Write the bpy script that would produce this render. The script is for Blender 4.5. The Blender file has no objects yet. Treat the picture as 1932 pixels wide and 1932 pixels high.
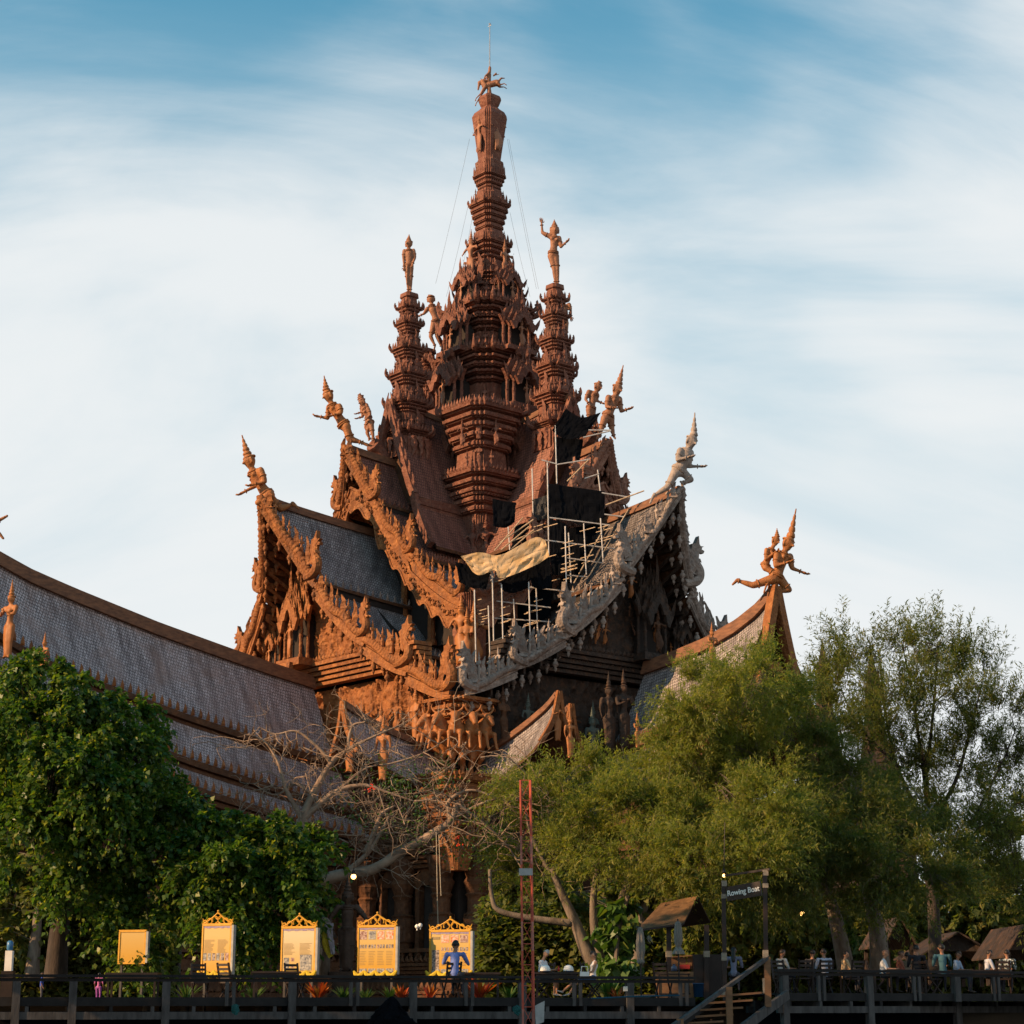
import bpy, math, random
import numpy as np
from mathutils import Vector, Matrix, Quaternion
random.seed(7); RNG = np.random.default_rng(7)
PI = math.pi; R = math.radians
scene = bpy.context.scene
COL = scene.collection

# ------------------------------------------------------------ camera, sky, sun, exposure
EYE = 1.5
PITCH = R(14.4); FPX = 3630.0
cam_d = bpy.data.cameras.new('camera'); cam = bpy.data.objects.new('camera', cam_d); COL.objects.link(cam)
cam.location = (0, 0, EYE); cam.rotation_euler = (PI/2 + PITCH, 0, 0)
cam_d.sensor_width = 36; cam_d.sensor_fit = 'HORIZONTAL'
cam_d.angle = 2*math.atan(966/FPX); cam_d.clip_start = 0.5; cam_d.clip_end = 6000
scene.camera = cam

SUN_EL = R(24); SUN_AZ = R(22)          # low sun on the left, a little on the viewer's side
SUN_V = Vector((-math.cos(SUN_EL)*math.cos(SUN_AZ), -math.cos(SUN_EL)*math.sin(SUN_AZ), math.sin(SUN_EL)))
world = bpy.data.worlds.new('World'); scene.world = world; world.use_nodes = True
def build_world():
    nt = world.node_tree; N = nt.nodes; Lk = nt.links; N.clear()
    out = N.new('ShaderNodeOutputWorld'); bg = N.new('ShaderNodeBackground'); bg.inputs[1].default_value = 0.105
    sky = N.new('ShaderNodeTexSky'); sky.sky_type = 'NISHITA'; sky.sun_disc = False
    sky.sun_elevation = SUN_EL; sky.sun_rotation = math.atan2(SUN_V.x, SUN_V.y); sky.air_density = 1.0; sky.dust_density = 0.6; sky.ozone_density = 2.5
    tc = N.new('ShaderNodeTexCoord'); sep = N.new('ShaderNodeSeparateXYZ'); Lk.new(tc.outputs['Generated'], sep.inputs[0])
    def math_(op, a, b=None, c=None):
        n = N.new('ShaderNodeMath'); n.operation = op
        for i, q in enumerate((a, b, c)):
            if q is None: continue
            if isinstance(q, (int, float)): n.inputs[i].default_value = q
            else: Lk.new(q, n.inputs[i])
        return n.outputs[0]
    zz = math_('MAXIMUM', sep.outputs[2], 0.0)
    den = math_('ADD', zz, 0.9)
    px = math_('DIVIDE', sep.outputs[0], den); py = math_('DIVIDE', sep.outputs[1], den)
    cmb = N.new('ShaderNodeCombineXYZ'); Lk.new(px, cmb.inputs[0]); Lk.new(py, cmb.inputs[1])
    def noise(scale, detail, dist, rot, sc, loc=(0,0,0)):
        mp = N.new('ShaderNodeMapping'); mp.inputs['Rotation'].default_value = (0, 0, rot); mp.inputs['Scale'].default_value = sc; mp.inputs['Location'].default_value = loc
        Lk.new(cmb.outputs[0], mp.inputs[0])
        n = N.new('ShaderNodeTexNoise'); n.inputs['Scale'].default_value = scale; n.inputs['Detail'].default_value = detail; n.inputs['Distortion'].default_value = dist; n.inputs['Roughness'].default_value = .56
        Lk.new(mp.outputs[0], n.inputs['Vector']); return n.outputs[0]
    big = noise(2.3, 3, .5, R(35), (1.0, 1.5, 1), (1.2, 7.1, 0))
    wisp = noise(4.6, 8, .9, R(48), (.55, 1.6, 1), (4.4, 3.3, 0))
    fine = noise(14, 8, .5, R(44), (.5, 1.5, 1), (2.0, .7, 0))
    s = math_('MULTIPLY_ADD', big, 1.5, math_('MULTIPLY', wisp, 0.9)); s = math_('MULTIPLY_ADD', fine, 0.25, s)
    s = math_('MULTIPLY_ADD', zz, -.85, s)          # thinner cloud higher up
    def rng_(v, a, b, c, d, smooth=True):
        mr = N.new('ShaderNodeMapRange')
        if smooth: mr.interpolation_type = 'SMOOTHSTEP'
        for i_, q in enumerate((a, b, c, d)): mr.inputs[i_+1].default_value = q
        Lk.new(v, mr.inputs[0]); return mr.outputs[0]
    cloud = rng_(s, .70, 1.14, 0, .92)
    haze = rng_(zz, .27, .54, .97, .0, False)
    tint = N.new('ShaderNodeMix'); tint.data_type = 'RGBA'; tint.blend_type = 'MULTIPLY'; tint.inputs[0].default_value = 1
    Lk.new(sky.outputs[0], tint.inputs[6]); tint.inputs[7].default_value = (.03, .95, .95, 1)
    hcol = N.new('ShaderNodeMix'); hcol.data_type = 'RGBA'; Lk.new(rng_(zz, .10, .42, 0, 1), hcol.inputs[0]); hcol.inputs[6].default_value = (4.2, 4.75, 5.05, 1); hcol.inputs[7].default_value = (3.3, 4.15, 4.55, 1)
    base = N.new('ShaderNodeMix'); base.data_type = 'RGBA'; Lk.new(haze, base.inputs[0]); Lk.new(tint.outputs[2], base.inputs[6]); Lk.new(hcol.outputs[2], base.inputs[7])
    mx = N.new('ShaderNodeMix'); mx.data_type = 'RGBA'; Lk.new(cloud, mx.inputs[0]); Lk.new(base.outputs[2], mx.inputs[6]); mx.inputs[7].default_value = (5.15, 5.3, 5.35, 1)
    Lk.new(mx.outputs[2], bg.inputs[0]); Lk.new(bg.outputs[0], out.inputs[0])
build_world()
sun_d = bpy.data.lights.new('sun', 'SUN'); sun = bpy.data.objects.new('sun', sun_d); COL.objects.link(sun)
sun_d.energy = 5.0; sun_d.angle = R(0.5); sun_d.color = (1.0, .62, .33)
sun.rotation_euler = SUN_V.to_track_quat('Z', 'Y').to_euler(); sun.location = (-60, 20, 60)
vs = scene.view_settings; vs.view_transform = 'Standard'; vs.look = 'None'; vs.exposure = 0.68; vs.gamma = 1.0
try: vs.use_curve_mapping = False
except Exception: pass
try: scene.display_settings.display_device = 'sRGB'
except Exception: pass
scene.cycles.max_bounces = 4; scene.cycles.diffuse_bounces = 3; scene.cycles.transparent_max_bounces = 8

# ------------------------------------------------------------ geometry helpers
def ray(x, y):
    u = (x-966)/FPX; v = (966-y)/FPX; S, C = math.sin(PITCH), math.cos(PITCH)
    return Vector((u, C - v*S, S + v*C))
def W(x, y, Y):
    """world point at depth Y on the sight line of a photo position (1932-unit grid)"""
    d = ray(x, y); k = Y/d.y
    return Vector((d.x*k, Y, EYE + d.z*k))
def mpp(Y): return Y/FPX/0.985

class MB:
    def __init__(s): s.v = []; s.f = []; s.m = []; s.uv = None
    def add(s, V, F, mi=0, M=None):
        b = len(s.v)
        if M is not None: V = [tuple(M @ Vector(p)) for p in V]
        s.v.extend([tuple(p) for p in V]); s.f.extend([tuple(i+b for i in q) for q in F]); s.m.extend([mi]*len(F))
        return s
    def box(s, c, d, rot=0, mi=0, M=None):
        x, y, z = d[0]/2, d[1]/2, d[2]/2
        V = [(-x,-y,-z),(x,-y,-z),(x,y,-z),(-x,y,-z),(-x,-y,z),(x,-y,z),(x,y,z),(-x,y,z)]
        Q = Matrix.Translation(c) @ Matrix.Rotation(rot, 4, 'Z')
        if M is not None: Q = M @ Q
        return s.add(V, [(3,2,1,0),(4,5,6,7),(0,1,5,4),(1,2,6,5),(2,3,7,6),(3,0,4,7)], mi, Q)
    def beam(s, p, q, w, h=None, mi=0, up=(0,0,1)):
        p, q = Vector(p), Vector(q); h = w if h is None else h
        d = (q-p); L = d.length
        if L < 1e-6: return s
        d.normalize(); up = Vector(up)
        if abs(d.dot(up)) > .98: up = Vector((0,1,0))
        a = d.cross(up).normalized(); b = a.cross(d)
        M = Matrix(((a.x,d.x,b.x,(p.x+q.x)/2),(a.y,d.y,b.y,(p.y+q.y)/2),(a.z,d.z,b.z,(p.z+q.z)/2),(0,0,0,1)))
        return s.box((0,0,0), (w, L, h), 0, mi, M)
    def tube(s, pts, rad, n=6, mi=0, cap=True):
        pts = [Vector(p) for p in pts]; k = len(pts)
        if not hasattr(rad, '__len__'): rad = [rad]*k
        V = []; F = []; prev = None
        for i, p in enumerate(pts):
            t = (pts[min(i+1,k-1)] - pts[max(i-1,0)])
            if t.length < 1e-9: t = Vector((0,0,1))
            t.normalize()
            if prev is None: a = t.orthogonal().normalized()
            else:
                a = prev - t*prev.dot(t)
                a = a.normalized() if a.length > 1e-6 else t.orthogonal().normalized()
            prev = a; b = t.cross(a)
            for j in range(n):
                w = 2*PI*j/n; V.append(p + (a*math.cos(w) + b*math.sin(w))*rad[i])
        for i in range(k-1):
            for j in range(n):
                j2 = (j+1) % n; F.append((i*n+j, i*n+j2, (i+1)*n+j2, (i+1)*n+j))
        if cap: F.append(tuple(reversed(range(n)))); F.append(tuple(range((k-1)*n, k*n)))
        return s.add(V, F, mi)
    def lathe(s, prof, poly, c=(0,0,0), mi=0, M=None, cap=True):
        """prof [(r,z)], poly unit outline (list of xy, ccw) or an int for a circle"""
        if isinstance(poly, int): poly = [(math.cos(2*PI*i/poly), math.sin(2*PI*i/poly)) for i in range(poly)]
        n = len(poly); V = []; F = []
        for r, z in prof:
            for x, y in poly: V.append((c[0]+x*r, c[1]+y*r, c[2]+z))
        for i in range(len(prof)-1):
            for j in range(n):
                j2 = (j+1) % n; F.append((i*n+j, i*n+j2, (i+1)*n+j2, (i+1)*n+j))
        if cap: F.append(tuple(reversed(range(n)))); F.append(tuple(range((len(prof)-1)*n, len(prof)*n)))
        return s.add(V, F, mi, M)
    def ball(s, c, r, n=8, mi=0, sc=(1,1,1)):
        V = []; F = []; m = max(4, n//2+1)
        for i in range(m+1):
            t = PI*i/m
            for j in range(n):
                w = 2*PI*j/n; V.append((c[0]+r*sc[0]*math.sin(t)*math.cos(w), c[1]+r*sc[1]*math.sin(t)*math.sin(w), c[2]-r*sc[2]*math.cos(t)))
        for i in range(m):
            for j in range(n):
                j2 = (j+1) % n; F.append((i*n+j, i*n+j2, (i+1)*n+j2, (i+1)*n+j))
        return s.add(V, F, mi)
    def caps(s, p, r0, q, r1, n=8, mi=0):
        """closed tapered capsule"""
        p, q = Vector(p), Vector(q); d = q-p; L = d.length
        d = d/L if L > 1e-6 else Vector((0,0,1))
        pts = []; rad = []
        for t in (-1, -.7, 0): pts.append(p + d*r0*t); rad.append(max(r0*math.sqrt(max(0, 1-t*t)), r0*.02))
        for t in (0, .7, 1): pts.append(q + d*r1*t); rad.append(max(r1*math.sqrt(max(0, 1-t*t)), r1*.02))
        return s.tube(pts, rad, n, mi)
    def prism(s, outline, th, M=None, mi=0):
        """outline in local xz, thickness along y"""
        n = len(outline)
        V = [(x, -th/2, z) for x, z in outline] + [(x, th/2, z) for x, z in outline]
        F = [tuple(range(n)), tuple(reversed(range(n, 2*n)))] + [((i+1) % n, i, n+i, n+(i+1) % n) for i in range(n)]
        return s.add(V, F, mi, M)
    def grid(s, P, mi=0, thick=None):
        """P[i][j] points -> sheet of quads"""
        a, b = len(P), len(P[0]); V = [p for row in P for p in row]
        F = [(i*b+j, i*b+j+1, (i+1)*b+j+1, (i+1)*b+j) for i in range(a-1) for j in range(b-1)]
        return s.add(V, F, mi)
    def mesh(s, name, mats, smooth=False):
        me = bpy.data.meshes.new(name); me.from_pydata(s.v, [], s.f)
        for m in (mats if isinstance(mats, (list, tuple)) else [mats]): me.materials.append(m)
        if any(s.m): me.polygons.foreach_set('material_index', s.m)
        if smooth: me.polygons.foreach_set('use_smooth', [True]*len(s.f))
        if s.uv:
            l = me.uv_layers.new(name='UVMap'); idx = np.empty(len(me.loops), dtype=np.int32); me.loops.foreach_get('vertex_index', idx)
            l.data.foreach_set('uv', np.asarray(s.uv, dtype=np.float32)[idx].ravel())
        me.validate(clean_customdata=False); me.update(); return me
    def obj(s, name, mats, parent=None, smooth=False):
        return link(name, s.mesh(name, mats, smooth), parent)

def link(name, me, parent=None, loc=None, rot=None, sc=None):
    o = bpy.data.objects.new(name, me); COL.objects.link(o)
    if parent is not None: o.parent = parent
    if loc is not None: o.location = loc
    if rot is not None: o.rotation_euler = rot
    if sc is not None: o.scale = sc if hasattr(sc, '__len__') else (sc, sc, sc)
    return o
def tag(o, label, cat, group=None):
    o['label'] = label; o['category'] = cat
    if group: o['group'] = group
    return o
def thing(name, label, cat, loc=(0,0,0), rz=0, group=None):
    return tag(link(name, None, None, loc, (0,0,rz)), label, cat, group)
def structure(o): o['kind'] = 'structure'; return o
def stuff(o): o['kind'] = 'stuff'; return o
def np_mesh(name, V, F, mats, midx=None, smooth=False):
    V = np.ascontiguousarray(V, dtype=np.float32); F = np.ascontiguousarray(F, dtype=np.int32); k = F.shape[1]
    me = bpy.data.meshes.new(name); me.vertices.add(len(V)); me.vertices.foreach_set('co', V.ravel())
    me.loops.add(F.size); me.loops.foreach_set('vertex_index', F.ravel())
    me.polygons.add(len(F)); me.polygons.foreach_set('loop_start', np.arange(0, F.size, k, dtype=np.int32))
    for m in (mats if isinstance(mats, (list, tuple)) else [mats]): me.materials.append(m)
    if midx is not None: me.polygons.foreach_set('material_index', np.asarray(midx, dtype=np.int32))
    if smooth: me.polygons.foreach_set('use_smooth', np.ones(len(F), dtype=bool))
    me.update(calc_edges=True); return me
def smoothpath(pts, n=6):
    """Catmull-Rom through points"""
    P = [Vector(p) for p in pts]; out = []
    for i in range(len(P)-1):
        p0, p1, p2, p3 = P[max(i-1,0)], P[i], P[i+1], P[min(i+2, len(P)-1)]
        for k in range(n):
            t = k/n; out.append(.5*((2*p1) + (p2-p0)*t + (2*p0-5*p1+4*p2-p3)*t*t + (3*p1-p0-3*p2+p3)*t**3))
    out.append(P[-1]); return out
def lerpr(rs, n=6):
    out = []
    for i in range(len(rs)-1):
        for k in range(n): out.append(rs[i] + (rs[i+1]-rs[i])*k/n)
    out.append(rs[-1]); return out

# ------------------------------------------------------------ materials
MATS = {}
def nodes(name):
    m = bpy.data.materials.new(name); m.use_nodes = True; MATS[name] = m
    nt = m.node_tree; return m, nt, nt.nodes, nt.links, nt.nodes['Principled BSDF']
def ramp2(N, Lk, fac, c1, c2, lo=.35, hi=.65):
    r = N.new('ShaderNodeValToRGB'); r.color_ramp.elements[0].position = lo; r.color_ramp.elements[1].position = hi
    r.color_ramp.elements[0].color = (*c1, 1); r.color_ramp.elements[1].color = (*c2, 1); Lk.new(fac, r.inputs[0]); return r.outputs[0]
def noise_tex(N, Lk, vec, scale, detail=4, rough=.55, dist=0):
    n = N.new('ShaderNodeTexNoise'); n.inputs['Scale'].default_value = scale; n.inputs['Detail'].default_value = detail; n.inputs['Roughness'].default_value = rough; n.inputs['Distortion'].default_value = dist
    if vec is not None: Lk.new(vec, n.inputs['Vector'])
    return n.outputs[0]
def mixc(N, Lk, fac, a, b, mode='MIX'):
    n = N.new('ShaderNodeMix'); n.data_type = 'RGBA'; n.blend_type = mode
    for i, q in ((0, fac), (6, a), (7, b)):
        if isinstance(q, (int, float)): n.inputs[i].default_value = q
        elif isinstance(q, tuple): n.inputs[i].default_value = (*q, 1) if len(q) == 3 else q
        else: Lk.new(q, n.inputs[i])
    return n.outputs[2]
def bump(N, Lk, bsdf, h, strength, dist):
    b = N.new('ShaderNodeBump'); b.inputs['Strength'].default_value = strength; b.inputs['Distance'].default_value = dist
    Lk.new(h, b.inputs['Height']); Lk.new(b.outputs[0], bsdf.inputs['Normal'])
def plain(name, c1, c2=None, scale=3, rough=.7, bmp=.2, bdist=.02, spec=.3, stretch=None, emit=None, metal=0, detail=5):
    m, nt, N, Lk, b = nodes(name); c2 = c2 or tuple(q*.6 for q in c1)
    tc = N.new('ShaderNodeTexCoord'); vec = tc.outputs['Object']
    if stretch:
        mp = N.new('ShaderNodeMapping'); mp.inputs['Scale'].default_value = stretch; Lk.new(vec, mp.inputs[0]); vec = mp.outputs[0]
    n1 = noise_tex(N, Lk, vec, scale, detail, .6)
    Lk.new(ramp2(N, Lk, n1, c1, c2), b.inputs['Base Color'])
    b.inputs['Roughness'].default_value = rough; b.inputs['Specular IOR Level'].default_value = spec; b.inputs['Metallic'].default_value = metal
    if bmp: bump(N, Lk, b, noise_tex(N, Lk, vec, scale*4, 4), bmp, bdist)
    if emit: b.inputs['Emission Color'].default_value = (*emit[0], 1); b.inputs['Emission Strength'].default_value = emit[1]
    return m
def carved(name, c1, c2, c3, carve=2.6, depth=.16, rough=.75, big=.16):
    """weathered carved teak: tone patches, grain streaks, carving relief"""
    m, nt, N, Lk, b = nodes(name); tc = N.new('ShaderNodeTexCoord'); vec = tc.outputs['Object']
    geo = N.new('ShaderNodeNewGeometry'); pos = geo.outputs['Position']
    n1 = noise_tex(N, Lk, pos, big, 4, .65); n2 = noise_tex(N, Lk, pos, 1.7, 4, .6); n3 = noise_tex(N, Lk, pos, 7, 2)
    c = ramp2(N, Lk, n1, c1, c2, .32, .68); d = ramp2(N, Lk, n2, (0,0,0), (1,1,1), .48, .72)
    c = mixc(N, Lk, d, c, c3)
    mp = N.new('ShaderNodeMapping'); mp.inputs['Scale'].default_value = (1.1, 1.1, .16); Lk.new(pos, mp.inputs[0]); st_ = ramp2(N, Lk, noise_tex(N, Lk, mp.outputs[0], 1.3, 4, .65), (0,0,0), (.5,.5,.5), .52, .72); g_ = sum(c2)/3; c = mixc(N, Lk, st_, c, (g_*.62, g_*.52, g_*.46))
    c = mixc(N, Lk, .35, c, ramp2(N, Lk, n3, (.55,.5,.48), (1.25,1.25,1.2), .3, .7), 'MULTIPLY')
    Lk.new(c, b.inputs['Base Color']); b.inputs['Roughness'].default_value = rough; b.inputs['Specular IOR Level'].default_value = .25
    v = N.new('ShaderNodeTexVoronoi'); v.feature = 'F1'; v.inputs['Scale'].default_value = carve
    Lk.new(pos, v.inputs['Vector'])
    a = N.new('ShaderNodeMath'); a.operation = 'MULTIPLY_ADD'; a.inputs[1].default_value = .5; Lk.new(noise_tex(N, Lk, pos, carve*2.2, 1, .6, 0), a.inputs[0]); Lk.new(v.outputs['Distance'], a.inputs[2])
    bump(N, Lk, b, a.outputs[0], .8, depth); return m
def shingle(name, c1, c2, cm, stain, row=.34, wid=.26, depth=.05, rough=.62, spec=.35):
    m, nt, N, Lk, b = nodes(name); tc = N.new('ShaderNodeTexCoord'); uv = tc.outputs['UV']
    wv = N.new('ShaderNodeTexNoise'); wv.inputs['Scale'].default_value = .9; wv.inputs['Detail'].default_value = 3; Lk.new(uv, wv.inputs['Vector']); vm = N.new('ShaderNodeVectorMath'); vm.operation = 'MULTIPLY_ADD'; vm.inputs[1].default_value = (.22, .34, 0); Lk.new(wv.outputs['Color'], vm.inputs[0]); Lk.new(uv, vm.inputs[2]); uv0 = uv; uv = vm.outputs[0]
    br = N.new('ShaderNodeTexBrick'); br.inputs['Scale'].default_value = 1; br.inputs['Brick Width'].default_value = wid; br.inputs['Row Height'].default_value = row
    br.inputs['Mortar Size'].default_value = .035; br.inputs['Mortar Smooth'].default_value = .3; br.inputs['Bias'].default_value = 0
    br.inputs['Color1'].default_value = (*c1, 1); br.inputs['Color2'].default_value = (*c2, 1); br.inputs['Mortar'].default_value = (*cm, 1)
    Lk.new(uv, br.inputs['Vector'])
    geo = N.new('ShaderNodeNewGeometry')
    n1 = noise_tex(N, Lk, geo.outputs['Position'], .22, 7, .68, .5); n2 = noise_tex(N, Lk, uv, 5, 3)
    c = mixc(N, Lk, ramp2(N, Lk, n1, (0,0,0), (1,1,1), .46, .68), br.outputs['Color'], stain)
    c = mixc(N, Lk, .6, c, ramp2(N, Lk, n2, (.5,.5,.5), (1.35,1.35,1.35), .3, .7), 'MULTIPLY')
    mp = N.new('ShaderNodeMapping'); mp.inputs['Scale'].default_value = (.9, .10, 1); Lk.new(uv, mp.inputs[0]); c = mixc(N, Lk, .75, c, ramp2(N, Lk, noise_tex(N, Lk, mp.outputs[0], 1.6, 5, .65), (.45,.42,.42), (1.2,1.2,1.2), .34, .58), 'MULTIPLY')
    Lk.new(c, b.inputs['Base Color']); b.inputs['Roughness'].default_value = rough; b.inputs['Specular IOR Level'].default_value = spec
    sp = N.new('ShaderNodeSeparateXYZ'); Lk.new(uv, sp.inputs[0])
    dv = N.new('ShaderNodeMath'); dv.operation = 'DIVIDE'; dv.inputs[1].default_value = row; Lk.new(sp.outputs[1], dv.inputs[0])
    fr = N.new('ShaderNodeMath'); fr.operation = 'FRACT'; Lk.new(dv.outputs[0], fr.inputs[0])
    iv = N.new('ShaderNodeMath'); iv.operation = 'SUBTRACT'; iv.inputs[0].default_value = 1; Lk.new(fr.outputs[0], iv.inputs[1])
    ad = N.new('ShaderNodeMath'); ad.operation = 'MULTIPLY_ADD'; ad.inputs[1].default_value = -.7; Lk.new(br.outputs['Fac'], ad.inputs[0]); Lk.new(iv.outputs[0], ad.inputs[2])
    bump(N, Lk, b, ad.outputs[0], 1.0, depth); return m
def leafmat(name, c1, c2, c3, trans=.35, rough=.5):
    m, nt, N, Lk, b = nodes(name)
    geo = N.new('ShaderNodeNewGeometry'); n1 = noise_tex(N, Lk, geo.outputs['Position'], .9, 5, .7)
    c = ramp2(N, Lk, n1, c1, c2, .35, .62)
    oi = geo.outputs['Random Per Island']; c = mixc(N, Lk, ramp2(N, Lk, oi, (0,0,0), (.85,.85,.85), .7, .98), c, c3)
    Lk.new(c, b.inputs['Base Color']); b.inputs['Roughness'].default_value = rough; b.inputs['Specular IOR Level'].default_value = .35
    t = N.new('ShaderNodeBsdfTranslucent'); Lk.new(mixc(N, Lk, 1.0, c, (1.5,1.6,.6), 'MULTIPLY'), t.inputs[0])
    mx = N.new('ShaderNodeMixShader'); mx.inputs[0].default_value = trans; Lk.new(b.outputs[0], mx.inputs[1]); Lk.new(t.outputs[0], mx.inputs[2])
    Lk.new(mx.outputs[0], N['Material Output'].inputs[0]); return m

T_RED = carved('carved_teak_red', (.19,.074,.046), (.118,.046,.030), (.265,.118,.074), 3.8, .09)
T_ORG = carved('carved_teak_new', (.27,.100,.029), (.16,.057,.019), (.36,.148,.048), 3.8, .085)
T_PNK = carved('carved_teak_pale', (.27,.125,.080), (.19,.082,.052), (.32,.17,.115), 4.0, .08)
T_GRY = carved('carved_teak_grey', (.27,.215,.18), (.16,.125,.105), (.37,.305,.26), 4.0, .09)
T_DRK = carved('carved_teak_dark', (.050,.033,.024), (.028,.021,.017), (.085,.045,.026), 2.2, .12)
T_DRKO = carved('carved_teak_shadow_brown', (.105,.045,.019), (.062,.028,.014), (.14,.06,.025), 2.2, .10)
S_RED = plain('statue_teak', (.33,.150,.078), (.20,.085,.045), 1.6, .6, .6, .10, detail=7)
S_ORG = plain('statue_teak_new', (.36,.140,.042), (.23,.082,.024), 1.6, .55, .6, .10, detail=7)
S_GRY = plain('statue_teak_grey', (.36,.295,.25), (.22,.175,.145), 1.6, .75, .6, .10, detail=7)
S_GRN = plain('statue_mossy', (.085,.10,.08), (.05,.058,.048), 1.4, .8, .5, .06)
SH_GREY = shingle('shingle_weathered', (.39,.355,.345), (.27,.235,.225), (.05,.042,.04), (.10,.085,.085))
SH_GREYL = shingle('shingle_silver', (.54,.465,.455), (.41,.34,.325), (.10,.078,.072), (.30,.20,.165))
SH_SHADED = shingle('shingle_weathered_shaded', (.19,.165,.155), (.12,.10,.092), (.035,.028,.025), (.07,.055,.05))  # darker copy of the weathered shingle, right roof's shade put into its colour
SH_RED = shingle('shingle_red', (.275,.118,.08), (.22,.09,.062), (.055,.022,.016), (.25,.105,.07), .34, .26, .04)
W_RIDGE = plain('ridge_teak', (.22,.098,.048), (.11,.05,.028), 1.5, .7, .3, .05, stretch=(1,1,3))
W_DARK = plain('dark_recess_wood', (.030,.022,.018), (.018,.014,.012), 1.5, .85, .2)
# ------------------------------------------------------------ figures: continuous bodies grown from tapered limbs
class Fig:
    def __init__(s): s.p = []; s.x = MB()
    def c(s, p, r0, q, r1, mi=0): s.p.append((Vector(p), r0, Vector(q), r1, mi)); return s
    def mesh(s, name, mats, voxel, it=2):
        mb = MB()
        for p, r0, q, r1, mi in s.p: mb.caps(p, r0, q, r1, 10)
        me = mb.mesh('tmp', []); o = bpy.data.objects.new('tmp', me); COL.objects.link(o)
        md = o.modifiers.new('r', 'REMESH'); md.mode = 'VOXEL'; md.voxel_size = voxel; md.use_smooth_shade = True
        sm = o.modifiers.new('s', 'SMOOTH'); sm.factor = .5; sm.iterations = it
        dg = bpy.context.evaluated_depsgraph_get(); ev = o.evaluated_get(dg); em = ev.to_mesh()
        nv = len(em.vertices); V = np.empty(nv*3, dtype=np.float32); em.vertices.foreach_get('co', V); V = V.reshape(-1, 3)
        nf = len(em.polygons); F = np.empty(nf*4, dtype=np.int32)
        ok = all(True for _ in ()) and len(em.loops) == nf*4
        if ok: em.loops.foreach_get('vertex_index', F); F = F.reshape(-1, 4)
        else: F = np.array([list(p.vertices)[:4] if len(p.vertices) >= 4 else list(p.vertices)+[p.vertices[-1]] for p in em.polygons], dtype=np.int32)
        ev.to_mesh_clear(); bpy.data.objects.remove(o); bpy.data.meshes.remove(me)
        C = V[F].mean(axis=1); best = np.full(len(C), 1e9); mi_ = np.zeros(len(C), dtype=np.int32)
        if len(set(q[4] for q in s.p)) > 1:
            for p, r0, q, r1, mi in s.p:
                a = np.array(p); d = np.array(q)-a; L2 = max(float(d@d), 1e-9); t = np.clip(((C-a)@d)/L2, 0, 1)
                dist = np.linalg.norm(C-(a+t[:, None]*d), axis=1) - (r0+(r1-r0)*t)
                k = dist < best; best[k] = dist[k]; mi_[k] = mi
        else: mi_[:] = s.p[0][4]
        if s.x.v:      # loose extra pieces rooted inside the body (fingers, crowns)
            b = len(V); V = np.vstack([V, np.array(s.x.v, dtype=np.float32)])
            X = []; XM = []
            for f, m in zip(s.x.f, s.x.m):
                if len(f) == 4: X.append(f); XM.append(m)
                else:
                    for k in range(1, len(f)-1): X.append((f[0], f[k], f[k+1], f[k+1])); XM.append(m)
            tri = [(f, m) for f, m in zip(X, XM)]
            q4 = [f for f, m in tri if len(set(f)) == 4]; m4 = [m for f, m in tri if len(set(f)) == 4]
            t3 = [f[:3] for f, m in tri if len(set(f)) == 3]; m3 = [m for f, m in tri if len(set(f)) == 3]
            me = bpy.data.meshes.new(name)
            faces = [tuple(f) for f in F.tolist()] + [tuple(i+b for i in f) for f in q4] + [tuple(i+b for i in f) for f in t3]
            me.from_pydata([tuple(v) for v in V.tolist()], [], faces)
            for m in (mats if isinstance(mats, (list, tuple)) else [mats]): me.materials.append(m)
            me.polygons.foreach_set('material_index', list(mi_) + m4 + m3); me.polygons.foreach_set('use_smooth', [True]*len(faces))
            me.validate(); me.update(); return me
        return np_mesh(name, V, F, mats, mi_, True)

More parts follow.
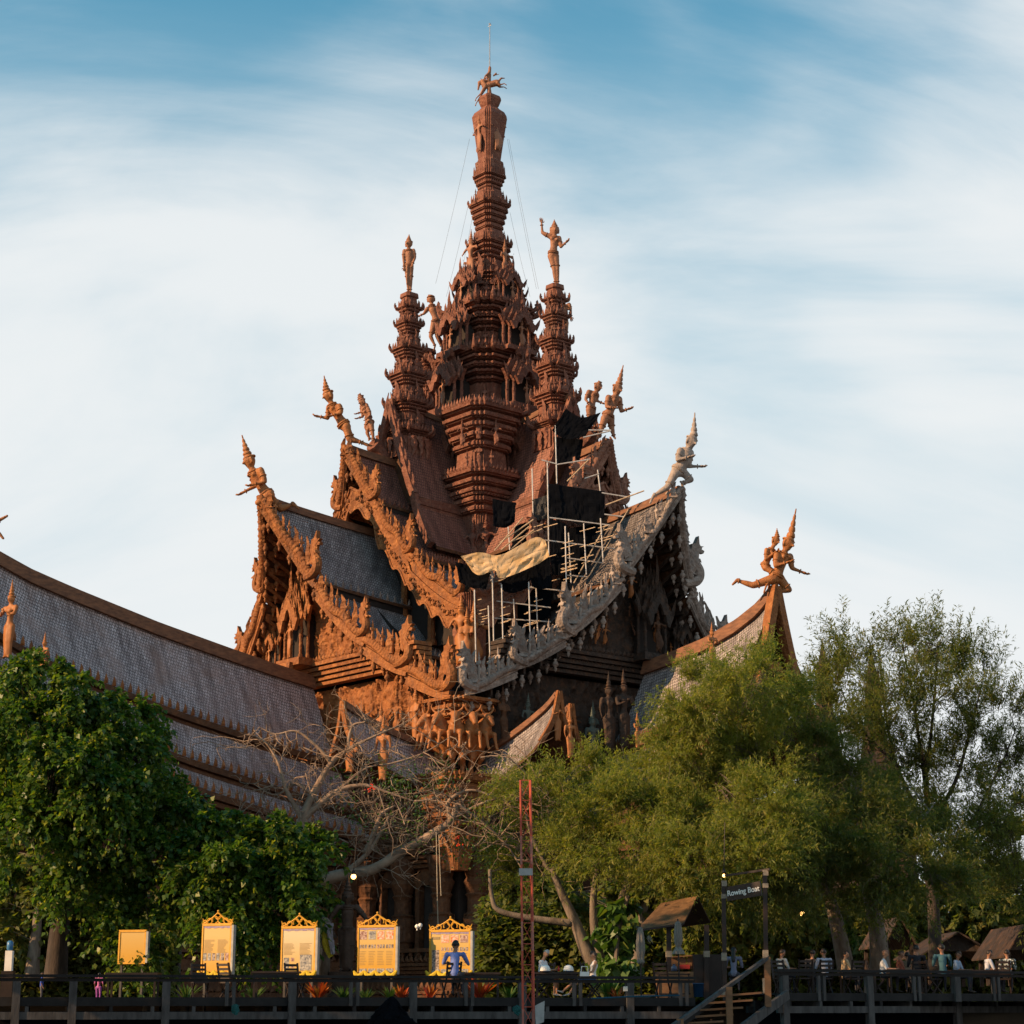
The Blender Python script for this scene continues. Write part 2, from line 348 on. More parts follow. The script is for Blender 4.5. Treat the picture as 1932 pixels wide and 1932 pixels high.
def body(J, H, female=False, M=None, voxel=None, crown=0, fingers=True, skirt=0, sash=False, bare=True):
    """J: joints (Vector). H: standing height without crown. M: material slots of skin, top, bottom, hair, shoe."""
    M = M or dict(skin=0, top=0, bottom=0, hair=0, shoe=0)
    f = Fig(); h = H/7.5; V = lambda k: Vector(J[k])
    head, neck, chest, waist, hip = V('head'), V('neck'), V('chest'), V('waist'), V('hip')
    up = (head-neck).normalized(); face = Vector(J.get('face', (0,-1,0))).normalized(); face = (face-up*face.dot(up)).normalized()
    side = up.cross(face)
    hk = 1.2 if crown else 1.0
    f.c(head-up*h*.06, h*.36*hk, head+up*h*.16, h*.37*hk, M['skin']); f.c(head+face*h*.12-up*h*.32*hk, h*.22, head+face*h*.14+up*h*.02, h*.28*hk, M['skin'])
    f.c(head+face*h*.36*hk+up*h*.06, h*.05*hk, head+face*h*.47*hk-up*h*.10, h*.08*hk, M['skin'])            # nose
    for sg in (-1, 1):
        f.c(head+side*sg*h*.37-up*h*.12, h*.05, head+side*sg*h*.38+up*h*.06, h*.08, M['skin'])      # ears
        f.c(head+side*sg*h*.14+face*h*.34+up*h*.09, h*.06, head+side*sg*h*.20+face*h*.32+up*h*.09, h*.05, M['skin'])  # brow
    f.c(head+face*h*.36-up*h*.24+side*h*.07, h*.045, head+face*h*.36-up*h*.24-side*h*.07, h*.045, M['skin'])    # mouth
    if M['hair'] != M['skin']: 
        f.c(head-face*h*.10+up*h*.10, h*.38, head+face*h*.06+up*h*.27, h*.34, M['hair'])
    if J.get('bun'): f.c(head-face*h*.36+up*h*.08, h*.2, head-face*h*.48+up*h*.02, h*.15, M['hair'])
    if J.get('longhair'): f.c(head-face*h*.22, h*.3, chest-face*h*.45, h*.25, M['hair'])
    f.c(neck-up*h*.15, h*.24, head-up*h*.25, h*.19, M['skin'])
    shL, shR = V('shL'), V('shR')
    ch = .46 if female else .52
    f.c(shL.lerp(shR, .2), h*.23, shL.lerp(shR, .8), h*.23, M['top']); f.c(chest, h*ch, waist, h*(.36 if female else .44), M['top'])
    f.c(neck-up*h*.25, h*.26, chest, h*.42, M['top'])
    f.c(waist, h*(.36 if female else .44), hip, h*.46, M['top'] if not bare else M['bottom'])
    hL, hR = V('hiL'), V('hiR'); f.c(hL, h*.40, hR, h*.40, M['bottom'])
    if female:
        fw = Vector(J.get('front', face)).normalized(); sd = (shR-shL).normalized()
        for sg in (-1, 1): f.c(chest+sd*sg*h*.26+fw*h*.30+up*h*.05, h*.21, chest+sd*sg*h*.26+fw*h*.36+up*h*.02, h*.19, M['top'])
    sl = J.get('sleeve', 1)
    for s in 'LR':
        sh, el, ha = V('sh'+s), V('el'+s), V('ha'+s)
        f.c(sh, h*.24, el, h*.165, M['top'] if sl else M['skin']); f.c(el, h*.165, ha, h*.105, M['top'] if sl == 2 else M['skin'])
        if sl and sl != 2: mid = sh.lerp(el, .8); f.c(sh, h*.27, mid, h*.22, M['top'])
        hd = (ha-el).normalized(); hd2 = Vector(J.get('hd'+s, hd)).normalized(); palm = ha+hd2*h*.28
        f.c(ha, h*.105, palm, h*.13, M['skin'])
        if fingers:
            a = hd2.cross(Vector((0,0,1))); a = a.normalized() if a.length > .1 else Vector((1,0,0)); b = hd2.cross(a)
            crl = b*(-1 if J.get('curl'+s, 1) > 0 else 1)
            for k, (o, L) in enumerate(((-.12,.30), (-.04,.36), (.04,.33), (.12,.25))):
                q = palm + a*o*h; f.x.tube([q-hd2*h*.05, q+hd2*h*L*.55+a*o*h*.2, q+hd2*h*L+a*o*h*.3+crl*h*.10], [h*.05, h*.045, h*.03], 5, M['skin'])
            q = ha+hd2*h*.08+a*h*.10; f.x.tube([q-a*h*.05, q+a*h*.14+hd2*h*.10, q+a*h*.18+hd2*h*.24], [h*.05, h*.045, h*.03], 5, M['skin'])
        hi, kn, an, to = V('hi'+s), V('kn'+s), V('an'+s), V('to'+s)
        f.c(hi, h*.38, kn, h*.25, M['bottom']); f.c(kn, h*.24, kn.lerp(an, .35), h*.22, M.get('shin', M['bottom'])); f.c(kn.lerp(an, .35), h*.22, an, h*.12, M.get('shin', M['bottom']))
        f.c(an, h*.13, to, h*.10, M['shoe']); f.c(an, h*.14, an-(to-an).normalized()*h*.12, h*.12, M['shoe'])
    if skirt:
        kn = (V('knL')+V('knR'))/2; an = (V('anL')+V('anR'))/2; e = kn.lerp(an, skirt)
        f.c(hip, h*.5, kn, h*.42, M['bottom']); f.c(kn, h*.42, e, h*.46, M['bottom'])
    if crown:
        tip = Vector(J['tip']); base = head+up*h*.46; ax = tip-base; n = 5; pts = []; rs = []
        L = ax.length
        for k in range(n):
            t = k/n; r = h*.33*(1-t)**1.1
            for dt, sc in ((0, .78), (.25, 1.06), (.7, 1.0), (.98, .72)): pts.append(base+ax*(t+dt/n)); rs.append(r*sc*(1-.16*dt))
        pts.append(tip); rs.append(h*.02); f.x.tube(pts, rs, 10, M['hair'])
        f.x.tube([head+up*h*.26-face*h*.06+(side*math.cos(w)+(face)*math.sin(w))*h*.42 for w in np.linspace(0, 2*PI, 15)], h*.07, 6, M['hair'])
        for sg in (-1, 1): f.c(head+side*sg*h*.44-up*h*.30, h*.07, head+side*sg*h*.46+up*h*.10, h*.09, M['skin'])
    if bare and h > .3:      # carved jewellery: collar, armlets, belt, anklets
        def ring(c, ax, r, t):
            ax = Vector(ax).normalized(); a = ax.orthogonal().normalized(); b_ = ax.cross(a); f.x.tube([c+(a*math.cos(w)+b_*math.sin(w))*r for w in np.linspace(0, 2*PI, 13)], t, 5, M['hair'])
        ring(neck-up*h*.22, up, h*.36, h*.09); ring(neck-up*h*.40, up, h*.47, h*.05); ring(hip+(waist-hip)*.25, waist-hip, h*.50, h*.09); ring(hip+(waist-hip)*.05, waist-hip, h*.54, h*.06)
        for s in 'LR':
            ring(V('sh'+s).lerp(V('el'+s), .5), V('el'+s)-V('sh'+s), h*.24, h*.05); ring(V('el'+s).lerp(V('ha'+s), .85), V('ha'+s)-V('el'+s), h*.15, h*.045)
            ring(V('kn'+s).lerp(V('an'+s), .88), V('an'+s)-V('kn'+s), h*.17, h*.05); ring(V('hi'+s).lerp(V('kn'+s), .75), V('kn'+s)-V('hi'+s), h*.31, h*.05)
    # broad belt
    if bare: f.c(hip+Vector((0,0,.12*h)), h*.50, hip, h*.50, M['bottom'])
    if sash:
        fw = Vector(J.get('front', face)).normalized(); f.c(hip+fw*h*.4, h*.16, hip+fw*h*.45-Vector((0,0,h*2.4)), h*.10, M['bottom'])
    return f.mesh('body', J['mats'], voxel or H/95)

def std(pose='stand', H=1.0, mats=None, **kw):
    """default upright skeleton, height H, facing -y, feet at z=0"""
    k = H
    J = dict(head=(0,0,.925), neck=(0,0,.84), chest=(0,0,.74), waist=(0,0,.62), hip=(0,0,.52), shL=(-.12,0,.80), shR=(.12,0,.80),
             elL=(-.15,.01,.64), elR=(.15,.01,.64), haL=(-.15,-.05,.50), haR=(.15,-.05,.50), hiL=(-.06,0,.50), hiR=(.06,0,.50),
             knL=(-.06,-.015,.27), knR=(.06,-.015,.27), anL=(-.06,.0,.04), anR=(.06,0,.04), toL=(-.07,-.09,.02), toR=(.07,-.09,.02), tip=(0,0,1.22))
    if pose == 'pray': J.update(elL=(-.15,-.06,.66), elR=(.15,-.06,.66), haL=(-.02,-.15,.72), haR=(.02,-.15,.72), hdL=(0,-.1,1), hdR=(0,-.1,1))
    if pose == 'kneel': J.update(elL=(-.15,-.06,.66), elR=(.15,-.06,.66), haL=(-.02,-.15,.72), haR=(.02,-.15,.72), hdL=(0,-.1,1), hdR=(0,-.1,1), knL=(-.08,-.20,.42), knR=(.08,-.20,.42), anL=(-.07,.05,.36), anR=(.07,.05,.36), toL=(-.07,.14,.36), toR=(.07,.14,.36))
    J = {a: Vector(b)*k for a, b in J.items()}; J['face'] = (0,-1,0); J['mats'] = mats
    for a, b in kw.items(): J[a] = Vector(b)*k if a[:2] not in ('hd', 'fa', 'fr', 'cu', 'sl', 'bu', 'lo') else b
    return J

def px_joints(P, Y, mats, face=(0,-1,0), front=None):
    """joints given in photo positions plus metres of depth (negative = nearer)"""
    J = {k: W(q[0], q[1], Y + (q[2] if len(q) > 2 else 0)) for k, q in P.items()}
    J['face'] = face; J['mats'] = mats
    if front: J['front'] = front
    return J
Q = lambda t: t
def statue(name, label, P, Y, mats, H, face, base, female=False, front=None, group=None, cat='statue', **kw):
    J = px_joints(P, Y, mats, face, front); b = W(*Q(base), Y); H *= 1.24
    for k, q in list(J.items()):
        if isinstance(q, Vector) and k in P: J[k] = q - b
    me = body(J, H, female, **kw); o = link(name, me, None, b); tag(o, label, cat, group); return o
# ------------------------------------------------------------ the temple frame: local +x right wing, -y left wing, near corner (+x,-y)
TEMPLE_LABEL = 'towering carved teak temple with curved tiered roofs and a tall central spire'
TX, TY, TROT = -2.33, 183.0, R(-49.5)
temple = thing('temple', TEMPLE_LABEL, 'temple', (TX, TY, EYE), TROT)
TM = Matrix.Translation((TX, TY, EYE)) @ Matrix.Rotation(TROT, 4, 'Z')
def tw(p): return TM @ Vector(p)
def part(name, mb, mats, parent=None, smooth=False): return mb.obj(name, mats, parent or temple, smooth)

def redent(k=.70, s=.10):
    q = [(1,-k), (1,k), (1-s,k), (1-s,k+s), (1-2*s,k+s), (1-2*s,k+2*s), (k,k+2*s)]
    q = [(1,k), (1-s,k), (1-s,k+s), (1-2*s,k+s), (1-2*s,k+2*s), (1-3*s,k+2*s), (1-3*s,1)]
    out = []
    for i in range(4):
        c, sn = [(1,0),(0,1),(-1,0),(0,-1)][i]
        out += [(x*c-y*sn, x*sn+y*c) for x, y in q]
    return out
RED = redent()
def corn(z0, z1, r0, r1, n):
    """stack of n mouldings rising from radius r0 to r1"""
    out = []
    for i in range(n):
        a = z0+(z1-z0)*i/n; b = z0+(z1-z0)*(i+1)/n; r = r0+(r1-r0)*(i+1)/n; rp = r0+(r1-r0)*i/n
        h = b-a
        out += [(rp*.86, a), (rp*.86, a+h*.22), (r*.94, a+h*.34), (r*.94, a+h*.46), (r*1.03, a+h*.50), (r*1.05, a+h*.80), (r*.98, a+h*.84), (r*.98, a+h*.98)]
    return out
# ---- shared ornament meshes
def flame_outline(h=1.0, w=.42, curl=.12):
    L = []; n = 9
    for i in range(n+1):
        t = i/n; wv = w*.5*(1-t)**.75*(1+.30*math.sin(t*17)) + .012
        L.append((-wv + curl*math.sin(t*PI*1.1)*t, t*h))
    Rr = []
    for i in range(n+1):
        t = i/n; wv = w*.5*(1-t)**.75*(1+.30*math.sin(t*17+2.2)) + .012
        Rr.append((wv + curl*math.sin(t*PI*1.1)*t, t*h))
    return L + Rr[::-1]
def flame_mesh(name, mat, h=1, w=.42, curl=.12, th=.14):
    mb = MB(); o = flame_outline(h, w, curl); n = len(o)
    cx = [(o[i][0]+o[n-1-i][0])/2 for i in range(n//2)]
    for sg in (-1, 1):      # bulged faces either side of the rim
        V = [(x, 0, z) for x, z in o] + [(cx[i], sg*th*(1-i/(n//2))**.6, o[i][1]) for i in range(n//2)]
        F = []
        m = n//2
        for i in range(m-1):
            q = (i, i+1, n+i+1, n+i); p = (n-1-i, n+i, n+i+1, n-2-i)
            F += [q, p] if sg < 0 else [q[::-1], p[::-1]]
        mb.add(V, F)
    return mb.mesh(name, mat)
def naga_mesh(name, mat):
    """rearing serpent head with hood comb, height about 1, facing +x (outward), base at origin"""
    mb = MB()
    neck = smoothpath([(-.30,0,-.02), (-.08,0,.02), (.10,0,.12), (.13,0,.30), (.03,0,.48), (.02,0,.62), (.10,0,.74)], 4)
    mb.tube(neck, lerpr([.10,.115,.12,.12,.11,.09,.05], 4), 8)
    mb.prism([(-.02,.25), (-.14,.34), (-.10,.42), (-.20,.52), (-.13,.60), (-.18,.72), (-.08,.78), (-.08,.88), (.02,.90), (.12,1.08), (.13,.90), (.20,.80), (.12,.74), (.10,.60), (.06,.4)], .12)
    for i in range(5): mb.ball((.12-.02*i, 0, .2+.1*i), .07, 6)
    mb.prism([(.08,.72), (.24,.70), (.27,.76), (.16,.80), (.26,.86), (.12,.86)], .10)
    return mb.mesh(name, mat)
ORN = {}
def orn(kind, mat):
    k = kind+mat.name
    if k in ORN: return ORN[k]
    if kind == 'flame': me = flame_mesh('flame_finial', mat)
    elif kind == 'fat': me = flame_mesh('flame_finial', mat, 1, .62, .2, .2)
    elif kind == 'horn': 
        mb = MB(); p = smoothpath([(-.35,0,-.15), (0,0,-.08), (.38,0,.08), (.55,0,.45), (.50,0,1.0)], 3); mb.tube(p, lerpr([.20,.24,.20,.13,.01], 3), 6)
        mb.prism([(.1,.1), (.3,.35), (.2,.5), (.38,.62), (.35,.8), (.50,.98), (.58,.5), (.4,.05)], .13); me = mb.mesh('horn_antefix', mat)
    elif kind == 'naga': me = naga_mesh('naga_head', mat)
    elif kind == 'deity': me = body(std('pray', 1.0, [mat]), 1.0, False, crown=1, fingers=False, skirt=.9, voxel=.034)
    elif kind == 'dancer': me = body(std('stand', 1.0, [mat], elR=(.26,-.05,.70), haR=(.22,-.12,.88), elL=(-.2,-.05,.66), haL=(-.10,-.14,.58), knR=(.13,-.06,.28)), 1.0, True, crown=1, fingers=False, skirt=.6, voxel=.034)
    elif kind == 'kneeler': me = body(std('kneel', 1.0, [mat]), 1.0, True, crown=1, fingers=False, voxel=.034)
    elif kind == 'pendant':
        mb = MB(); mb.lathe([(.10,0), (.16,-.06), (.10,-.14), (.20,-.26), (.27,-.42), (.20,-.56), (.09,-.64), (.14,-.74), (.10,-.86), (.02,-1.0)], 8); me = mb.mesh('pendant', mat, True)
    elif kind == 'leaf':
        mb = MB(); mb.add([(-.5,0,0),(.5,0,0),(.34,-.12,.55),(0,-.02,1.1),(-.34,-.12,.55),(0,-.28,.3),(0,.16,.25)], [(0,1,5),(1,2,5),(2,3,5),(3,4,5),(4,0,5),(1,0,6),(2,1,6),(3,2,6),(4,3,6),(0,4,6)]); me = mb.mesh('leaf_antefix', mat)
    ORN[k] = me; return me
PUTR = random.Random(21)
def put(kind, mat, name, loc, rz=0, sc=1, parent=None, tilt=0, ry=0):
    if kind in ('horn', 'deity', 'dancer', 'flame', 'fat', 'naga'):
        j = PUTR.uniform(.84, 1.14); sc = tuple(q*j for q in sc) if hasattr(sc, '__len__') else sc*j; rz += PUTR.uniform(-.14, .14); tilt += PUTR.uniform(-.05, .05)
    return link(name, orn(kind, mat), parent or temple, loc, (tilt, ry, rz), sc)
LEAFV = [(-.5,0,0),(.5,0,0),(.34,-.12,.55),(0,-.02,1.1),(-.34,-.12,.55),(0,-.28,.3)]
LEAFF = [(0,1,5),(1,2,5),(2,3,5),(3,4,5),(4,0,5),(1,0,3)]
def leafrow(mb, a, b, n, w, h, out, skip_ends=False):
    """row of small upright leaf antefixes from a to b, facing 'out'"""
    a, b = Vector(a), Vector(b); o = Vector(out); rz = math.atan2(o.x, -o.y)
    for i in range(n):
        p = a.lerp(b, (i+.5)/n); mb.add(LEAFV, LEAFF, 0, Matrix.Translation(p) @ Matrix.Rotation(rz, 4, 'Z') @ Matrix.Diagonal((w, w, h, 1)))
def leafring(mb, r, z, w, h, poly=RED, c=(0,0)):
    n = len(poly)
    for i in range(n):
        x0, y0 = poly[i]; x1, y1 = poly[(i+1) % n]; L = math.hypot(x1-x0, y1-y0)*r
        k = max(1, int(round(L/w))); nx, ny = (y1-y0), -(x1-x0)
        leafrow(mb, (c[0]+x0*r, c[1]+y0*r, z), (c[0]+x1*r, c[1]+y1*r, z), k, L/k, h, (nx, ny, 0))
def niche(name, mat, fmat, w, h, loc, rz, parent, fig='dancer'):
    """gabled shrine dormer facing -y before rotation: posts, flame arch, dark opening, ledge and a standing figure"""
    t = MB()
    for s in (-1, 1):
        for o in (0, .14):
            t.lathe([(.06,0),(.06,.06),(.04,.08),(.045,.3),(.055,.32),(.04,.34),(.04,.52),(.065,.56),(.065,.60)], 8, (s*(.36+o*.6)*w/ w*1.0, -.25+o*1.2, 0))
    t.box((0,-.1,-.03), (1.05,.62,.10)); t.prism([(-.24,-.02),(.24,-.02),(.2,-.16),(0,-.24),(-.2,-.16)], .16, Matrix.Translation((0,-.42,-.02)))
    for k, (sx, y) in enumerate(((1.0,-.30), (.86,-.42), (1.16,-.12))):
        o = []; n = 10
        f = lambda q: .56 + .42*(1-abs(q))**.8 + .05*math.sin(abs(q)*14)
        for i in range(n+1): q = -1+2*i/n; o.append((q*.56*sx, f(q)*sx+.02))
        for i in range(n, -1, -1): q = -1+2*i/n; o.append((q*.40*sx, (f(q)-.16)*sx))
        t.prism(o, .09, Matrix.Translation((0, y, 0)))
        for i in range(1, n): 
            q = -1+2*i/n; t.add(LEAFV, LEAFF, 0, Matrix.Translation((q*.56*sx, y, f(q)*sx-.02)) @ Matrix.Rotation(-q*.5, 4, 'Y') @ Matrix.Diagonal((.10,.2,.17,1)))
    t.add(LEAFV, LEAFF, 0, Matrix.Translation((0,-.36,.95)) @ Matrix.Diagonal((.16,.25,.42,1)))
    for s in (-1, 1): t.add(LEAFV, LEAFF, 0, Matrix.Translation((s*.56,-.3,.55)) @ Matrix.Rotation(s*.6, 4, 'Y') @ Matrix.Diagonal((.14,.2,.32,1)))
    k = 'niche'+mat.name
    if k not in ORN: ORN[k] = t.mesh('niche', mat)
    if 'nd' not in ORN: 
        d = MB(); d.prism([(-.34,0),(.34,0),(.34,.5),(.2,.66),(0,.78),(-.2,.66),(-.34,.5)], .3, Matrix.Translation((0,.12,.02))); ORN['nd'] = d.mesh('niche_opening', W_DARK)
    n = link(name, ORN[k], parent, loc, (0,0,rz), (w, w, h))
    c, s = math.cos(rz), math.sin(rz)
    link('niche_opening', ORN['nd'], parent, loc, (0,0,rz), (w, w, h))
    put(fig, fmat, 'niche_figure', (loc[0]+s*.34*w, loc[1]-c*.34*w, loc[2]+.02*h), rz, h*.52, parent)

# ------------------------------------------------------------ main spire
def main_spire():
    k = 1/1.2
    P = []
    def seg(lst): P.extend(lst)
    seg([(5.0*k,20), (5.0*k,38.5), (4.6*k,39), (4.3*k,39.5), (4.3*k,44.6)])
    seg(corn(44.6, 49.2, 4.3*k, 5.6*k, 5)); seg([(4.4*k,49.4), (4.3*k,52.2)])
    seg(corn(52.2, 56.4, 4.3*k, 5.7*k, 5)); seg([(4.2*k,56.6), (4.15*k,59.0)])
    seg(corn(59.0, 62.5, 4.1*k, 5.3*k, 5)); seg([(3.5*k,62.7), (3.4*k,64.6)])
    seg(corn(64.6, 67.8, 3.3*k, 4.5*k, 5)); seg([(2.5*k,68.0), (2.3*k,69.8)])
    seg(corn(69.8, 71.4, 2.2*k, 2.6*k, 4)[:]); seg([(2.0*k,71.6), (1.75*k,73.0)])
    seg(corn(73.0, 75.1, 1.6*k, 2.25*k, 4)); seg([(1.6*k,75.3), (1.4*k,76.4)])
    seg(corn(76.4, 79.5, 1.25*k, 2.0*k, 5)); seg([(1.4*k,79.6), (1.25*k,80.9)])
    seg(corn(80.9, 82.6, 1.0*k, 1.65*k, 4)); seg([(1.35*k,82.7), (1.45*k,84.0), (1.2*k,84.2)])
    seg([(1.15*k,84.4), (1.25*k,85.2), (1.65*k,88.1), (1.80*k,89.1), (1.55*k,89.6), (1.05*k,90.0), (.8*k,90.3), (.95*k,90.5), (1.1*k,90.9), (1.2*k,91.2), (1.05*k,91.5), (.8*k,91.6)])
    mb = MB(); mb.lathe(P, RED); sp = part('main_spire', mb, T_RED)
    # antefix rows
    a = MB()
    for z, r, w, h in ((49.2,5.6,.5,.75), (56.4,5.7,.5,.75), (62.5,5.3,.45,.7), (67.8,4.5,.42,.7), (71.4,2.3,.35,.5), (75.1,2.05,.35,.8), (79.5,1.9,.33,.8), (82.6,1.65,.3,.9), (69.9,2.4,.35,.6)):
        leafring(a, r*k*.985, z, w, h)
    for z, r, w, h in ((46.5,4.8,.5,.4),(54,4.9,.5,.4),(60.6,4.6,.45,.4),(66,3.9,.4,.38),(74.2,1.8,.3,.3),(77.8,1.45,.3,.3),(81.6,1.3,.28,.3)):
        leafring(a, r*k*1.02, z, w, h)
    stuff(part('antefix_row', a, T_RED, sp))
    for z, r, s in ((49.0,5.6,.9), (56.2,5.7,1.3), (62.3,5.3,1.3), (67.6,4.5,1.5), (75.0,2.05,.75), (79.3,1.9,.75), (71.3,2.3,.6)):
        for i in range(4):
            w = R(45+90*i); d = r*k*1.2
            for sg in (-1, 1):
                ang = w + sg*R(10.0); 
                put('horn', T_RED, 'horn_antefix', (math.cos(ang)*d*1.0, math.sin(ang)*d*1.0, z), w, s*.82, sp)
        for i in range(4):
            w = R(90*i); put('horn', T_RED, 'horn_antefix', (math.cos(w)*r*k, math.sin(w)*r*k, z), w, s*.7, sp)
    # vase figures and petal collars
    for i in range(4):
        w = R(90*i+0); d = 1.50*k
        put('dancer', S_RED, 'relief_figure', (math.cos(w)*d, math.sin(w)*d, 84.9), w+PI/2, 3.9, sp)
        for s in (-1, 1): 
            ww = w + s*R(24); put('deity', T_PNK, 'relief_figure', (math.cos(ww)*1.35*k*1.1, math.sin(ww)*1.35*k*1.1, 82.7), w+PI/2, 1.35, sp)
    # side shrine niches, corner deities
    for z, r, w, h in ((52.2,4.45,4.0,5.2), (58.3,4.3,3.8,4.9), (64.0,3.55,3.5,4.5), (68.0,2.5,2.7,3.4)):
        if z == 52.2: z = 49.4
        if z == 58.3: z = 56.5
        if z == 64.0: z = 62.6
        for i in range(4): 
            a_ = R(90*i); niche('niche', T_RED, S_RED, w, h, (math.sin(a_)*(r*k+.55*w*.45), -math.cos(a_)*(r*k+.55*w*.45), z), a_, sp)
    for z, r, s in ((49.3,4.5,2.6), (56.5,4.4,2.3), (62.6,3.6,2.1), (67.9,2.6,2.2), (75.2,1.5,1.2), (79.6,1.4,1.3), (71.5,1.75,1.5)):
        for i in range(4):
            w = R(45+90*i)
            for j in (-1, 0, 1):
                d = r*k*1.19; px, py = math.cos(w)*d - math.sin(w)*j*s*.36, math.sin(w)*d + math.cos(w)*j*s*.36
                put('deity', T_RED, 'corner_deity', (px, py, z), w+PI/2, s*(1.0 if j == 0 else .78), sp)
    # seated guardian pairs half way up
    for i, (a_, s) in enumerate(((R(0), 3.4), (R(90), 3.4), (R(180), 3.4), (R(270), 3.4))):
        put('dancer', S_RED, 'guardian_figure', (math.cos(a_)*2.5, math.sin(a_)*2.5, 70.3), a_+PI/2, s*1.25, sp)
        for j in (-1, 1): put('fat', T_RED, 'flame_antefix', (math.cos(a_)*2.1-math.sin(a_)*j*.9, math.sin(a_)*2.1+math.cos(a_)*j*.9, 69.9), a_+PI/2, (2.0, 1.6, 3.2), sp)
    # corner piers where the crown roofs meet the tower
    for i in range(4):
        w = R(45+90*i); cx, cy = math.cos(w)*7.2, math.sin(w)*7.2; m = MB()
        m.lathe([(1.9,36.0), (1.9,38.4), (1.6,38.8), (1.55,44.4)] + corn(44.4, 48.6, 1.75, 3.0, 5) + [(2.0,48.8), (1.9,50.6)] + corn(50.6, 55.0, 2.0, 3.2, 5) + [(2.0,55.2), (1.4,56.0)], RED, (cx, cy, 0)); pr = part('corner_pier', m, T_RED, sp)
        q = MB(); leafring(q, 2.95, 48.55, .45, .6, RED, (cx, cy)); leafring(q, 2.3, 46.2, .4, .35, RED, (cx, cy)); leafring(q, 3.15, 54.9, .45, .7, RED, (cx, cy)); leafring(q, 2.8, 52.8, .4, .35, RED, (cx, cy)); stuff(part('antefix_row', q, T_RED, sp))
        for j in (-.62, .62): put('dancer', T_RED, 'pilaster_figure', (cx+math.cos(w)*1.75-math.sin(w)*j, cy+math.sin(w)*1.75+math.cos(w)*j, 38.8), w+PI/2, 4.2, sp)
        for j in (-1.15, 0, 1.15): put('deity', T_RED, 'corner_deity', (cx+math.cos(w)*2.3-math.sin(w)*j, cy+math.sin(w)*2.3+math.cos(w)*j, 48.7), w+PI/2, 2.2 if j == 0 else 1.8, sp)
        put('deity', T_RED, 'garuda_bearer', (cx+math.cos(w)*2.9, cy+math.sin(w)*2.9, 51.4), w+PI/2, 3.6, sp)
        for j in (-1, 1): put('horn', T_RED, 'horn_antefix', (cx-math.sin(w)*j*3.9, cy+math.cos(w)*j*3.9, 54.8), w+j*PI/2, .9, sp)
        for j in (-1.6, 1.6): put('dancer', T_RED, 'garuda_bearer', (cx+math.cos(w)*2.6-math.sin(w)*j, cy+math.sin(w)*2.6+math.cos(w)*j, 50.8), w+PI/2, 2.3, sp)
    # rod
    m = MB(); m.tube([(0,0,91.4),(0,0,100.0)], [.09,.045], 6); m.ball((0,0,99.9), .13, 6); m.beam((-.25,0,99.7),(.25,0,99.7), .05)
    part('lightning_rod', m, plain('rod_metal', (.5,.52,.54), (.3,.3,.3), 4, .4, 0, metal=.7), sp)
    return sp
spire = main_spire()

def flank_spire(x, y, base, scale=1.0):
    mb = MB(); P = [(1.9,-2.4), (1.9,0), (2.15,.2)]
    tiers = [(0.2,2.15,1.6,3.1), (3.1,2.0,1.45,2.9), (6.0,1.75,1.25,2.7), (8.7,1.5,1.05,2.6), (11.3,1.2,.8,2.2)]
    k = .84; P = [(2.2*k,-2.2), (2.25*k,-.4)]; a = MB()
    for z, rc, rn, h in tiers:
        P += corn(z-.9 if z > .5 else z-.4, z+.35, rn*k*1.05, rc*k*1.05, 4); P += [(rn*k*1.0, z+.45), (rn*k*.95, z+h-1.0)]
        leafring(a, rc*k*1.03, z+.33, .36, .55); leafring(a, rn*k*1.15, z-.35, .34, .32)
    P += corn(12.3, 13.4, .72*k, 1.1*k, 3); P += [(.8*k,13.5), (.72*k,14.2), (.9*k,14.3), (.85*k,14.7), (.5*k,14.75)]
    leafring(a, 1.05*k, 13.35, .3, .6)
    mb.lathe(P, RED); sp = part('flank_spire', mb, T_RED); sp.location = (x, y, base); sp.scale = (scale,)*3
    stuff(part('antefix_row', a, T_RED, sp))
    for z, rc, rn, h in tiers + [(13.0,1.1,.8,1)]:
        for i in range(4):
            w = R(45+90*i); d = rc*k*1.2
            for sg in (-1, 1):
                an = w+sg*R(10); put('horn', T_RED, 'horn_antefix', (math.cos(an)*d, math.sin(an)*d, z+.2), w+sg*R(18), .85*max(.7, rc/2), sp)
            if z < 12:
                w2 = R(90*i); put('flame', T_RED, 'flame_antefix', (math.cos(w2)*(rn*k+.22), math.sin(w2)*(rn*k+.22), z+.4), w2+PI/2, (2.0*rn*.8, 1.5, h*.78), sp)
                put('deity', T_RED, 'relief_figure', (math.cos(w2)*(rn*k+.30), math.sin(w2)*(rn*k+.30), z+.4), w2+PI/2, h*.42, sp)
                for j in (-1, 0, 1): put('deity', T_RED, 'relief_figure', (math.cos(w)*rn*k*1.18-math.sin(w)*j*.36*rn, math.sin(w)*rn*k*1.18+math.cos(w)*j*.36*rn, z+.42), w+PI/2, h*(.46 if j == 0 else .38), sp)
    for i in range(16):
        w = 2*PI*i/16; put('fat', T_RED, 'hanging_lambrequin', (math.cos(w)*2.15, math.sin(w)*2.15, -.3), w+PI/2, (1.3, 1.0, -1.9), sp)
    return sp
FL = [(0,-10.1,52.5), (10.0,0,53.0), (-10,0,51.0), (0,10,51.0)]
flank_spire(*FL[0]); flank_spire(*FL[1])
flank_spire(FL[2][0], FL[2][1], 51.7); flank_spire(FL[3][0], FL[3][1], 51.7)
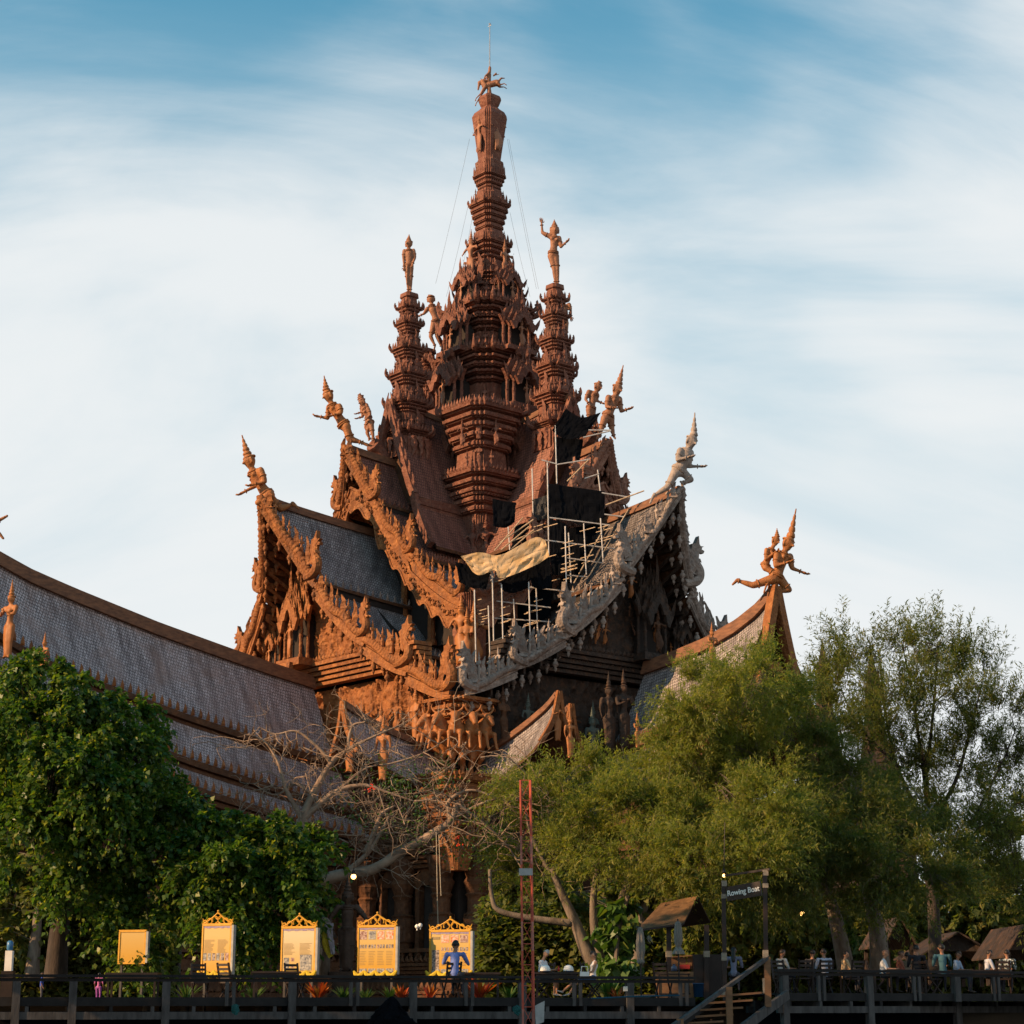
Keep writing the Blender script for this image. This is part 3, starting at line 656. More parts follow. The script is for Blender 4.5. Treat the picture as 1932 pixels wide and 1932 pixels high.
# ------------------------------------------------------------ wings: u across (positive = side seen), L outwards, z up
EX = Vector((math.cos(TROT), math.sin(TROT))); EY = Vector((-math.sin(TROT), math.cos(TROT)))
def tpl(x, y, ax, val):
    """temple-local point on plane x=val or y=val along a sight line"""
    d = ray(x, y); n = EX if ax == 'x' else EY
    k = (val + TX*n.x + TY*n.y)/(d.x*n.x + d.y*n.y); X, Y = d.x*k-TX, d.y*k-TY
    return Vector((X*EX.x+Y*EX.y, X*EY.x+Y*EY.y, d.z*k))
def wl(u, L, z): return (u, -L, z)
def wr(u, L, z): return (L, -u, z)
WING = {'l': wl, 'r': wr}
def interp(tab, x):
    xs = [t[0] for t in tab]
    if x <= xs[0]: return tab[0][1]
    for (a, b), (c, d) in zip(tab, tab[1:]):
        if x <= c: return b + (d-b)*(x-a)/(c-a)
    return tab[-1][1]
def sheet(f, us, Ls, mat, name, parent, thick=.3, under=None, uvs=(0,0)):
    """roof skin: f(u_index t, L_index s)->point; top with UV, underside and edges"""
    nu, nl = len(us), len(Ls); mb = MB(); uv = []
    P = [[Vector(f(t, s)) for s in Ls] for t in us]
    acc = [0]*nl; prevrow = None
    for i, row in enumerate(P):
        run = 0
        for j, p in enumerate(row):
            if j: run += (row[j]-row[j-1]).length
            if prevrow is not None: acc[j] += (p-prevrow[j]).length
            uv.append((run+uvs[0], -acc[j]+uvs[1]))
        prevrow = row
    mb.grid([[tuple(p) for p in row] for row in P], 0)
    nb = len(mb.v); low = [[(p.x, p.y, p.z-thick) for p in row] for row in P]
    mb.grid(low, 1); uv += uv[:]
    e = lambda i, j: i*nl+j
    rim = [e(0, j) for j in range(nl)] + [e(i, nl-1) for i in range(1, nu)] + [e(nu-1, j) for j in range(nl-2, -1, -1)] + [e(i, 0) for i in range(nu-2, 0, -1)]
    for a, b in zip(rim, rim[1:]+rim[:1]): mb.f.append((a, b, nb+b, nb+a)); mb.m.append(1)
    mb.uv = uv
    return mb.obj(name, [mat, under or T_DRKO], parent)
class Rake:
    """gable roof of several steps: tiers [(u0,z0,L0,u1,z1,L1)]"""
    def __init__(s, tiers, bend=1.3): s.t = tiers; s.bend = bend
    def pt(s, i, t):
        u0, z0, L0, u1, z1, L1 = s.t[i]; w = 1-(1-t)**s.bend
        return u0+(u1-u0)*t, z0+(z1-z0)*w, L0+(L1-L0)*(1-(1-t)**1.6 if i == 0 else t)
def gable(side, rake, mats, nm, inner, sag, shing, board=1.0, nag=1.0, lace=None, near_only=False, seed=0, bodyr=.36, fins=4, fringe=True):
    f = WING[side]; wood, fmat = mats; root = None; rnd = random.Random(seed+5)
    root = MB(); 
    # ridge cap
    u0, z0, L0 = rake.pt(0, 0); Ls = np.linspace(inner(0), L0, 12)
    zr = lambda L: z0 - sag*(1-(L-inner(0))/(L0-inner(0)))**.8
    for wdt, off, hh in ((.55,.10,.30), (.36,.36,.26), (.22,.58,.2)):
        for a, b in zip(Ls, Ls[1:]): root.beam(f(0, a, zr(a)+off), f(0, b, zr(b)+off), wdt, hh)
    rt = part(nm, root, W_RIDGE)
    for sg in ((1,) if near_only else (1, -1)):
        for i, (u0, z0_, L0_, u1, z1, L1) in enumerate(rake.t):
            sm = shing[min(i, len(shing)-1)]
            def g(t, s, i=i, sg=sg):
                u, z, Lo = rake.pt(i, t); Li = max(inner(u), 0) if sg > 0 else max(inner(u), u)
                L = Li + (Lo-Li)*s; k = 1-(L-Li)/max(Lo-Li, .01)
                return f(u*sg, L, z - sag*k**.8*max(0, 1-u/ rake.t[-1][3]))
            ts = np.linspace(0, 1, 9); ss = np.linspace(0, 1, 13)
            if abs(L1-inner(u1)) < .05: ss = np.linspace(0, .98, 10)
            sheet(g, ts if sg > 0 else ts[::-1], ss, sm, 'roof_slope', rt, .28)
            # dark riser under the step above and leaf fringe on the eave
            if i:
                q = MB(); up = rake.t[i-1]
                def g2(t, s, i=i, sg=sg):
                    u, z, Lo = rake.pt(i, 0); pu, pz, pL = rake.pt(i-1, 1); Li = max(inner(u), 0); L = Li+(min(Lo, pL)-.3-Li)*s
                    k = 1-(L-Li)/max(Lo-Li, .01); d = -sag*k**.8*max(0, 1-u/rake.t[-1][3])
                    return f((u+.06)*sg, L, z+d-.05 + (pz-z+.1)*t)
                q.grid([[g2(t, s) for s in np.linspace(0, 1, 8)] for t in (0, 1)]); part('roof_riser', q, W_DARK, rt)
            if sg > 0 and fringe:
                q = MB(); A = [Vector(g(1, s)) for s in np.linspace(0, 1, 24)]; nrm = Vector(f(1, 0, 0))-Vector(f(0, 0, 0))
                tot = sum((b-a).length for a, b in zip(A, A[1:])); n = max(1, int(tot/.75/23)+0)
                for a, b in zip(A, A[1:]):
                    if (b-a).length > .2: leafrow(q, a+Vector((0,0,.02)), b+Vector((0,0,.02)), n, .34, .62, nrm)
                if q.v: stuff(part('eave_leaf_row', q, T_GRY if sm is not SH_RED else T_RED, rt))
            # bargeboard, naga body, heads and fins
            pts = [Vector(f(rake.pt(i, t)[0]*sg, rake.pt(i, t)[2]+.15, rake.pt(i, t)[1]+.25)) for t in np.linspace(0, 1, 13)]
            bb = MB()
            out = (Vector(f(0, 1, 0))-Vector(f(0, 0, 0)))
            for a, b in zip(pts, pts[1:]):
                for dz, w_, h_ in ((-.45,.34,.34), (-.85,.24,.5), (-.05,.42,.2)): bb.beam(a+Vector((0,0,dz*board)), b+Vector((0,0,dz*board)), w_, h_*board)
            part('bargeboard', bb, wood, rt)
            L_ = sum((b-a).length for a, b in zip(pts, pts[1:])); nb = MB()
            path = []; rad = []
            for j in range(40):
                t = j/39; u, z, L = rake.pt(i, t); wv = math.sin(t*PI*2*max(1, round(L_/4.5)))
                path.append(Vector(f(u*sg, L+.35, z+.42+.22*wv))); rad.append(bodyr*(.8+.3*math.sin(t*PI)))
            nb.tube(path, rad, 7)
            for j in range(2, 38): nb.ball(path[j]+Vector((0,0,.06*(j % 2))), rad[j]*(1.22 if j % 2 else 1.05), 6, 0, (1,1,.9))
            part('naga_body', nb, wood, rt, True)
            dr = Vector(f(sg, 0, 0))-Vector(f(0, 0, 0)); rz = math.atan2(dr.y, dr.x)
            e = Vector(f(rake.pt(i, 1)[0]*sg, rake.pt(i, 1)[2]+.35, rake.pt(i, 1)[1]+.30))
            put('naga', wood, 'naga_head', e, rz, 3.4*nag, rt)
            put('kneeler', fmat, 'naga_rider', e+dr*.45+Vector((0,0,.45*nag)), rz+PI/2, 2.1*nag, rt)
            for j in range(fins):
                t = (j+.55)/(fins+.35); u, z, L = rake.pt(i, t)
                put('fat' if j % 2 == 0 else 'flame', wood, 'flame_finial', Vector(f(u*sg, L+.35, z+.45)), rz, (2.3*nag*(.75+.25*t)*rnd.uniform(.85,1.1), 1.9, 2.5*nag*(.62+.4*t)*rnd.uniform(.85,1.12)), rt)
                t2 = min(1, t+.5/(fins+.35)); u, z, L = rake.pt(i, t2)
                if t2 < .93: put('deity', fmat, 'small_figure', Vector(f(u*sg, L+.35, z+.5)), rz+PI/2, 1.7*nag, rt)
            # pendants and eave brackets under the rake
            n = max(2, int(L_/1.4))
            for j in range(n):
                u, z, L = rake.pt(i, (j+.5)/n)
                for k in range(2): put('pendant', wood if not lace else T_ORG, 'pendant', Vector(f(u*sg, L-.1-k*1.1, z-1.0-.15*(j % 2))), 0, (1.0,1.0,1.15), rt)
            br = MB()
            for j in range(n):
                u, z, L = rake.pt(i, (j+.3)/n); Li = max(L-4.5, 0)
                br.beam(f(u*sg, L-.2, z-.75), f(u*sg, Li, z-1.0), .22, .5); br.beam(f(u*sg, L-.3, z-1.0), f(u*sg, Li+1.2, z-2.6), .2, .26)
            part('eave_bracket_row', br, wood if wood is not T_GRY else T_DRK, rt)
    return rt
# ---- carved relief panels
def stamp(seed):
    """height map of one carved dancing figure"""
    rnd = random.Random(seed); n, m = 34, 52; yy, xx = np.mgrid[0:m, 0:n]; X = (xx+.5)/n-.5; Z = (yy+.5)/m; X = X*n/m
    H = np.zeros((m, n))
    def cap(a, b, r0, r1):
        d = np.array(b)-np.array(a); L2 = max(d@d, 1e-6); t = np.clip(((X-a[0])*d[0]+(Z-a[1])*d[1])/L2, 0, 1)
        q = (X-a[0]-t*d[0])**2+(Z-a[1]-t*d[1])**2; r = r0+(r1-r0)*t
        np.maximum(H, np.sqrt(np.maximum(0, r*r-q)), out=H)
    s = rnd.choice((-1, 1)); lean = rnd.uniform(-.05, .05)
    cap((lean, .80), (lean, .84), .06, .055); cap((lean, .88), (lean*1.3, .99), .045, .012)
    cap((lean, .70), (0, .46), .085, .075)
    for q in (-1, 1):
        sh = (lean+q*.09, .70); el = (sh[0]+q*rnd.uniform(.03, .12), .70+rnd.uniform(-.16, .1)); ha = (el[0]+q*rnd.uniform(-.1, .06), el[1]+rnd.uniform(-.12, .2))
        cap(sh, el, .036, .03); cap(el, ha, .03, .022)
        kn = (q*rnd.uniform(.05, .17), rnd.uniform(.2, .32)); an = (q*rnd.uniform(.02, .15), rnd.uniform(.02, .1)); cap((q*.045, .45), kn, .062, .045); cap(kn, an, .045, .03); cap(an, (an[0]+s*.05, an[1]-.01), .026, .02)
    return H
STAMPS = [stamp(i) for i in range(10)]
def relief(nx, nz, w, h, nfig, fh, seed, scroll=1.0):
    rng = np.random.default_rng(seed); Hm = np.zeros((nz, nx)); px = nx/w
    for _ in range(int(nfig*6*scroll)):      # curling foliage ground
        cx, cz, r = rng.uniform(0, nx), rng.uniform(0, nz), rng.uniform(.15, .42)*px
        x0, x1, z0, z1 = int(max(0, cx-r)), int(min(nx, cx+r+1)), int(max(0, cz-r)), int(min(nz, cz+r+1))
        if x1 <= x0 or z1 <= z0: continue
        zz, xx = np.mgrid[z0:z1, x0:x1]; d = np.hypot(xx-cx, zz-cz)/r; an = np.arctan2(zz-cz, xx-cx)
        q = np.clip(1-d, 0, 1)**.5*(.10+.10*np.cos(an*1+d*9+rng.uniform(0, 6)))
        Hm[z0:z1, x0:x1] = np.maximum(Hm[z0:z1, x0:x1], q)
    for _ in range(nfig):
        st = STAMPS[rng.integers(len(STAMPS))]; s = fh*rng.uniform(.7, 1.25)*(nz/h); sz = max(4, int(s)); sx = max(3, int(s*34/52*px/(nz/h)))
        iz = (np.arange(sz)*52/sz).astype(int); ix = (np.arange(sx)*34/sx).astype(int)
        if rng.random() < .5: ix = ix[::-1]
        q = st[np.ix_(iz, ix)]*fh*rng.uniform(1.3, 2.0)*2.0; cx, cz = int(rng.integers(-sx//3, nx-sx//2)), int(rng.integers(-sz//5, max(1, nz-sz//2)))
        x0, z0 = max(0, cx), max(0, cz); x1, z1 = min(nx, cx+sx), min(nz, cz+sz)
        if x1 > x0 and z1 > z0: Hm[z0:z1, x0:x1] = np.maximum(Hm[z0:z1, x0:x1], q[z0-cz:z1-cz, x0-cx:x1-cx]*.55)
    return Hm
def relief_panel(name, f, u0, u1, zlo, zhi, L, mat, parent, nfig, fh, seed, res=7.0, depth=1.0, lean=0):
    """wall panel in a wing's frame; zlo/zhi functions of u"""
    w = u1-u0; hm = max(zhi(u)-zlo(u) for u in np.linspace(u0, u1, 21)); nx, nz = int(w*res), int(hm*res)
    Hm = relief(nx, nz, w, hm, nfig, fh, seed); V = []
    us = np.linspace(u0, u1, nx)
    for j in range(nz):
        for i, u in enumerate(us):
            a, b = zlo(u), max(zlo(u)+.05, zhi(u)); z = a + hm*j/(nz-1); hh = Hm[j, i] if z < b else 0
            z = min(z, b); V.append(f(u, L+hh*depth+lean*(z-a), z))
    F = np.array([(j*nx+i, j*nx+i+1, (j+1)*nx+i+1, (j+1)*nx+i) for j in range(nz-1) for i in range(nx-1)])
    me = np_mesh(name, np.array(V), F, mat, None, False); return link(name, me, parent or temple)
def moulding(name, f, u0, u1, L, z0, z1, mat, parent, n=4, out=.9, leaf=.5):
    mb = MB()
    for i in range(n):
        a = z0+(z1-z0)*i/n; b = z0+(z1-z0)*(i+.8)/n; o = out*(i+1)/n
        mb.beam(f(u0, L+o/2-.3, (a+b)/2), f(u1, L+o/2-.3, (a+b)/2), o+.6, (b-a))
    k = int(abs(u1-u0)/leaf); nr = Vector(f(0,1,0))-Vector(f(0,0,0))
    leafrow(mb, f(u0, L+out*.9, z1), f(u1, L+out*.9, z1), k, leaf*.95, leaf*.9, nr); leafrow(mb, f(u0, L+out*.55, z0+(z1-z0)*.5), f(u1, L+out*.55, z0+(z1-z0)*.5), k, leaf*.9, leaf*.5, nr)
    return part(name, mb, mat, parent)

MAIN = Rake([(0,43.6,26.2, 4.4,36.2,23.2), (4.1,35.4,22.9, 9.6,30.5,21.5), (9.3,29.9,21.3, 14.1,27.5,20.4), (13.8,26.9,20.2, 18.7,25.0,19.4)])
UPPER = Rake([(0,50.0,17.1, 3.0,44.9,15.7), (2.8,44.3,15.6, 7.2,39.3,14.7), (7.0,38.7,14.6, 12.8,34.6,13.6)])
TOP = Rake([(0,55.6,12.2, 4.0,45.8,12.0), (4.2,44.9,11.9, 6.6,40.6,11.6)], 1.15)
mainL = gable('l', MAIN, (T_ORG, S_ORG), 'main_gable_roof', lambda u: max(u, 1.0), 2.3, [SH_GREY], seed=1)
mainR = gable('r', MAIN, (T_GRY, S_GRY), 'main_gable_roof', lambda u: max(u, 1.0), 2.3, [SH_SHADED], seed=2, board=.62, bodyr=.27, nag=1.08, fins=5)
uppL = gable('l', UPPER, (T_ORG, S_ORG), 'upper_gable_roof', lambda u: max(u, 1.0), 1.2, [SH_RED, SH_RED, SH_GREY], nag=.85, seed=3, lace=1, bodyr=.3)
uppR = gable('r', UPPER, (T_PNK, S_RED), 'upper_gable_roof', lambda u: max(u, 1.0), 1.2, [SH_RED, SH_RED, SH_GREY], nag=.85, seed=4, bodyr=.3)
def top_roof(side):
    f = WING[side]; mb = MB()
    for a, b in ((2, 12.2),): mb.beam(f(0, a, 54.6), f(0, b, 55.9), .5, .5)
    rt = part('crown_roof', mb, W_RIDGE)
    for sg in (1, -1):
        for i in range(2):
            def g(t, s, i=i, sg=sg):
                u, z, Lo = TOP.pt(i, t); Li = 2.5; return f(u*sg, Li+(Lo-Li)*s, z-.6*(1-s))
            sheet(g, np.linspace(0, 1, 9) if sg > 0 else np.linspace(1, 0, 9), np.linspace(0, 1, 9), SH_RED, 'roof_slope', rt, .3)
        q = MB()
        for off, wd in ((0,.5), (.35,.35)): q.beam(f(sg*4.15, 2.5, 44.9-.4-off), f(sg*4.15, 12.1, 45.5-.4-off), wd, .3)
        q.grid([[f(sg*4.25, L, z) for L in (2.5, 11.8)] for z in (44.4, 45.6)]); part('eave_beam', q, T_RED, rt)
        b = MB()      # carved verge board up the gable edge
        pts = [Vector(f(TOP.pt(i, t)[0]*sg, 12.25, TOP.pt(i, t)[1])) for i in range(2) for t in np.linspace(0, 1, 8)]
        for p, q2 in zip(pts, pts[1:]): b.beam(p, q2, .5, .7)
        part('verge_board', b, T_RED, rt)
        for k in range(7):
            u, z, L = TOP.pt(0, (k+.5)/7); dr = Vector(f(sg, 0, 0)); put('flame', T_RED, 'flame_finial', f(u*sg, 12.3, z+.2), math.atan2(dr.y, dr.x), (1.3, 1.2, 1.7), rt)
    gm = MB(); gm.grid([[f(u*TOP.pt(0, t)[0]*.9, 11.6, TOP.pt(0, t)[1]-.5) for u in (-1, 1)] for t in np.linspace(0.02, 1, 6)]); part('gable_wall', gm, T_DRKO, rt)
    return rt
topL = top_roof('l'); topR = top_roof('r')
def rake_z(rk, u):
    u = abs(u)
    for i in range(len(rk.t)-1, -1, -1):
        if u >= rk.t[i][0]:
            t = min(1, (u-rk.t[i][0])/(rk.t[i][3]-rk.t[i][0])); return rk.pt(i, t)[1]
    return rk.t[0][1]
# lace bargeboards with scalloped arches on the upper gables
def lace(side, mat, root):
    f = WING[side]
    for sg in (1, -1):
        mb = MB(); n = 44; top = []; bot = []
        for j in range(n+1):
            u = 12.9*j/n; z = rake_z(UPPER, u)-1.0; L = 16.6-2.6*(u/12.9)**.7
            if u < 2.2: z = min(z, rake_z(UPPER, 2.2)-.5+1.2*(2.2-u)/2.2)
            ph = (u/1.62) % 1; sc = 1.35+.85*abs(2*ph-1)**1.6
            top.append(f(u*sg, L, z)); bot.append(f(u*sg, L-.02, z-sc-.2))
        back = Vector(f(0, -.22, 0))
        V = [Vector(p) for p in top+bot]; k = n+1; V2 = [p+back for p in V]
        F = []
        for j in range(n):
            F += [(j, j+1, k+j+1, k+j), (2*k+k+j, 2*k+k+j+1, 2*k+j+1, 2*k+j), (k+j, k+j+1, 3*k+j+1, 3*k+j), (j+1, j, 2*k+j, 2*k+j+1)]
        mb.add([tuple(p) for p in V+V2], F); 
        for j in range(n): mb.beam(Vector(bot[j]), Vector(bot[j+1]), .16, .16)
        for j in range(n): mb.beam(Vector(top[j]), Vector(top[j+1]), .3, .25)
        for j in range(2, n-1, 2):      # pierced scrollwork bosses
            p = Vector(top[j]).lerp(Vector(bot[j]), .45); mb.ball(p+Vector(f(0,.06,0)), .20, 6)
            p = Vector(top[j+1]).lerp(Vector(bot[j+1]), .4); mb.tube([p+Vector(f(.25*math.cos(w)*1, .08, 0))+Vector((0,0,.25*math.sin(w))) for w in np.linspace(0, 5.2, 7)], .055, 5)
        part('lace_bargeboard', mb, mat, root)
lace('l', T_ORG, uppL); lace('r', T_PNK, uppR)
for side, root, mat in (('l', uppL, T_ORG), ('r', uppR, T_PNK)):
    f = WING[side]
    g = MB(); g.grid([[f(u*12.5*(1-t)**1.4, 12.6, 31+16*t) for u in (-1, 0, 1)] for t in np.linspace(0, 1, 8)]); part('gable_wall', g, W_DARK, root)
    if side == 'r': relief_panel('pediment_relief', f, -9, 9, lambda u: 36.5, lambda u: rake_z(UPPER, u)-2.6, 13.3, mat, root, 40, 2.0, 31, 6)
    for u in (-8, -4, 4, 8):
        c = MB(); zt = rake_z(UPPER, u)-2.5; c.lathe([(.5,31), (.5,31.4), (.35,31.6), (.32,zt-.5), (.45,zt-.3), (.5,zt)], 8, f(u, 13.2, 0)); part('gable_column', c, mat, root)
# pediments and friezes of the main gables
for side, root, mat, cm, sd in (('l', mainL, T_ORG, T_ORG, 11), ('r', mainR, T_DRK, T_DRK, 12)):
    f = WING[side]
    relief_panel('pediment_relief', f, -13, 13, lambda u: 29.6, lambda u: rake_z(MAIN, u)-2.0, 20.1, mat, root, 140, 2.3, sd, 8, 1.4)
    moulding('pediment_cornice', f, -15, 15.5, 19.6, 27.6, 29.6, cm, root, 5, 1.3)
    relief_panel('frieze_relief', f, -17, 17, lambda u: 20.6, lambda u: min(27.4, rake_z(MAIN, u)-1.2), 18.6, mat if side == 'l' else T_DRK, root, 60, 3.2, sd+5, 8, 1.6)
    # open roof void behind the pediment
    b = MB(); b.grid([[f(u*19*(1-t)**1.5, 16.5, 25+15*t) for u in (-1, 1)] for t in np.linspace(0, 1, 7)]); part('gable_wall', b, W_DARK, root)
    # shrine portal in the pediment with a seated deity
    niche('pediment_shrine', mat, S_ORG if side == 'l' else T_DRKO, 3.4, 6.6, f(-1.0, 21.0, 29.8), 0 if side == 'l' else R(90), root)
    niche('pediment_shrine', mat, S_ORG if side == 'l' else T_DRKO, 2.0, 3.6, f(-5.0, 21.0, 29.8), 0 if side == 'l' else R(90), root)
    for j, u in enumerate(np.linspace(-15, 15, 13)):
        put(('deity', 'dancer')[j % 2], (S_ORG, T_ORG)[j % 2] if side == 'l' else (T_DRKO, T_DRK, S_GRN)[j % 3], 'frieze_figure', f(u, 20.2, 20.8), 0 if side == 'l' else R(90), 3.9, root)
# ------------------------------------------------------------ entrance halls (long low roofs), body, lower storeys
def hall(side, ridge, w1, d1, w2, d2, sh, mat, nm, Lend, front=True, wcap=.5):
    """ridge: [(L,z)] rising outwards"""
    f = WING[side]; Ls = np.linspace(ridge[0][0], ridge[-1][0], 26); zr = lambda L: interp(ridge, L)
    mb = MB()
    for wd, off, hh in ((.9,.15,.35), (.62,.48,.34), (.4,.8,.3), (.26,1.05,.2)):
        for a, b in zip(Ls, Ls[1:]): mb.beam(f(0, a, zr(a)+off), f(0, b, zr(b)+off), wd, hh)
    rt = part(nm, mb, W_RIDGE)
    for sg in (1, -1):
        for i, (ua, da, ub, db) in enumerate(((0, 0, w1, d1), (w1-.25, d1+.75, w2, d2), (w2-.3, d2+.7, w2+2.2, d2+2.6))):
            def g(t, s, ua=ua, da=da, ub=ub, db=db, sg=sg):
                L = ridge[0][0] + (ridge[-1][0]-ridge[0][0])*s; k = 1-(1-t)**1.35
                return f((ua+(ub-ua)*t)*sg, L, zr(L) - (da+(db-da)*k))
            sheet(g, np.linspace(0, 1, 8) if sg > 0 else np.linspace(1, 0, 8), np.linspace(0, 1, 26), sh, 'roof_slope', rt, .25)
            if sg > 0:
                q = MB(); A = [Vector(g(1, s)) for s in np.linspace(0, 1, 26)]
                for a, b in zip(A, A[1:]): leafrow(q, a, b, 2, .42, .75, f(1,0,0))
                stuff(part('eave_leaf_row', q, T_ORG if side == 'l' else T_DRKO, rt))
                e = MB()
                for a, b in zip(A, A[1:]):
                    e.beam(a-Vector((0,0,.35)), b-Vector((0,0,.35)), .4, .4); e.beam(a-Vector((0,0,.85))-Vector(f(.3,0,0)), b-Vector((0,0,.85))-Vector(f(.3,0,0)), .3, .4)
                part('eave_beam', e, T_DRKO, rt)
    return rt
RL = [tpl(x, y, 'x', 0) for x, y in ((592,1279), (510,1253), (430,1225), (300,1178), (140,1113), (60,1078), (0,1045), (-70,1000), (-130,952))]
ridgeL = [(-p.y, p.z-1.0) for p in RL]
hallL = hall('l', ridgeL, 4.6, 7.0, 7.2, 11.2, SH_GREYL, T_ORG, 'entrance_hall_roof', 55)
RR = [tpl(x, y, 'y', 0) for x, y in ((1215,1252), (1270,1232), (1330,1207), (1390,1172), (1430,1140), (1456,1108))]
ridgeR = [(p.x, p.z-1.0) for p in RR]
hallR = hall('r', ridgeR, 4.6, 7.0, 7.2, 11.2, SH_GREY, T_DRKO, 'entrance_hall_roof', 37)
# front gable of the right hall: tall curved boards
def hall_front(side, L, z, root, mat):
    f = WING[side]; mb = MB()
    for sg in (-1, 1):
        pts = [(0,z+.4), (.5,z-1.6), (1.15,z-4.0), (1.9,z-6.4), (3.0,z-9.2), (4.8,z-12.0)]
        P = smoothpath([f(u*sg, L+.35-.02*i, q) for i, (u, q) in enumerate(pts)], 5)
        for a, b in zip(P, P[1:]): mb.beam(a, b, .8, .7); mb.beam(a+Vector((0,0,.45)), b+Vector((0,0,.45)), .4, .25)
        for k in range(2, len(P)-1, 2): mb.add(LEAFV, LEAFF, 0, Matrix.Translation(P[k]+Vector((0,0,.6))) @ Matrix.Diagonal((.4,.4,.5,1)))
    part('front_bargeboard', mb, mat, root)
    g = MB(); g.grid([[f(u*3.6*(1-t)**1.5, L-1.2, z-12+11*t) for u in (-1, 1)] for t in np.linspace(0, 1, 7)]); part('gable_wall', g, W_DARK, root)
    b = MB(); b.prism([(-1.2,0),(1.2,0),(.6,.8),(-.6,.8)], .5, Matrix.Translation(f(0, L-.2, z-6.6)) @ Matrix.Rotation(0 if side == 'l' else R(90), 4, 'Z')); part('gable_boss', b, mat, root)
hall_front('r', ridgeR[-1][0], ridgeR[-1][1]+.6, hallR, T_ORG)
hall_front('l', ridgeL[-1][0], ridgeL[-1][1]+.6, hallL, T_ORG)
# hall side walls below the roofs, with carved plinth courses
for side, rg, d2_, root in (('l', ridgeL, 11.2, hallL), ('r', ridgeR, 11.2, hallR)):
    f = WING[side]; Ls = np.linspace(rg[0][0], rg[-1][0]-1, 14)
    for sg in (-1, 1):
        q = MB(); q.grid([[f(7.2*sg, L, z0 if t == 0 else interp(rg, L)-d2_-.8) for L in Ls] for t, z0 in ((0, 0), (1, 0))]); part('hall_wall', q, T_DRKO, root)
        if sg > 0:
            for z, o, h in ((.5,2.2,1.0), (1.5,1.7,.7), (2.3,1.9,.5), (3.1,1.3,.8), (4.2,1.5,.35), (5.0,1.0,.5), (11.5,.9,.5), (12.3,1.3,.4)):
                q = MB(); q.beam(f(7.2+o/2, Ls[0], z), f(7.2+o/2, Ls[-1], z), o, h); k = int((Ls[-1]-Ls[0])/.7); leafrow(q, f(7.2+o, Ls[0], z+h/2), f(7.2+o, Ls[-1], z+h/2), k, .6, .42, f(1,0,0)); part('plinth_course', q, T_DRKO, root)
            for k in range(int((Ls[-1]-Ls[0])/4)): put(('dancer','deity')[k % 2], T_DRKO, 'wall_figure', f(7.9, Ls[0]+2+4*k, 5.2), math.atan2(f(1,0,0)[1], f(1,0,0)[0])+PI/2, 5.0, root)
# solid body
b = MB(); b.box((0,0,12.4), (35,35,25.0)); part('temple_body', b, W_DARK); b = MB(); b.box((0,0,29), (24,24,14)); part('upper_storey_wall', b, T_DRKO)
# horizontal boarding on the right wall under the eaves (individual boards)
bd = MB(); bd.box((0,0,0), (.14, 1, .62)); bme = bd.mesh('wall_board', T_DRK)
wb = MB(); wb.box((17.8,0,16.6), (.3,34,11.6)); wbo = part('board_wall', wb, T_DRK)
for k in range(16):
    z = 12.2+.72*k; link('wall_board', bme, wbo, (18.03+.02*(k % 3), 0, z), None, (1, 33.6, 1))
wb = MB(); wb.box((0,-17.8,16.6), (34,.3,11.6)); wbo = part('board_wall', wb, T_DRKO)
bme2 = bd.mesh('wall_board', T_DRKO)
for k in range(16): link('wall_board', bme2, wbo, (0, -18.03-.02*(k % 3), 12.2+.72*k), (0,0,R(90)), (1, 33.6, 1))
# corner eave block and bull pedestal
cm = MB(); cw = R(-45)
cm.lathe(corn(21.5, 24.6, 1.0, 2.6, 5), RED, (17.2,-17.2,0)); part('corner_eave_block', cm, T_ORG)
cp = MB(); cp.lathe([(.7,10.5), (1.1,12.0), (1.7,13.6)] + corn(13.6, 17.8, 1.7, 2.9, 6) + [(2.8,17.9), (2.75,18.1)], RED, (18.8,-18.8,0)); pd = part('corner_pedestal', cp, T_ORG)
q = MB(); leafring(q, 2.9, 17.8, .45, .4, RED, (18.8,-18.8)); leafring(q, 2.4, 15.6, .45, .45, RED, (18.8,-18.8)); stuff(part('antefix_row', q, T_ORG, pd))
for j in range(5):
    w = cw + R(-70+35*j); put('deity', T_ORG, 'pedestal_figure', (18.8+math.cos(w)*1.9, -18.8+math.sin(w)*1.9, 12.2), w+PI/2, 2.6, pd)
# three large standing goddesses on the upper corner, on a lotus base
cg = MB(); cg.lathe([(1.0,26.8), (1.7,27.0), (2.0,27.5), (1.6,27.9), (1.8,28.2)], RED, (13.4,-13.4,0)); cg.lathe([(1.2,28.2), (1.2,34.2), (1.5,34.8)], RED, (12.6,-12.6,0)); cgo = part('corner_pier', cg, T_RED)
for w0, d in ((R(-75), 1.2), (R(-45), 1.5), (R(-15), 1.2)):
    put('dancer' if d < 1.4 else 'deity', S_ORG, 'corner_goddess', (13.0+math.cos(w0)*d, -13.0+math.sin(w0)*d, 28.1), w0+PI/2, 5.2, cgo)
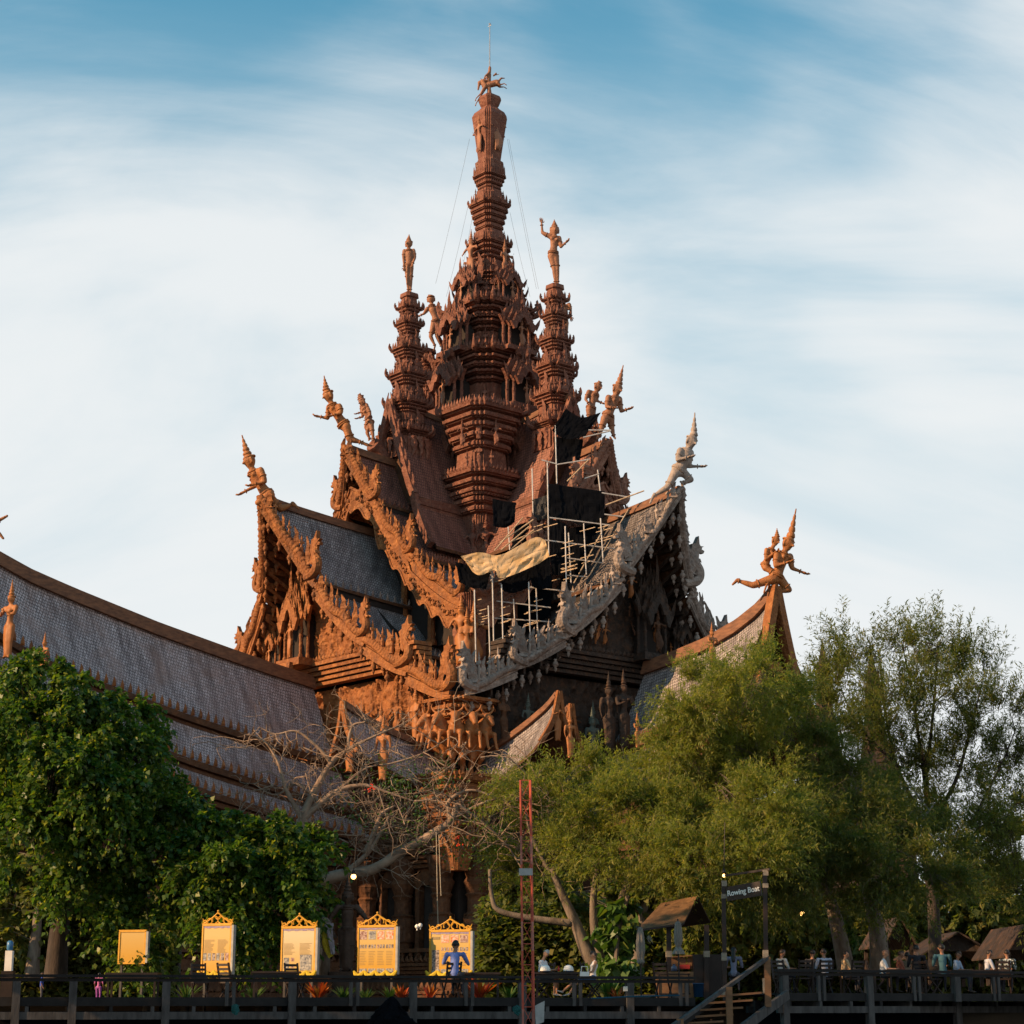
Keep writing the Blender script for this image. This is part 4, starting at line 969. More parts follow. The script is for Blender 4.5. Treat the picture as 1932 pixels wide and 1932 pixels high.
# small upswept porch roofs either side of the corner
def porch(side, u, pts, w, d, sh, mat):
    f = WING[side]; rg = [(L, z) for L, z in pts]; mb = MB(); zr = lambda L: interp(rg, L); Ls = np.linspace(rg[0][0], rg[-1][0], 14)
    for wd, off in ((.7,.1), (.4,.36)):
        for a, b in zip(Ls, Ls[1:]): mb.beam(f(u, a, zr(a)+off), f(u, b, zr(b)+off), wd, .3)
    rt = part('porch_roof', mb, W_RIDGE)
    for sg in (1, -1):
        g = lambda t, s: f(u+w*t*sg, rg[0][0]+(rg[-1][0]-rg[0][0])*s, zr(rg[0][0]+(rg[-1][0]-rg[0][0])*s)-d*(1-(1-t)**1.4))
        sheet(g, np.linspace(0, 1, 7) if sg > 0 else np.linspace(1, 0, 7), np.linspace(0, 1, 14), sh, 'roof_slope', rt, .25)
        L1, z1 = rg[-1]; b = MB(); P = smoothpath([f(u, L1+.2, z1+.5), f(u+w*.3*sg, L1+.1, z1-d*.5), f(u+w*.9*sg, L1-.1, z1-d*1.02)], 5)
        for a, c in zip(P, P[1:]): b.beam(a, c, .32, .4)
        part('porch_bargeboard', b, mat, rt)
    return rt
PR = [tpl(x, y, 'y', -15.5) for x, y in ((905,1432), (955,1402), (1000,1368), (1035,1338), (1052,1316))]
porch('r', 15.5, [(p.x, p.z) for p in PR], 1.9, 3.6, SH_GREY, T_ORG)
PR2 = [tpl(x, y, 'y', -11.5) for x, y in ((985,1440), (1030,1402), (1075,1340))]
porch('r', 11.5, [(p.x, p.z) for p in PR2], 1.7, 3.3, SH_GREY, T_ORG)
PL = [tpl(x, y, 'x', 15.5) for x, y in ((860,1440), (800,1412), (740,1388), (690,1362), (650,1335))]
porch('l', 15.5, [(-p.y, p.z) for p in PL], 2.0, 3.6, SH_GREYL, T_ORG)
# ---- lower storey: columns, portals, terraces
def column(x, y, z0, z1, r, parent, mat):
    mb = MB(); h = z1-z0; P = [(r*1.5,0),(r*1.5,.06),(r*1.1,.08),(r*1.35,.12),(r*1.1,.16),(r*1.2,.2),(r*1.4,.22),(r*1.4,.42),(r*1.2,.44),(r*1.35,.46),(r*1.0,.48),(r,.60),(r*1.1,.62),(r*1.25,.64),(r*1.05,.66),(r*1.5,.76),(r*1.15,.80),(r*1.3,.82),(r*1.6,.93),(r*1.7,.96),(r*1.7,1.0)]
    mb.lathe([(a, z0+b*h) for a, b in P], 14, (x, y, 0)); c = part('carved_column', mb, mat, parent)
    for k in range(8):
        w = R(45*k); put('deity', mat, 'relief_figure', (x+math.cos(w)*r*1.32, y+math.sin(w)*r*1.32, z0+h*.23), w+PI/2, h*.18, c)
        put('fat', mat, 'capital_leaf', (x+math.cos(w)*r*1.1, y+math.sin(w)*r*1.1, z0+h*.80), w+PI/2, (r*1.1, r*.8, h*.14), c)
lm = MB(); lm.box((0,0,-.1), (44,44,1.6)); lm.box((0,0,1.4), (41,41,1.4)); lm.box((0,0,2.6), (38.5,38.5,1.2)); lower = part('terrace', lm, T_DRKO)
for f, n in ((wl, 'l'), (wr, 'r')):
    moulding('terrace_moulding', f, -22, 22.4, 22.0, .3, 1.2, T_DRKO, lower, 3, .6, .7); moulding('terrace_moulding', f, -19.4, 19.6, 19.3, 2.2, 3.4, T_DRKO, lower, 4, .7, .6)
    bal = MB()
    for j in range(36): u = -19+38*j/35; bal.lathe([(.12,0),(.2,.2),(.1,.35),(.22,.6),(.12,.8)], 6, f(u, 19.3, 3.4))
    bal.beam(f(-19.4, 19.3, 4.35), f(19.4, 19.3, 4.35), .5, .3); part('balustrade', bal, T_DRKO, lower)
    for u in (-15, -9.6, -4.2, 1.2, 6.6, 11.5, 16.6): column(*f(u, 18.6, 0)[:2], 3.2, 11.8, .72, lower, T_DRKO)
    for u in (-12.3, -6.9, -1.5, 3.9, 9.0, 14.0):
        d = MB(); 
        for o in (-1.15, 1.15): d.beam(f(u+o, 17.9, 3.2), f(u+o, 17.9, 9.6), .5, .5); d.beam(f(u+o*1.4, 17.8, 3.2), f(u+o*1.4, 17.8, 10.0), .3, .3)
        d.prism([(-2,0),(2,0),(1.5,.8),(.8,1.1),(0,2.2),(-.8,1.1),(-1.5,.8)], .5, Matrix.Translation(f(u, 17.9, 9.6)) @ Matrix.Rotation(0 if n == 'l' else R(90), 4, 'Z'))
        part('portal_frame', d, T_DRKO, lower)
        g = MB(); g.grid([[f(u+o, 17.6, z) for o in (-.95, .95)] for z in (3.2, 9.6)]); part('dark_doorway', g, W_DARK, lower)
    moulding('storey_cornice', f, -18.5, 18.7, 18.2, 11.0, 12.4, T_DRKO, lower, 4, 1.2, .7)

# freshly replaced orange carvings scattered over the dark right pediment
rp = random.Random(9)
for k in range(46):
    u = rp.uniform(-11, 11); zt = rake_z(MAIN, u)-3.4
    if zt < 30.4: continue
    z = rp.uniform(30, zt); put(rp.choice(('dancer', 'deity')), rp.choice((T_ORG, T_DRKO, T_DRKO, S_ORG)), 'relief_figure', wr(u, 21.0, z), R(90)+rp.uniform(-.5, .5), rp.uniform(1.1, 1.9), mainR, rp.uniform(-.3, .3))

# carved corbels that carry the two ridge statues
TI = TM.inverted()
def corbel(root, pts, Y, mat):
    P = [TI @ W(x, y, Y+d) for x, y, d in pts]; mb = MB(); mb.tube(smoothpath(P, 4), lerpr([.75, .85, .8, .7][:len(P)], 4), 8); part('statue_corbel', mb, mat, root)
    for k, p in enumerate(P[:3]): put('fat', mat, 'flame_finial', (p.x, p.y, p.z-.2), k*1.3, (1.5, 1.2, 2.0), root)
corbel(topL, ((703,838,0), (716,852,.6), (735,872,1.0), (752,880,1.5)), 175.2, T_RED)
corbel(topR, ((1122,812,0), (1108,830,.8), (1090,850,1.6), (1078,862,2.2)), 172.8, T_RED)
# ------------------------------------------------------------ roof statues
def zq(ox, oy, size):
    k = size/1932*.966
    return lambda *t: (ox*.966+t[0]*k, oy*.966+t[1]*k) + tuple(t[2:])
def jt(q, **kw):
    global Q; Q = lambda t: q(*t)
    return {k: q(*v) for k, v in kw.items()}
q = zq(400, 700, 500)
statue('gable_statue', 'carved wooden figure kneeling at the tip of the left grey-shingled gable, arm held out', jt(q, head=(338,775), tip=(280,578), neck=(358,835), chest=(388,885), waist=(425,965), hip=(472,1035), shL=(352,862,.6), shR=(422,845,-.6), elL=(378,965,.5), haL=(296,1008,.4), elR=(455,930,-.7), haR=(372,950,-.8), hiL=(480,1040,.35), hiR=(490,1030,-.35), knL=(575,1135,.4), anL=(672,1098,.5), toL=(708,1135,.5), knR=(402,1088,-.5), anR=(478,1108,-.3), toR=(520,1085,-.3)), 166.4, [S_ORG], 7.6, (-1,-.45,-.1), (470,1110), True, (-1,-.5,0), crown=1)
statue('gable_statue', 'carved wooden figure with tall pointed crown leaning out from the upper left lace-edged gable', jt(q, head=(933,282), tip=(900,130), neck=(952,330), chest=(978,382), waist=(1012,445), hip=(1052,505), shL=(938,368,.5), shR=(1015,362,-.5), elL=(928,452,.5), haL=(868,440,.4), elR=(1030,410,-.6), haR=(968,428,-.7), hiL=(1060,515,.3), hiR=(1068,515,-.3), knL=(1110,610,.3), anL=(1200,640,.3), toL=(1260,660,.3), knR=(1090,612,-.4), anR=(1180,635,-.3), toR=(1230,660,-.3)), 172.0, [S_ORG], 6.9, (-1,-.5,-.1), (1080,640), True, (-1,-.5,0), crown=1)
G3 = dict(head=(1188,330), tip=(1182,285), neck=(1203,365), chest=(1215,400), waist=(1235,445), hip=(1250,490), shL=(1192,385,.3), shR=(1232,380,-.3), elL=(1192,440,.3), haL=(1165,448,.2), elR=(1250,425,-.4), haR=(1225,450,-.5), hiL=(1245,495,.2), hiR=(1255,495,-.2), knL=(1225,560,.2), anL=(1245,610,.2), toL=(1235,620,.2), knR=(1265,560,-.3), anR=(1275,610,-.3), toR=(1262,622,-.3))
statue('ridge_statue', 'wooden figure with flat crown rising behind the upper left gable', jt(q, **G3), 175.0, [S_RED], 4.6, (-1,-.6,0), (1245,620), True, crown=1)
statue('ridge_statue', 'smaller wooden companion figure just right of the flat-crowned one behind the upper left gable', jt(zq(400+16, 700-2, 470), **G3), 176.2, [S_RED], 4.2, (-1,-.4,0), (1245,620), False, crown=1)
q = zq(700, 450, 500)
statue('spire_statue', 'standing carved figure on top of the left side spire', jt(q, head=(380,102), tip=(383,30), neck=(380,135), chest=(384,178), waist=(385,230), hip=(381,272), shL=(347,156), shR=(415,152), elL=(340,212,-.1), haL=(344,280,-.3), elR=(427,208,-.1), haR=(410,252,-.4), hiL=(368,285), hiR=(394,285), knL=(372,368,-.1), anL=(376,455), toL=(366,466,-.3), knR=(395,368,-.1), anR=(394,455), toR=(396,466,-.3)), 176.4, [S_RED], 4.9, (-.5,-1,0), (384,468), False, crown=1, sash=True)
J = jt(q, head=(548,520), tip=(546,485), neck=(552,552), chest=(560,600), waist=(576,645), hip=(585,690), shL=(522,590), shR=(597,582), elL=(497,628,.2), haL=(470,640,.3), elR=(612,628,.2), haR=(598,668,.3), hiL=(570,700), hiR=(600,700), knL=(545,800,-.1), anL=(578,872), toL=(570,905,.3), knR=(592,795), anR=(628,880,.2), toR=(652,925,.2))
statue('spire_statue', 'carved figure seen from behind on the small rear spire left of the main tower', J, 189.6, [S_RED], 5.4, (0,1,0), (575,905), True, (0,1,0), crown=1)
statue('spire_statue', 'carved figure with one arm raised on top of the right side spire', jt(q, head=(1480,0), tip=(1478,-82), neck=(1480,36), chest=(1480,75), waist=(1475,122), hip=(1470,178), shL=(1450,48), shR=(1514,58), elL=(1388,18), haL=(1383,-50), hdL=(1383,-70), elR=(1528,125,-.2), haR=(1562,95,-.3), hiL=(1455,195), hiR=(1488,195), knL=(1478,292,-.1), anL=(1487,398), toL=(1475,412,-.3), knR=(1500,292,-.1), anR=(1505,398), toR=(1512,412,-.3)) if False else jt(q, head=(1480,0), tip=(1478,-82), neck=(1480,36), chest=(1480,75), waist=(1475,122), hip=(1470,178), shL=(1450,48), shR=(1514,58), elL=(1388,18), haL=(1383,-50), elR=(1528,125,-.2), haR=(1562,95,-.3), hiL=(1455,195), hiR=(1488,195), knL=(1478,292,-.1), anL=(1487,398), toL=(1475,412,-.3), knR=(1500,292,-.1), anR=(1505,398), toR=(1512,412,-.3)), 175.4, [S_RED], 5.8, (.15,-1,0), (1495,412), True, (0,-1,0), crown=1)
statue('spire_statue', 'carved figure mostly hidden behind the right side spire, only its arm showing', jt(q, head=(1540,520), tip=(1540,460), neck=(1542,552), chest=(1545,600), waist=(1548,645), hip=(1550,690), shL=(1515,590), shR=(1590,560), elL=(1500,640), haL=(1505,690), elR=(1602,600), haR=(1606,650), hiL=(1535,700), hiR=(1565,700), knL=(1535,790), anL=(1540,880), toL=(1535,900), knR=(1565,790), anR=(1570,880), toR=(1575,900)), 189.4, [S_RED], 5.2, (1,.3,0), (1550,905), True, crown=1)
q = zq(1000, 650, 300)
statue('gable_statue', 'carved figure with spired crown leaning out from the upper right gable, hand raised', jt(q, head=(1322,712), tip=(1400,405), neck=(1292,792), chest=(1282,860), waist=(1240,965), hip=(1205,1045), shL=(1212,812,-.3), shR=(1352,832,.3), elL=(1190,930,-.5), haL=(1265,940,-.9), elR=(1372,988,.2), haR=(1446,965,0), hiL=(1170,1075,-.2), hiR=(1238,1075,.2), knL=(1125,1200,-.3), anL=(1092,1300,-.2), toL=(1060,1330,-.4), knR=(1255,1200,.2), anR=(1280,1300,.2), toR=(1300,1330,0)), 169.6, [S_RED], 6.4, (.9,-.8,-.3), (1190,1330), True, (.7,-.7,0), crown=1)
statue('ridge_statue', 'carved figure in a low cap behind the upper right gable, forearm held out', jt(q, head=(1080,682), tip=(1090,600), neck=(1058,742), chest=(1022,795), waist=(1010,880), hip=(992,950), shL=(968,742,-.2), shR=(1062,765,.2), elL=(925,835,-.3), haL=(965,890,-.6), elR=(1066,855,.2), haR=(1128,880,0), hiL=(972,965,-.2), hiR=(1015,965,.2), knL=(970,1060,-.2), anL=(985,1160,0), toL=(975,1180,-.3), knR=(1020,1060,.1), anR=(1030,1160,.1), toR=(1040,1180,-.1)), 172.5, [S_RED], 5.4, (.9,-.7,-.2), (1000,1180), True, (.7,-.7,0), crown=1)
q = zq(1150, 750, 500)
statue('gable_statue', 'weathered grey carved figure kneeling at the tip of the right grey-boarded gable', jt(q, head=(772,435), tip=(800,215), neck=(748,482), chest=(735,530), waist=(702,610), hip=(672,652), shL=(690,502,-.4), shR=(770,520,.4), elL=(668,572,-.6), haL=(745,555,-.9), elR=(752,622,.3), haR=(832,622,.2), hiL=(655,668,-.2), hiR=(705,662,.2), knL=(592,780,-.3), anL=(487,845,-.2), toL=(463,900,-.2), knR=(770,722,.2), anR=(712,748,.1), toR=(690,735,.1)), 162.8, [S_GRY], 7.0, (.9,-.8,-.2), (690,745), False, (.7,-.7,0), crown=1)
statue('gable_statue', 'orange teak figure kneeling at the peak of the right hall gable, carrying a rider', jt(q, head=(1503,1205), tip=(1565,940), neck=(1480,1258), chest=(1462,1312), waist=(1440,1390), hip=(1412,1452), shL=(1420,1292,-.4), shR=(1518,1302,.4), elL=(1408,1372,-.6), haL=(1490,1350,-.9), elR=(1532,1390,.4), haR=(1606,1418,.3), hiL=(1385,1472,-.2), hiR=(1440,1470,.2), knL=(1240,1520,-.2), anL=(1118,1482,-.1), toL=(1084,1515,-.1), knR=(1510,1552,.2), anR=(1442,1568,.1), toR=(1410,1560,.1)), 155.0, [S_ORG], 6.9, (.9,-.8,-.2), (1420,1560), True, (.7,-.7,0), crown=1)
statue('rider_statue', 'smaller orange teak figure riding on the back of the right hall gable statue', jt(q, head=(1408,1185), tip=(1420,1088), neck=(1388,1232), chest=(1370,1275), waist=(1345,1330), hip=(1332,1372), shL=(1342,1252,-.3), shR=(1398,1265,.3), elL=(1335,1322,-.4), haL=(1400,1275,-.5), elR=(1400,1320,.2), haR=(1420,1280,.1), hiL=(1335,1388,-.25), hiR=(1345,1385,.3), knL=(1395,1425,-.5), anL=(1338,1525,-.5), toL=(1320,1578,-.5), knR=(1400,1420,.5), anR=(1360,1520,.5), toR=(1350,1570,.5)), 155.1, [S_ORG], 4.7, (.9,-.8,-.2), (1335,1400), True, (.7,-.7,0), crown=1)
q = zq(0, 950, 500)
statue('gable_statue', 'teak figure at the far left roof tip, only its feet reaching into view', jt(q, head=(-330,-20), tip=(-400,-160), neck=(-310,20), chest=(-280,70), waist=(-240,130), hip=(-200,190), shL=(-310,50,.4), shR=(-260,40,-.4), elL=(-330,130,.4), haL=(-400,150,.4), elR=(-270,120,-.5), haR=(-330,140,-.6), hiL=(-190,195,.3), hiR=(-190,200,-.3), knL=(-90,280,.3), anL=(5,250,.3), toL=(56,222,.3), knR=(-110,300,-.3), anR=(-20,335,-.3), toR=(26,395,-.3)), 148, [S_ORG], 7.0, (-1,-.5,0), (-200,200), False, crown=1)
# small roof figures
def small_statue(x, y, h, Y, mat, label, kind='pray', face=0, group=None):
    k = 'small'+kind+mat.name
    if k not in ORN: ORN[k] = body(std(kind, 1.0, [mat]), 1.0, True, crown=1, fingers=False, skirt=.8, voxel=.022)
    o = link('roof_figure', ORN[k], None, W(x, y, Y), (0,0,face), h*mpp(Y)/1.2); tag(o, label, 'statue', group); return o
small_statue(14, 1245, 152, 143, S_ORG, 'slim dark teak figure holding an object against the far left roof slope', 'pray', -.6)
small_statue(80, 1285, 92, 142, S_ORG, 'teak figure poking up behind the left tree, only crown and shoulders visible', 'pray', -.6)
small_statue(1345, 1262, 88, 146, S_ORG, 'small orange kneeling figure on the right hall roof edge, above the tree', 'pray', .6)
small_statue(1203, 1412, 68, 148, S_ORG, 'small orange praying figure at the foot of the right hall roof', 'pray', .6)
small_statue(1052, 1400, 92, 152, S_ORG, 'teak praying figure on the nearer small porch gable, right of the bulls', 'pray', .5)
small_statue(1076, 1432, 92, 150, S_ORG, 'teak figure with hand out on the second small porch gable, lower right of the first', 'stand', .5)
small_statue(1118, 1455, 118, 158, S_GRN, 'mossy green standing figure against the dark board wall', 'stand', .5)
small_statue(1150, 1420, 150, 160, T_DRK, 'dark figure pair-mate standing left of the right hall roof', 'stand', .5)
small_statue(1178, 1415, 150, 160.5, T_DRK, 'dark figure standing against the right hall roof edge', 'pray', .5)
small_statue(660, 1460, 130, 154, S_ORG, 'orange teak figure standing among the bare branches below the left frieze', 'pray', -.5)
small_statue(722, 1475, 125, 153, S_ORG, 'orange teak figure on the small left porch roof', 'stand', -.5)
# rider on horse at the very top
def horse():
    b = W(676+.25*985, .25*705, 183); k = .25*mpp(183); P = lambda x, y, d=0: Vector(((x-985)*k, d, (705-y)*k*1.02))
    f = Fig()
    f.c(P(955,640), .33, P(1050,612), .36); f.c(P(950,640), .3, P(930,600), .22); f.c(P(932,600), .2, P(905,610), .17); f.c(P(908,612), .16, P(898,672), .10)
    f.c(P(925,580), .05, P(915,570), .03)
    for d in (-.22, .22):
        f.c(P(950,660,d), .17, P(920,715,d), .10); f.c(P(920,715,d), .09, P(882,770+d*60,d), .06); f.c(P(882,770+d*60,d), .06, P(876,792+d*60,d), .07)
        f.c(P(1055,620,d), .2, P(1075,640,d), .12); f.c(P(1075,640,d), .10, P(1110,634+d*30,d), .06); f.c(P(1110,634+d*30,d), .06, P(1130,648+d*30,d), .06)
    f.c(P(1065,600), .12, P(1085,572), .10); f.c(P(1085,572), .10, P(1115,572), .05)
    f.c(P(990,705), .25, P(985,650), .2)
    f.c(P(985,600), .22, P(985,540), .26); f.c(P(987,530), .2, P(992,508), .17); f.c(P(992,500), .17, P(993,482), .16); f.c(P(993,480), .15, P(992,468), .08)
    for d in (-.3, .3): f.c(P(985,535,d*.8), .11, P(955,565,d), .09); f.c(P(955,565,d), .08, P(945,590,d*.6), .07); f.c(P(985,605,d*.6), .15, P(935,600,d), .12); f.c(P(935,600,d), .11, P(960,640,d), .08)
    f.c(P(1025,550), .1, P(1045,528), .08); f.c(P(1040,545), .05, P(1065,538), .05)
    o = link('horse_rider_statue', f.mesh('horse_rider', [S_RED], .055), None, b); tag(o, 'carved rider on a leaping horse at the very top of the main spire', 'statue')
horse()
# ---- five rearing bulls and their driver on the corner pedestal
def bull_mesh():
    f = Fig(); c = f.c
    c((0,.75,2.0), .62, (0,.15,2.75), .66); c((0,.15,2.75), .66, (0,-.2,3.2), .58); c((0,-.2,3.2), .52, (0,-.45,3.75), .36); c((0,-.1,3.55), .4, (0,.1,3.3), .4)
    c((0,-.5,4.0), .33, (0,-.85,3.70), .25); c((0,-.85,3.70), .25, (0,-1.05,3.45), .19)
    c((0,-.7,3.3), .16, (0,-.35,2.7), .12)
    for s in (-1, 1):
        c((.25*s,-.45,4.1), .09, (.52*s,-.42,4.06), .10); c((.42*s,-.45,4.07), .10, (.58*s,-.5,4.0), .05)
        c((.18*s,-.5,4.22), .09, (.45*s,-.5,4.40), .08); c((.45*s,-.5,4.40), .08, (.58*s,-.52,4.65), .06); c((.58*s,-.52,4.65), .06, (.48*s,-.55,4.86), .025)
        c((.34*s,.85,1.9), .42, (.36*s,.55,1.25), .26); c((.36*s,.55,1.25), .22, (.36*s,.95,.75), .14); c((.36*s,.95,.75), .13, (.36*s,.85,.16), .11); c((.36*s,.85,.12), .13, (.36*s,.78,.05), .14)
        c((.36*s,-.15,2.85), .3, (.38*s,-.85,2.75), .19); c((.38*s,-.85,2.75), .17, (.38*s,-.95,2.3), .12); c((.38*s,-.95,2.3), .12, (.38*s,-1.1,1.85), .10); c((.38*s,-1.1,1.83), .12, (.38*s,-1.16,1.74), .11)
        c((.13*s,-.78,3.9), .09, (.16*s,-.76,3.92), .08)
    c((0,1.2,2.2), .10, (0,1.45,1.6), .07); c((0,1.45,1.6), .07, (0,1.35,.8), .09)
    return f.mesh('bull', [S_ORG], .055)
BULL = bull_mesh()
ped = tw((18.8,-18.8,18.15)); view = 0.0
for dx, dy, a, lb in ((-2.1,.45,-64,'outermost left'), (-1.25,-.35,-32,'second from the left'), (-.1,-.75,-6,'middle'), (1.05,-.4,18,'second from the right'), (2.0,.3,40,'outermost right')):
    o = link('bull_statue', BULL, None, (ped.x+dx, ped.y+dy, ped.z), (0,0,R(a)), 1.18); tag(o, lb+' of the five rearing orange bulls on the temple corner', 'statue', 'rearing bulls on the corner pedestal')
dj = std('stand', 3.2, [S_ORG], elL=(-.2,-.1,.66), haL=(-.12,-.2,.72), elR=(.22,-.1,.66), haR=(.16,-.2,.76))
o = link('driver_statue', body(dj, 3.2, False, crown=1, sash=True), None, (ped.x-.05, ped.y+.55, ped.z+2.1)); tag(o, 'crowned driver figure standing behind the middle rearing bull', 'statue')
# ------------------------------------------------------------ guy wires
wm = plain('wire', (.16,.17,.18), (.1,.1,.1), 3, .5, 0)
wr_ = MB()
for a, b_ in (((886,262), (822,535)), ((957,262), (1012,545)), ((960,262), (1016,545)), ((885,380), (842,560)), ((962,400), (1000,560)), ((893,400), (865,540))):
    p, q2 = W(*a, 183), W(*b_, 180); wr_.tube([p.lerp(q2, t) - Vector((0,0,.25*math.sin(PI*t))) for t in np.linspace(0, 1, 7)], .015, 4)
o = wr_.obj('guy_wires', wm); tag(o, 'thin guy wires fanning down from the spire to the side spires', 'wires'); o.name = 'guy_wire_set'
# ------------------------------------------------------------ scaffolding and sheets
sm_ = plain('scaffold_steel', (.62,.60,.56), (.42,.38,.34), 2.5, .45, .1, metal=.35); bam = plain('scaffold_pole_wood', (.46,.36,.25), (.3,.22,.14), 2.5, .7, .15)
q = zq(800, 800, 500); rnd = random.Random(3)
scaf = thing('scaffold', 'scaffold of thin pale poles filling the valley between the gables, right of the orange sheet', 'scaffold', W(1000, 1270, 166))
def pole(a, b, Ya=166, Yb=None, m=None, r=.06):
    p, q2 = W(*q(*a), Ya), W(*q(*b), Yb or Ya); mb = MB(); mb.tube([p-scaf.location, q2-scaf.location], r, 6); mb.obj('scaffold_pole', m or sm_, scaf)
for x, y0, y1, Y in ((930,445,975,167), (1045,400,1110,166), (1105,120,560,168), (1425,455,620,168), (1320,860,1245,164), (1447,820,1150,164), (1180,880,1500,163), (750,885,1060,167), (495,1360,1905,160), (630,1220,1850,162), (700,1320,1800,162), (905,1300,1725,162), (600,1480,1850,163), (790,1430,1640,163), (960,1320,1680,164), (1205,930,1310,165)): pole((x-6, y0), (x+6 if x < 1200 else x+14, y1), Y)
for a, b_ in (((995,380),(1110,410)), ((1110,415),(1360,375)), ((1055,815),(1510,872)), ((1450,628),(1660,662)), ((1320,520),(1430,485)), ((1020,985),(1545,1050)), ((1190,1120),(1460,1158)), ((1190,1250),(1340,1262)), ((510,1565),(1065,1602)), ((390,1610),(520,1616)), ((580,1435),(1065,1495)), ((640,1310),(1000,1345)), ((830,1335),(1240,1375)), ((1310,210),(1520,160)), ((1350,155),(1520,155)), ((1470,790),(1620,810))): pole(a, b_, 165)
for a, b_ in (((1650,755),(1362,1245)), ((640,1065),(855,815)), ((690,1060),(905,880)), ((770,1050),(940,905)), ((680,1005),(935,830)), ((760,1000),(1000,900)), ((550,1780),(775,1690)), ((1240,1310),(1480,870)), ((1480,720),(1770,612)), ((1190,540),(1350,380)), ((600,1312),(750,1272)), ((460,1262),(540,1242))): pole(a, b_, 165, 164, bam)
for k in range(46):
    x = rnd.choice((500,630,700,905,960,1045,1180,1320,1447)); y = rnd.uniform(880 if x > 940 else 1360, 1650 if x < 1000 else 1330); L = rnd.uniform(60, 130); pole((x-L*.3, y), (x+L*.7, y-L*.28), 165, 163, bam, .045)
def cloth(name, label, top, bot, Y, mat, wr=.35, nx=36, ny=18, cat='sheet', seed=1, group=None, thick=.04, sagp=0):
    rg = np.random.default_rng(seed); T = smoothpath([W(*q(*p[:2]), Y+(p[2] if len(p) > 2 else 0)) for p in top], 8); B = smoothpath([W(*q(*p[:2]), Y+(p[2] if len(p) > 2 else 0)) for p in bot], 8)
    base = T[0].copy(); n1, n2, n3 = rg.uniform(-1, 1, (12, 12)), rg.uniform(-1, 1, (20, 12)), rg.uniform(-1, 1, (40, 20)); P = []
    def vn(g, x, y):
        i, j = int(x), int(y); a, b = x-i, y-j; return (g[i, j]*(1-a)+g[i+1, j]*a)*(1-b) + (g[i, j+1]*(1-a)+g[i+1, j+1]*a)*b
    for j in range(ny+1):
        t = j/ny; row = []
        for i in range(nx+1):
            s = i/nx; a = T[min(len(T)-1, int(round(s*(len(T)-1))))]; b_ = B[min(len(B)-1, int(round(s*(len(B)-1))))]; p = a.lerp(b_, t)
            d = wr*(vn(n1, s*5, t*3)*1.1 + (abs(vn(n2, s*11+t*2, t*4))-.3)*1.0 + vn(n3, s*26, t*9)*.22)*(.35+.65*t)
            row.append(tuple(p - base + Vector((0, d, -sagp*math.sin(PI*s)*t))))
        P.append(row)
    mb = MB(); mb.grid(P); o = mb.obj(name, mat, None, False); o.location = base
    md = o.modifiers.new('thickness', 'SOLIDIFY'); md.thickness = thick
    tag(o, label, cat, group); return o
blk = plain('black_net', (.0045,.0055,.008), (.003,.0035,.005), 1.2, .95, .3, .05, spec=.05); tan = plain('orange_tarp', (.60,.43,.25), (.50,.31,.13), 1.1, .6, .3, .05); gnet = plain('grey_net', (.06,.055,.05), (.03,.03,.03), 1.2, .85, .3, .05)
cloth('tarp', 'crumpled orange-tan sheet slung across the scaffold', [(385,1108), (530,1078), (690,1095), (935,970), (1024,988)], [(440,1165), (520,1250), (640,1215), (692,1276), (905,1195), (1056,1105)], 161, tan, .24, nx=44, ny=22)
cloth('net_sheet', 'black net sheet at the top of the scaffold beneath the right side spire', [(1180,-6), (1300,60), (1440,22)], [(1075,160), (1180,222), (1325,205)], 168, blk, .16, seed=2)
cloth('net_sheet', 'small dark net hanging below the topmost black sheet', [(1090,205), (1190,218), (1310,225)], [(1100,420), (1180,405), (1280,385)], 169, blk, .16, seed=3)
cloth('net_sheet', 'large black net stretched across the upper scaffold', [(1044,556), (1200,580), (1330,598), (1475,618)], [(1054,825), (1200,835), (1322,880), (1470,815)], 166.5, blk, .16, seed=4)
cloth('net_sheet', 'black net hung beside the pilaster with two carved women', [(625,670), (710,690), (802,702)], [(632,880), (720,888), (790,850)], 168, blk, .16, seed=5)
cloth('net_sheet', 'grey see-through net left of the large black net', [(928,682), (990,660), (1050,640)], [(940,835), (1000,828), (1052,808)], 167, gnet, .25, seed=6)
cloth('net_sheet', 'tall black net hanging behind the scaffold poles at its centre', [(1058,828), (1120,840), (1192,870)], [(1072,1245), (1130,1250), (1190,1240)], 166, blk, .16, seed=7)
cloth('net_sheet', 'black net hanging under the right end of the orange sheet', [(880,1205), (960,1160), (1062,1112)], [(930,1335), (1000,1360), (1072,1330)], 162.5, blk, .16, seed=8)
cloth('net_sheet', 'crumpled black net at the left end of the orange sheet', [(348,1150), (430,1170), (612,1232)], [(375,1300), (470,1345), (572,1352)], 162, blk, .16, seed=9)
cloth('net_sheet', 'black net bunched under the middle of the orange sheet', [(690,1290), (800,1240), (900,1205)], [(705,1370), (800,1380), (912,1330)], 162.8, blk, .16, seed=10)

cloth('net_sheet', 'broad black net across the middle of the scaffold, above the orange sheet', [(800,880), (900,850), (1060,870)], [(760,1080), (900,1010), (1060,1090)], 168.5, blk, .2, seed=12)
cloth('net_sheet', 'broad black net filling the lower scaffold behind the poles', [(600,1330), (800,1330), (1080,1290)], [(640,1640), (820,1660), (1060,1560)], 168, blk, .2, seed=13)
cloth('net_sheet', 'dark net on the right half of the scaffold, against the shingles', [(1190,900), (1300,880), (1440,850)], [(1200,1230), (1290,1250), (1330,1160)], 167.5, blk, .2, seed=14)
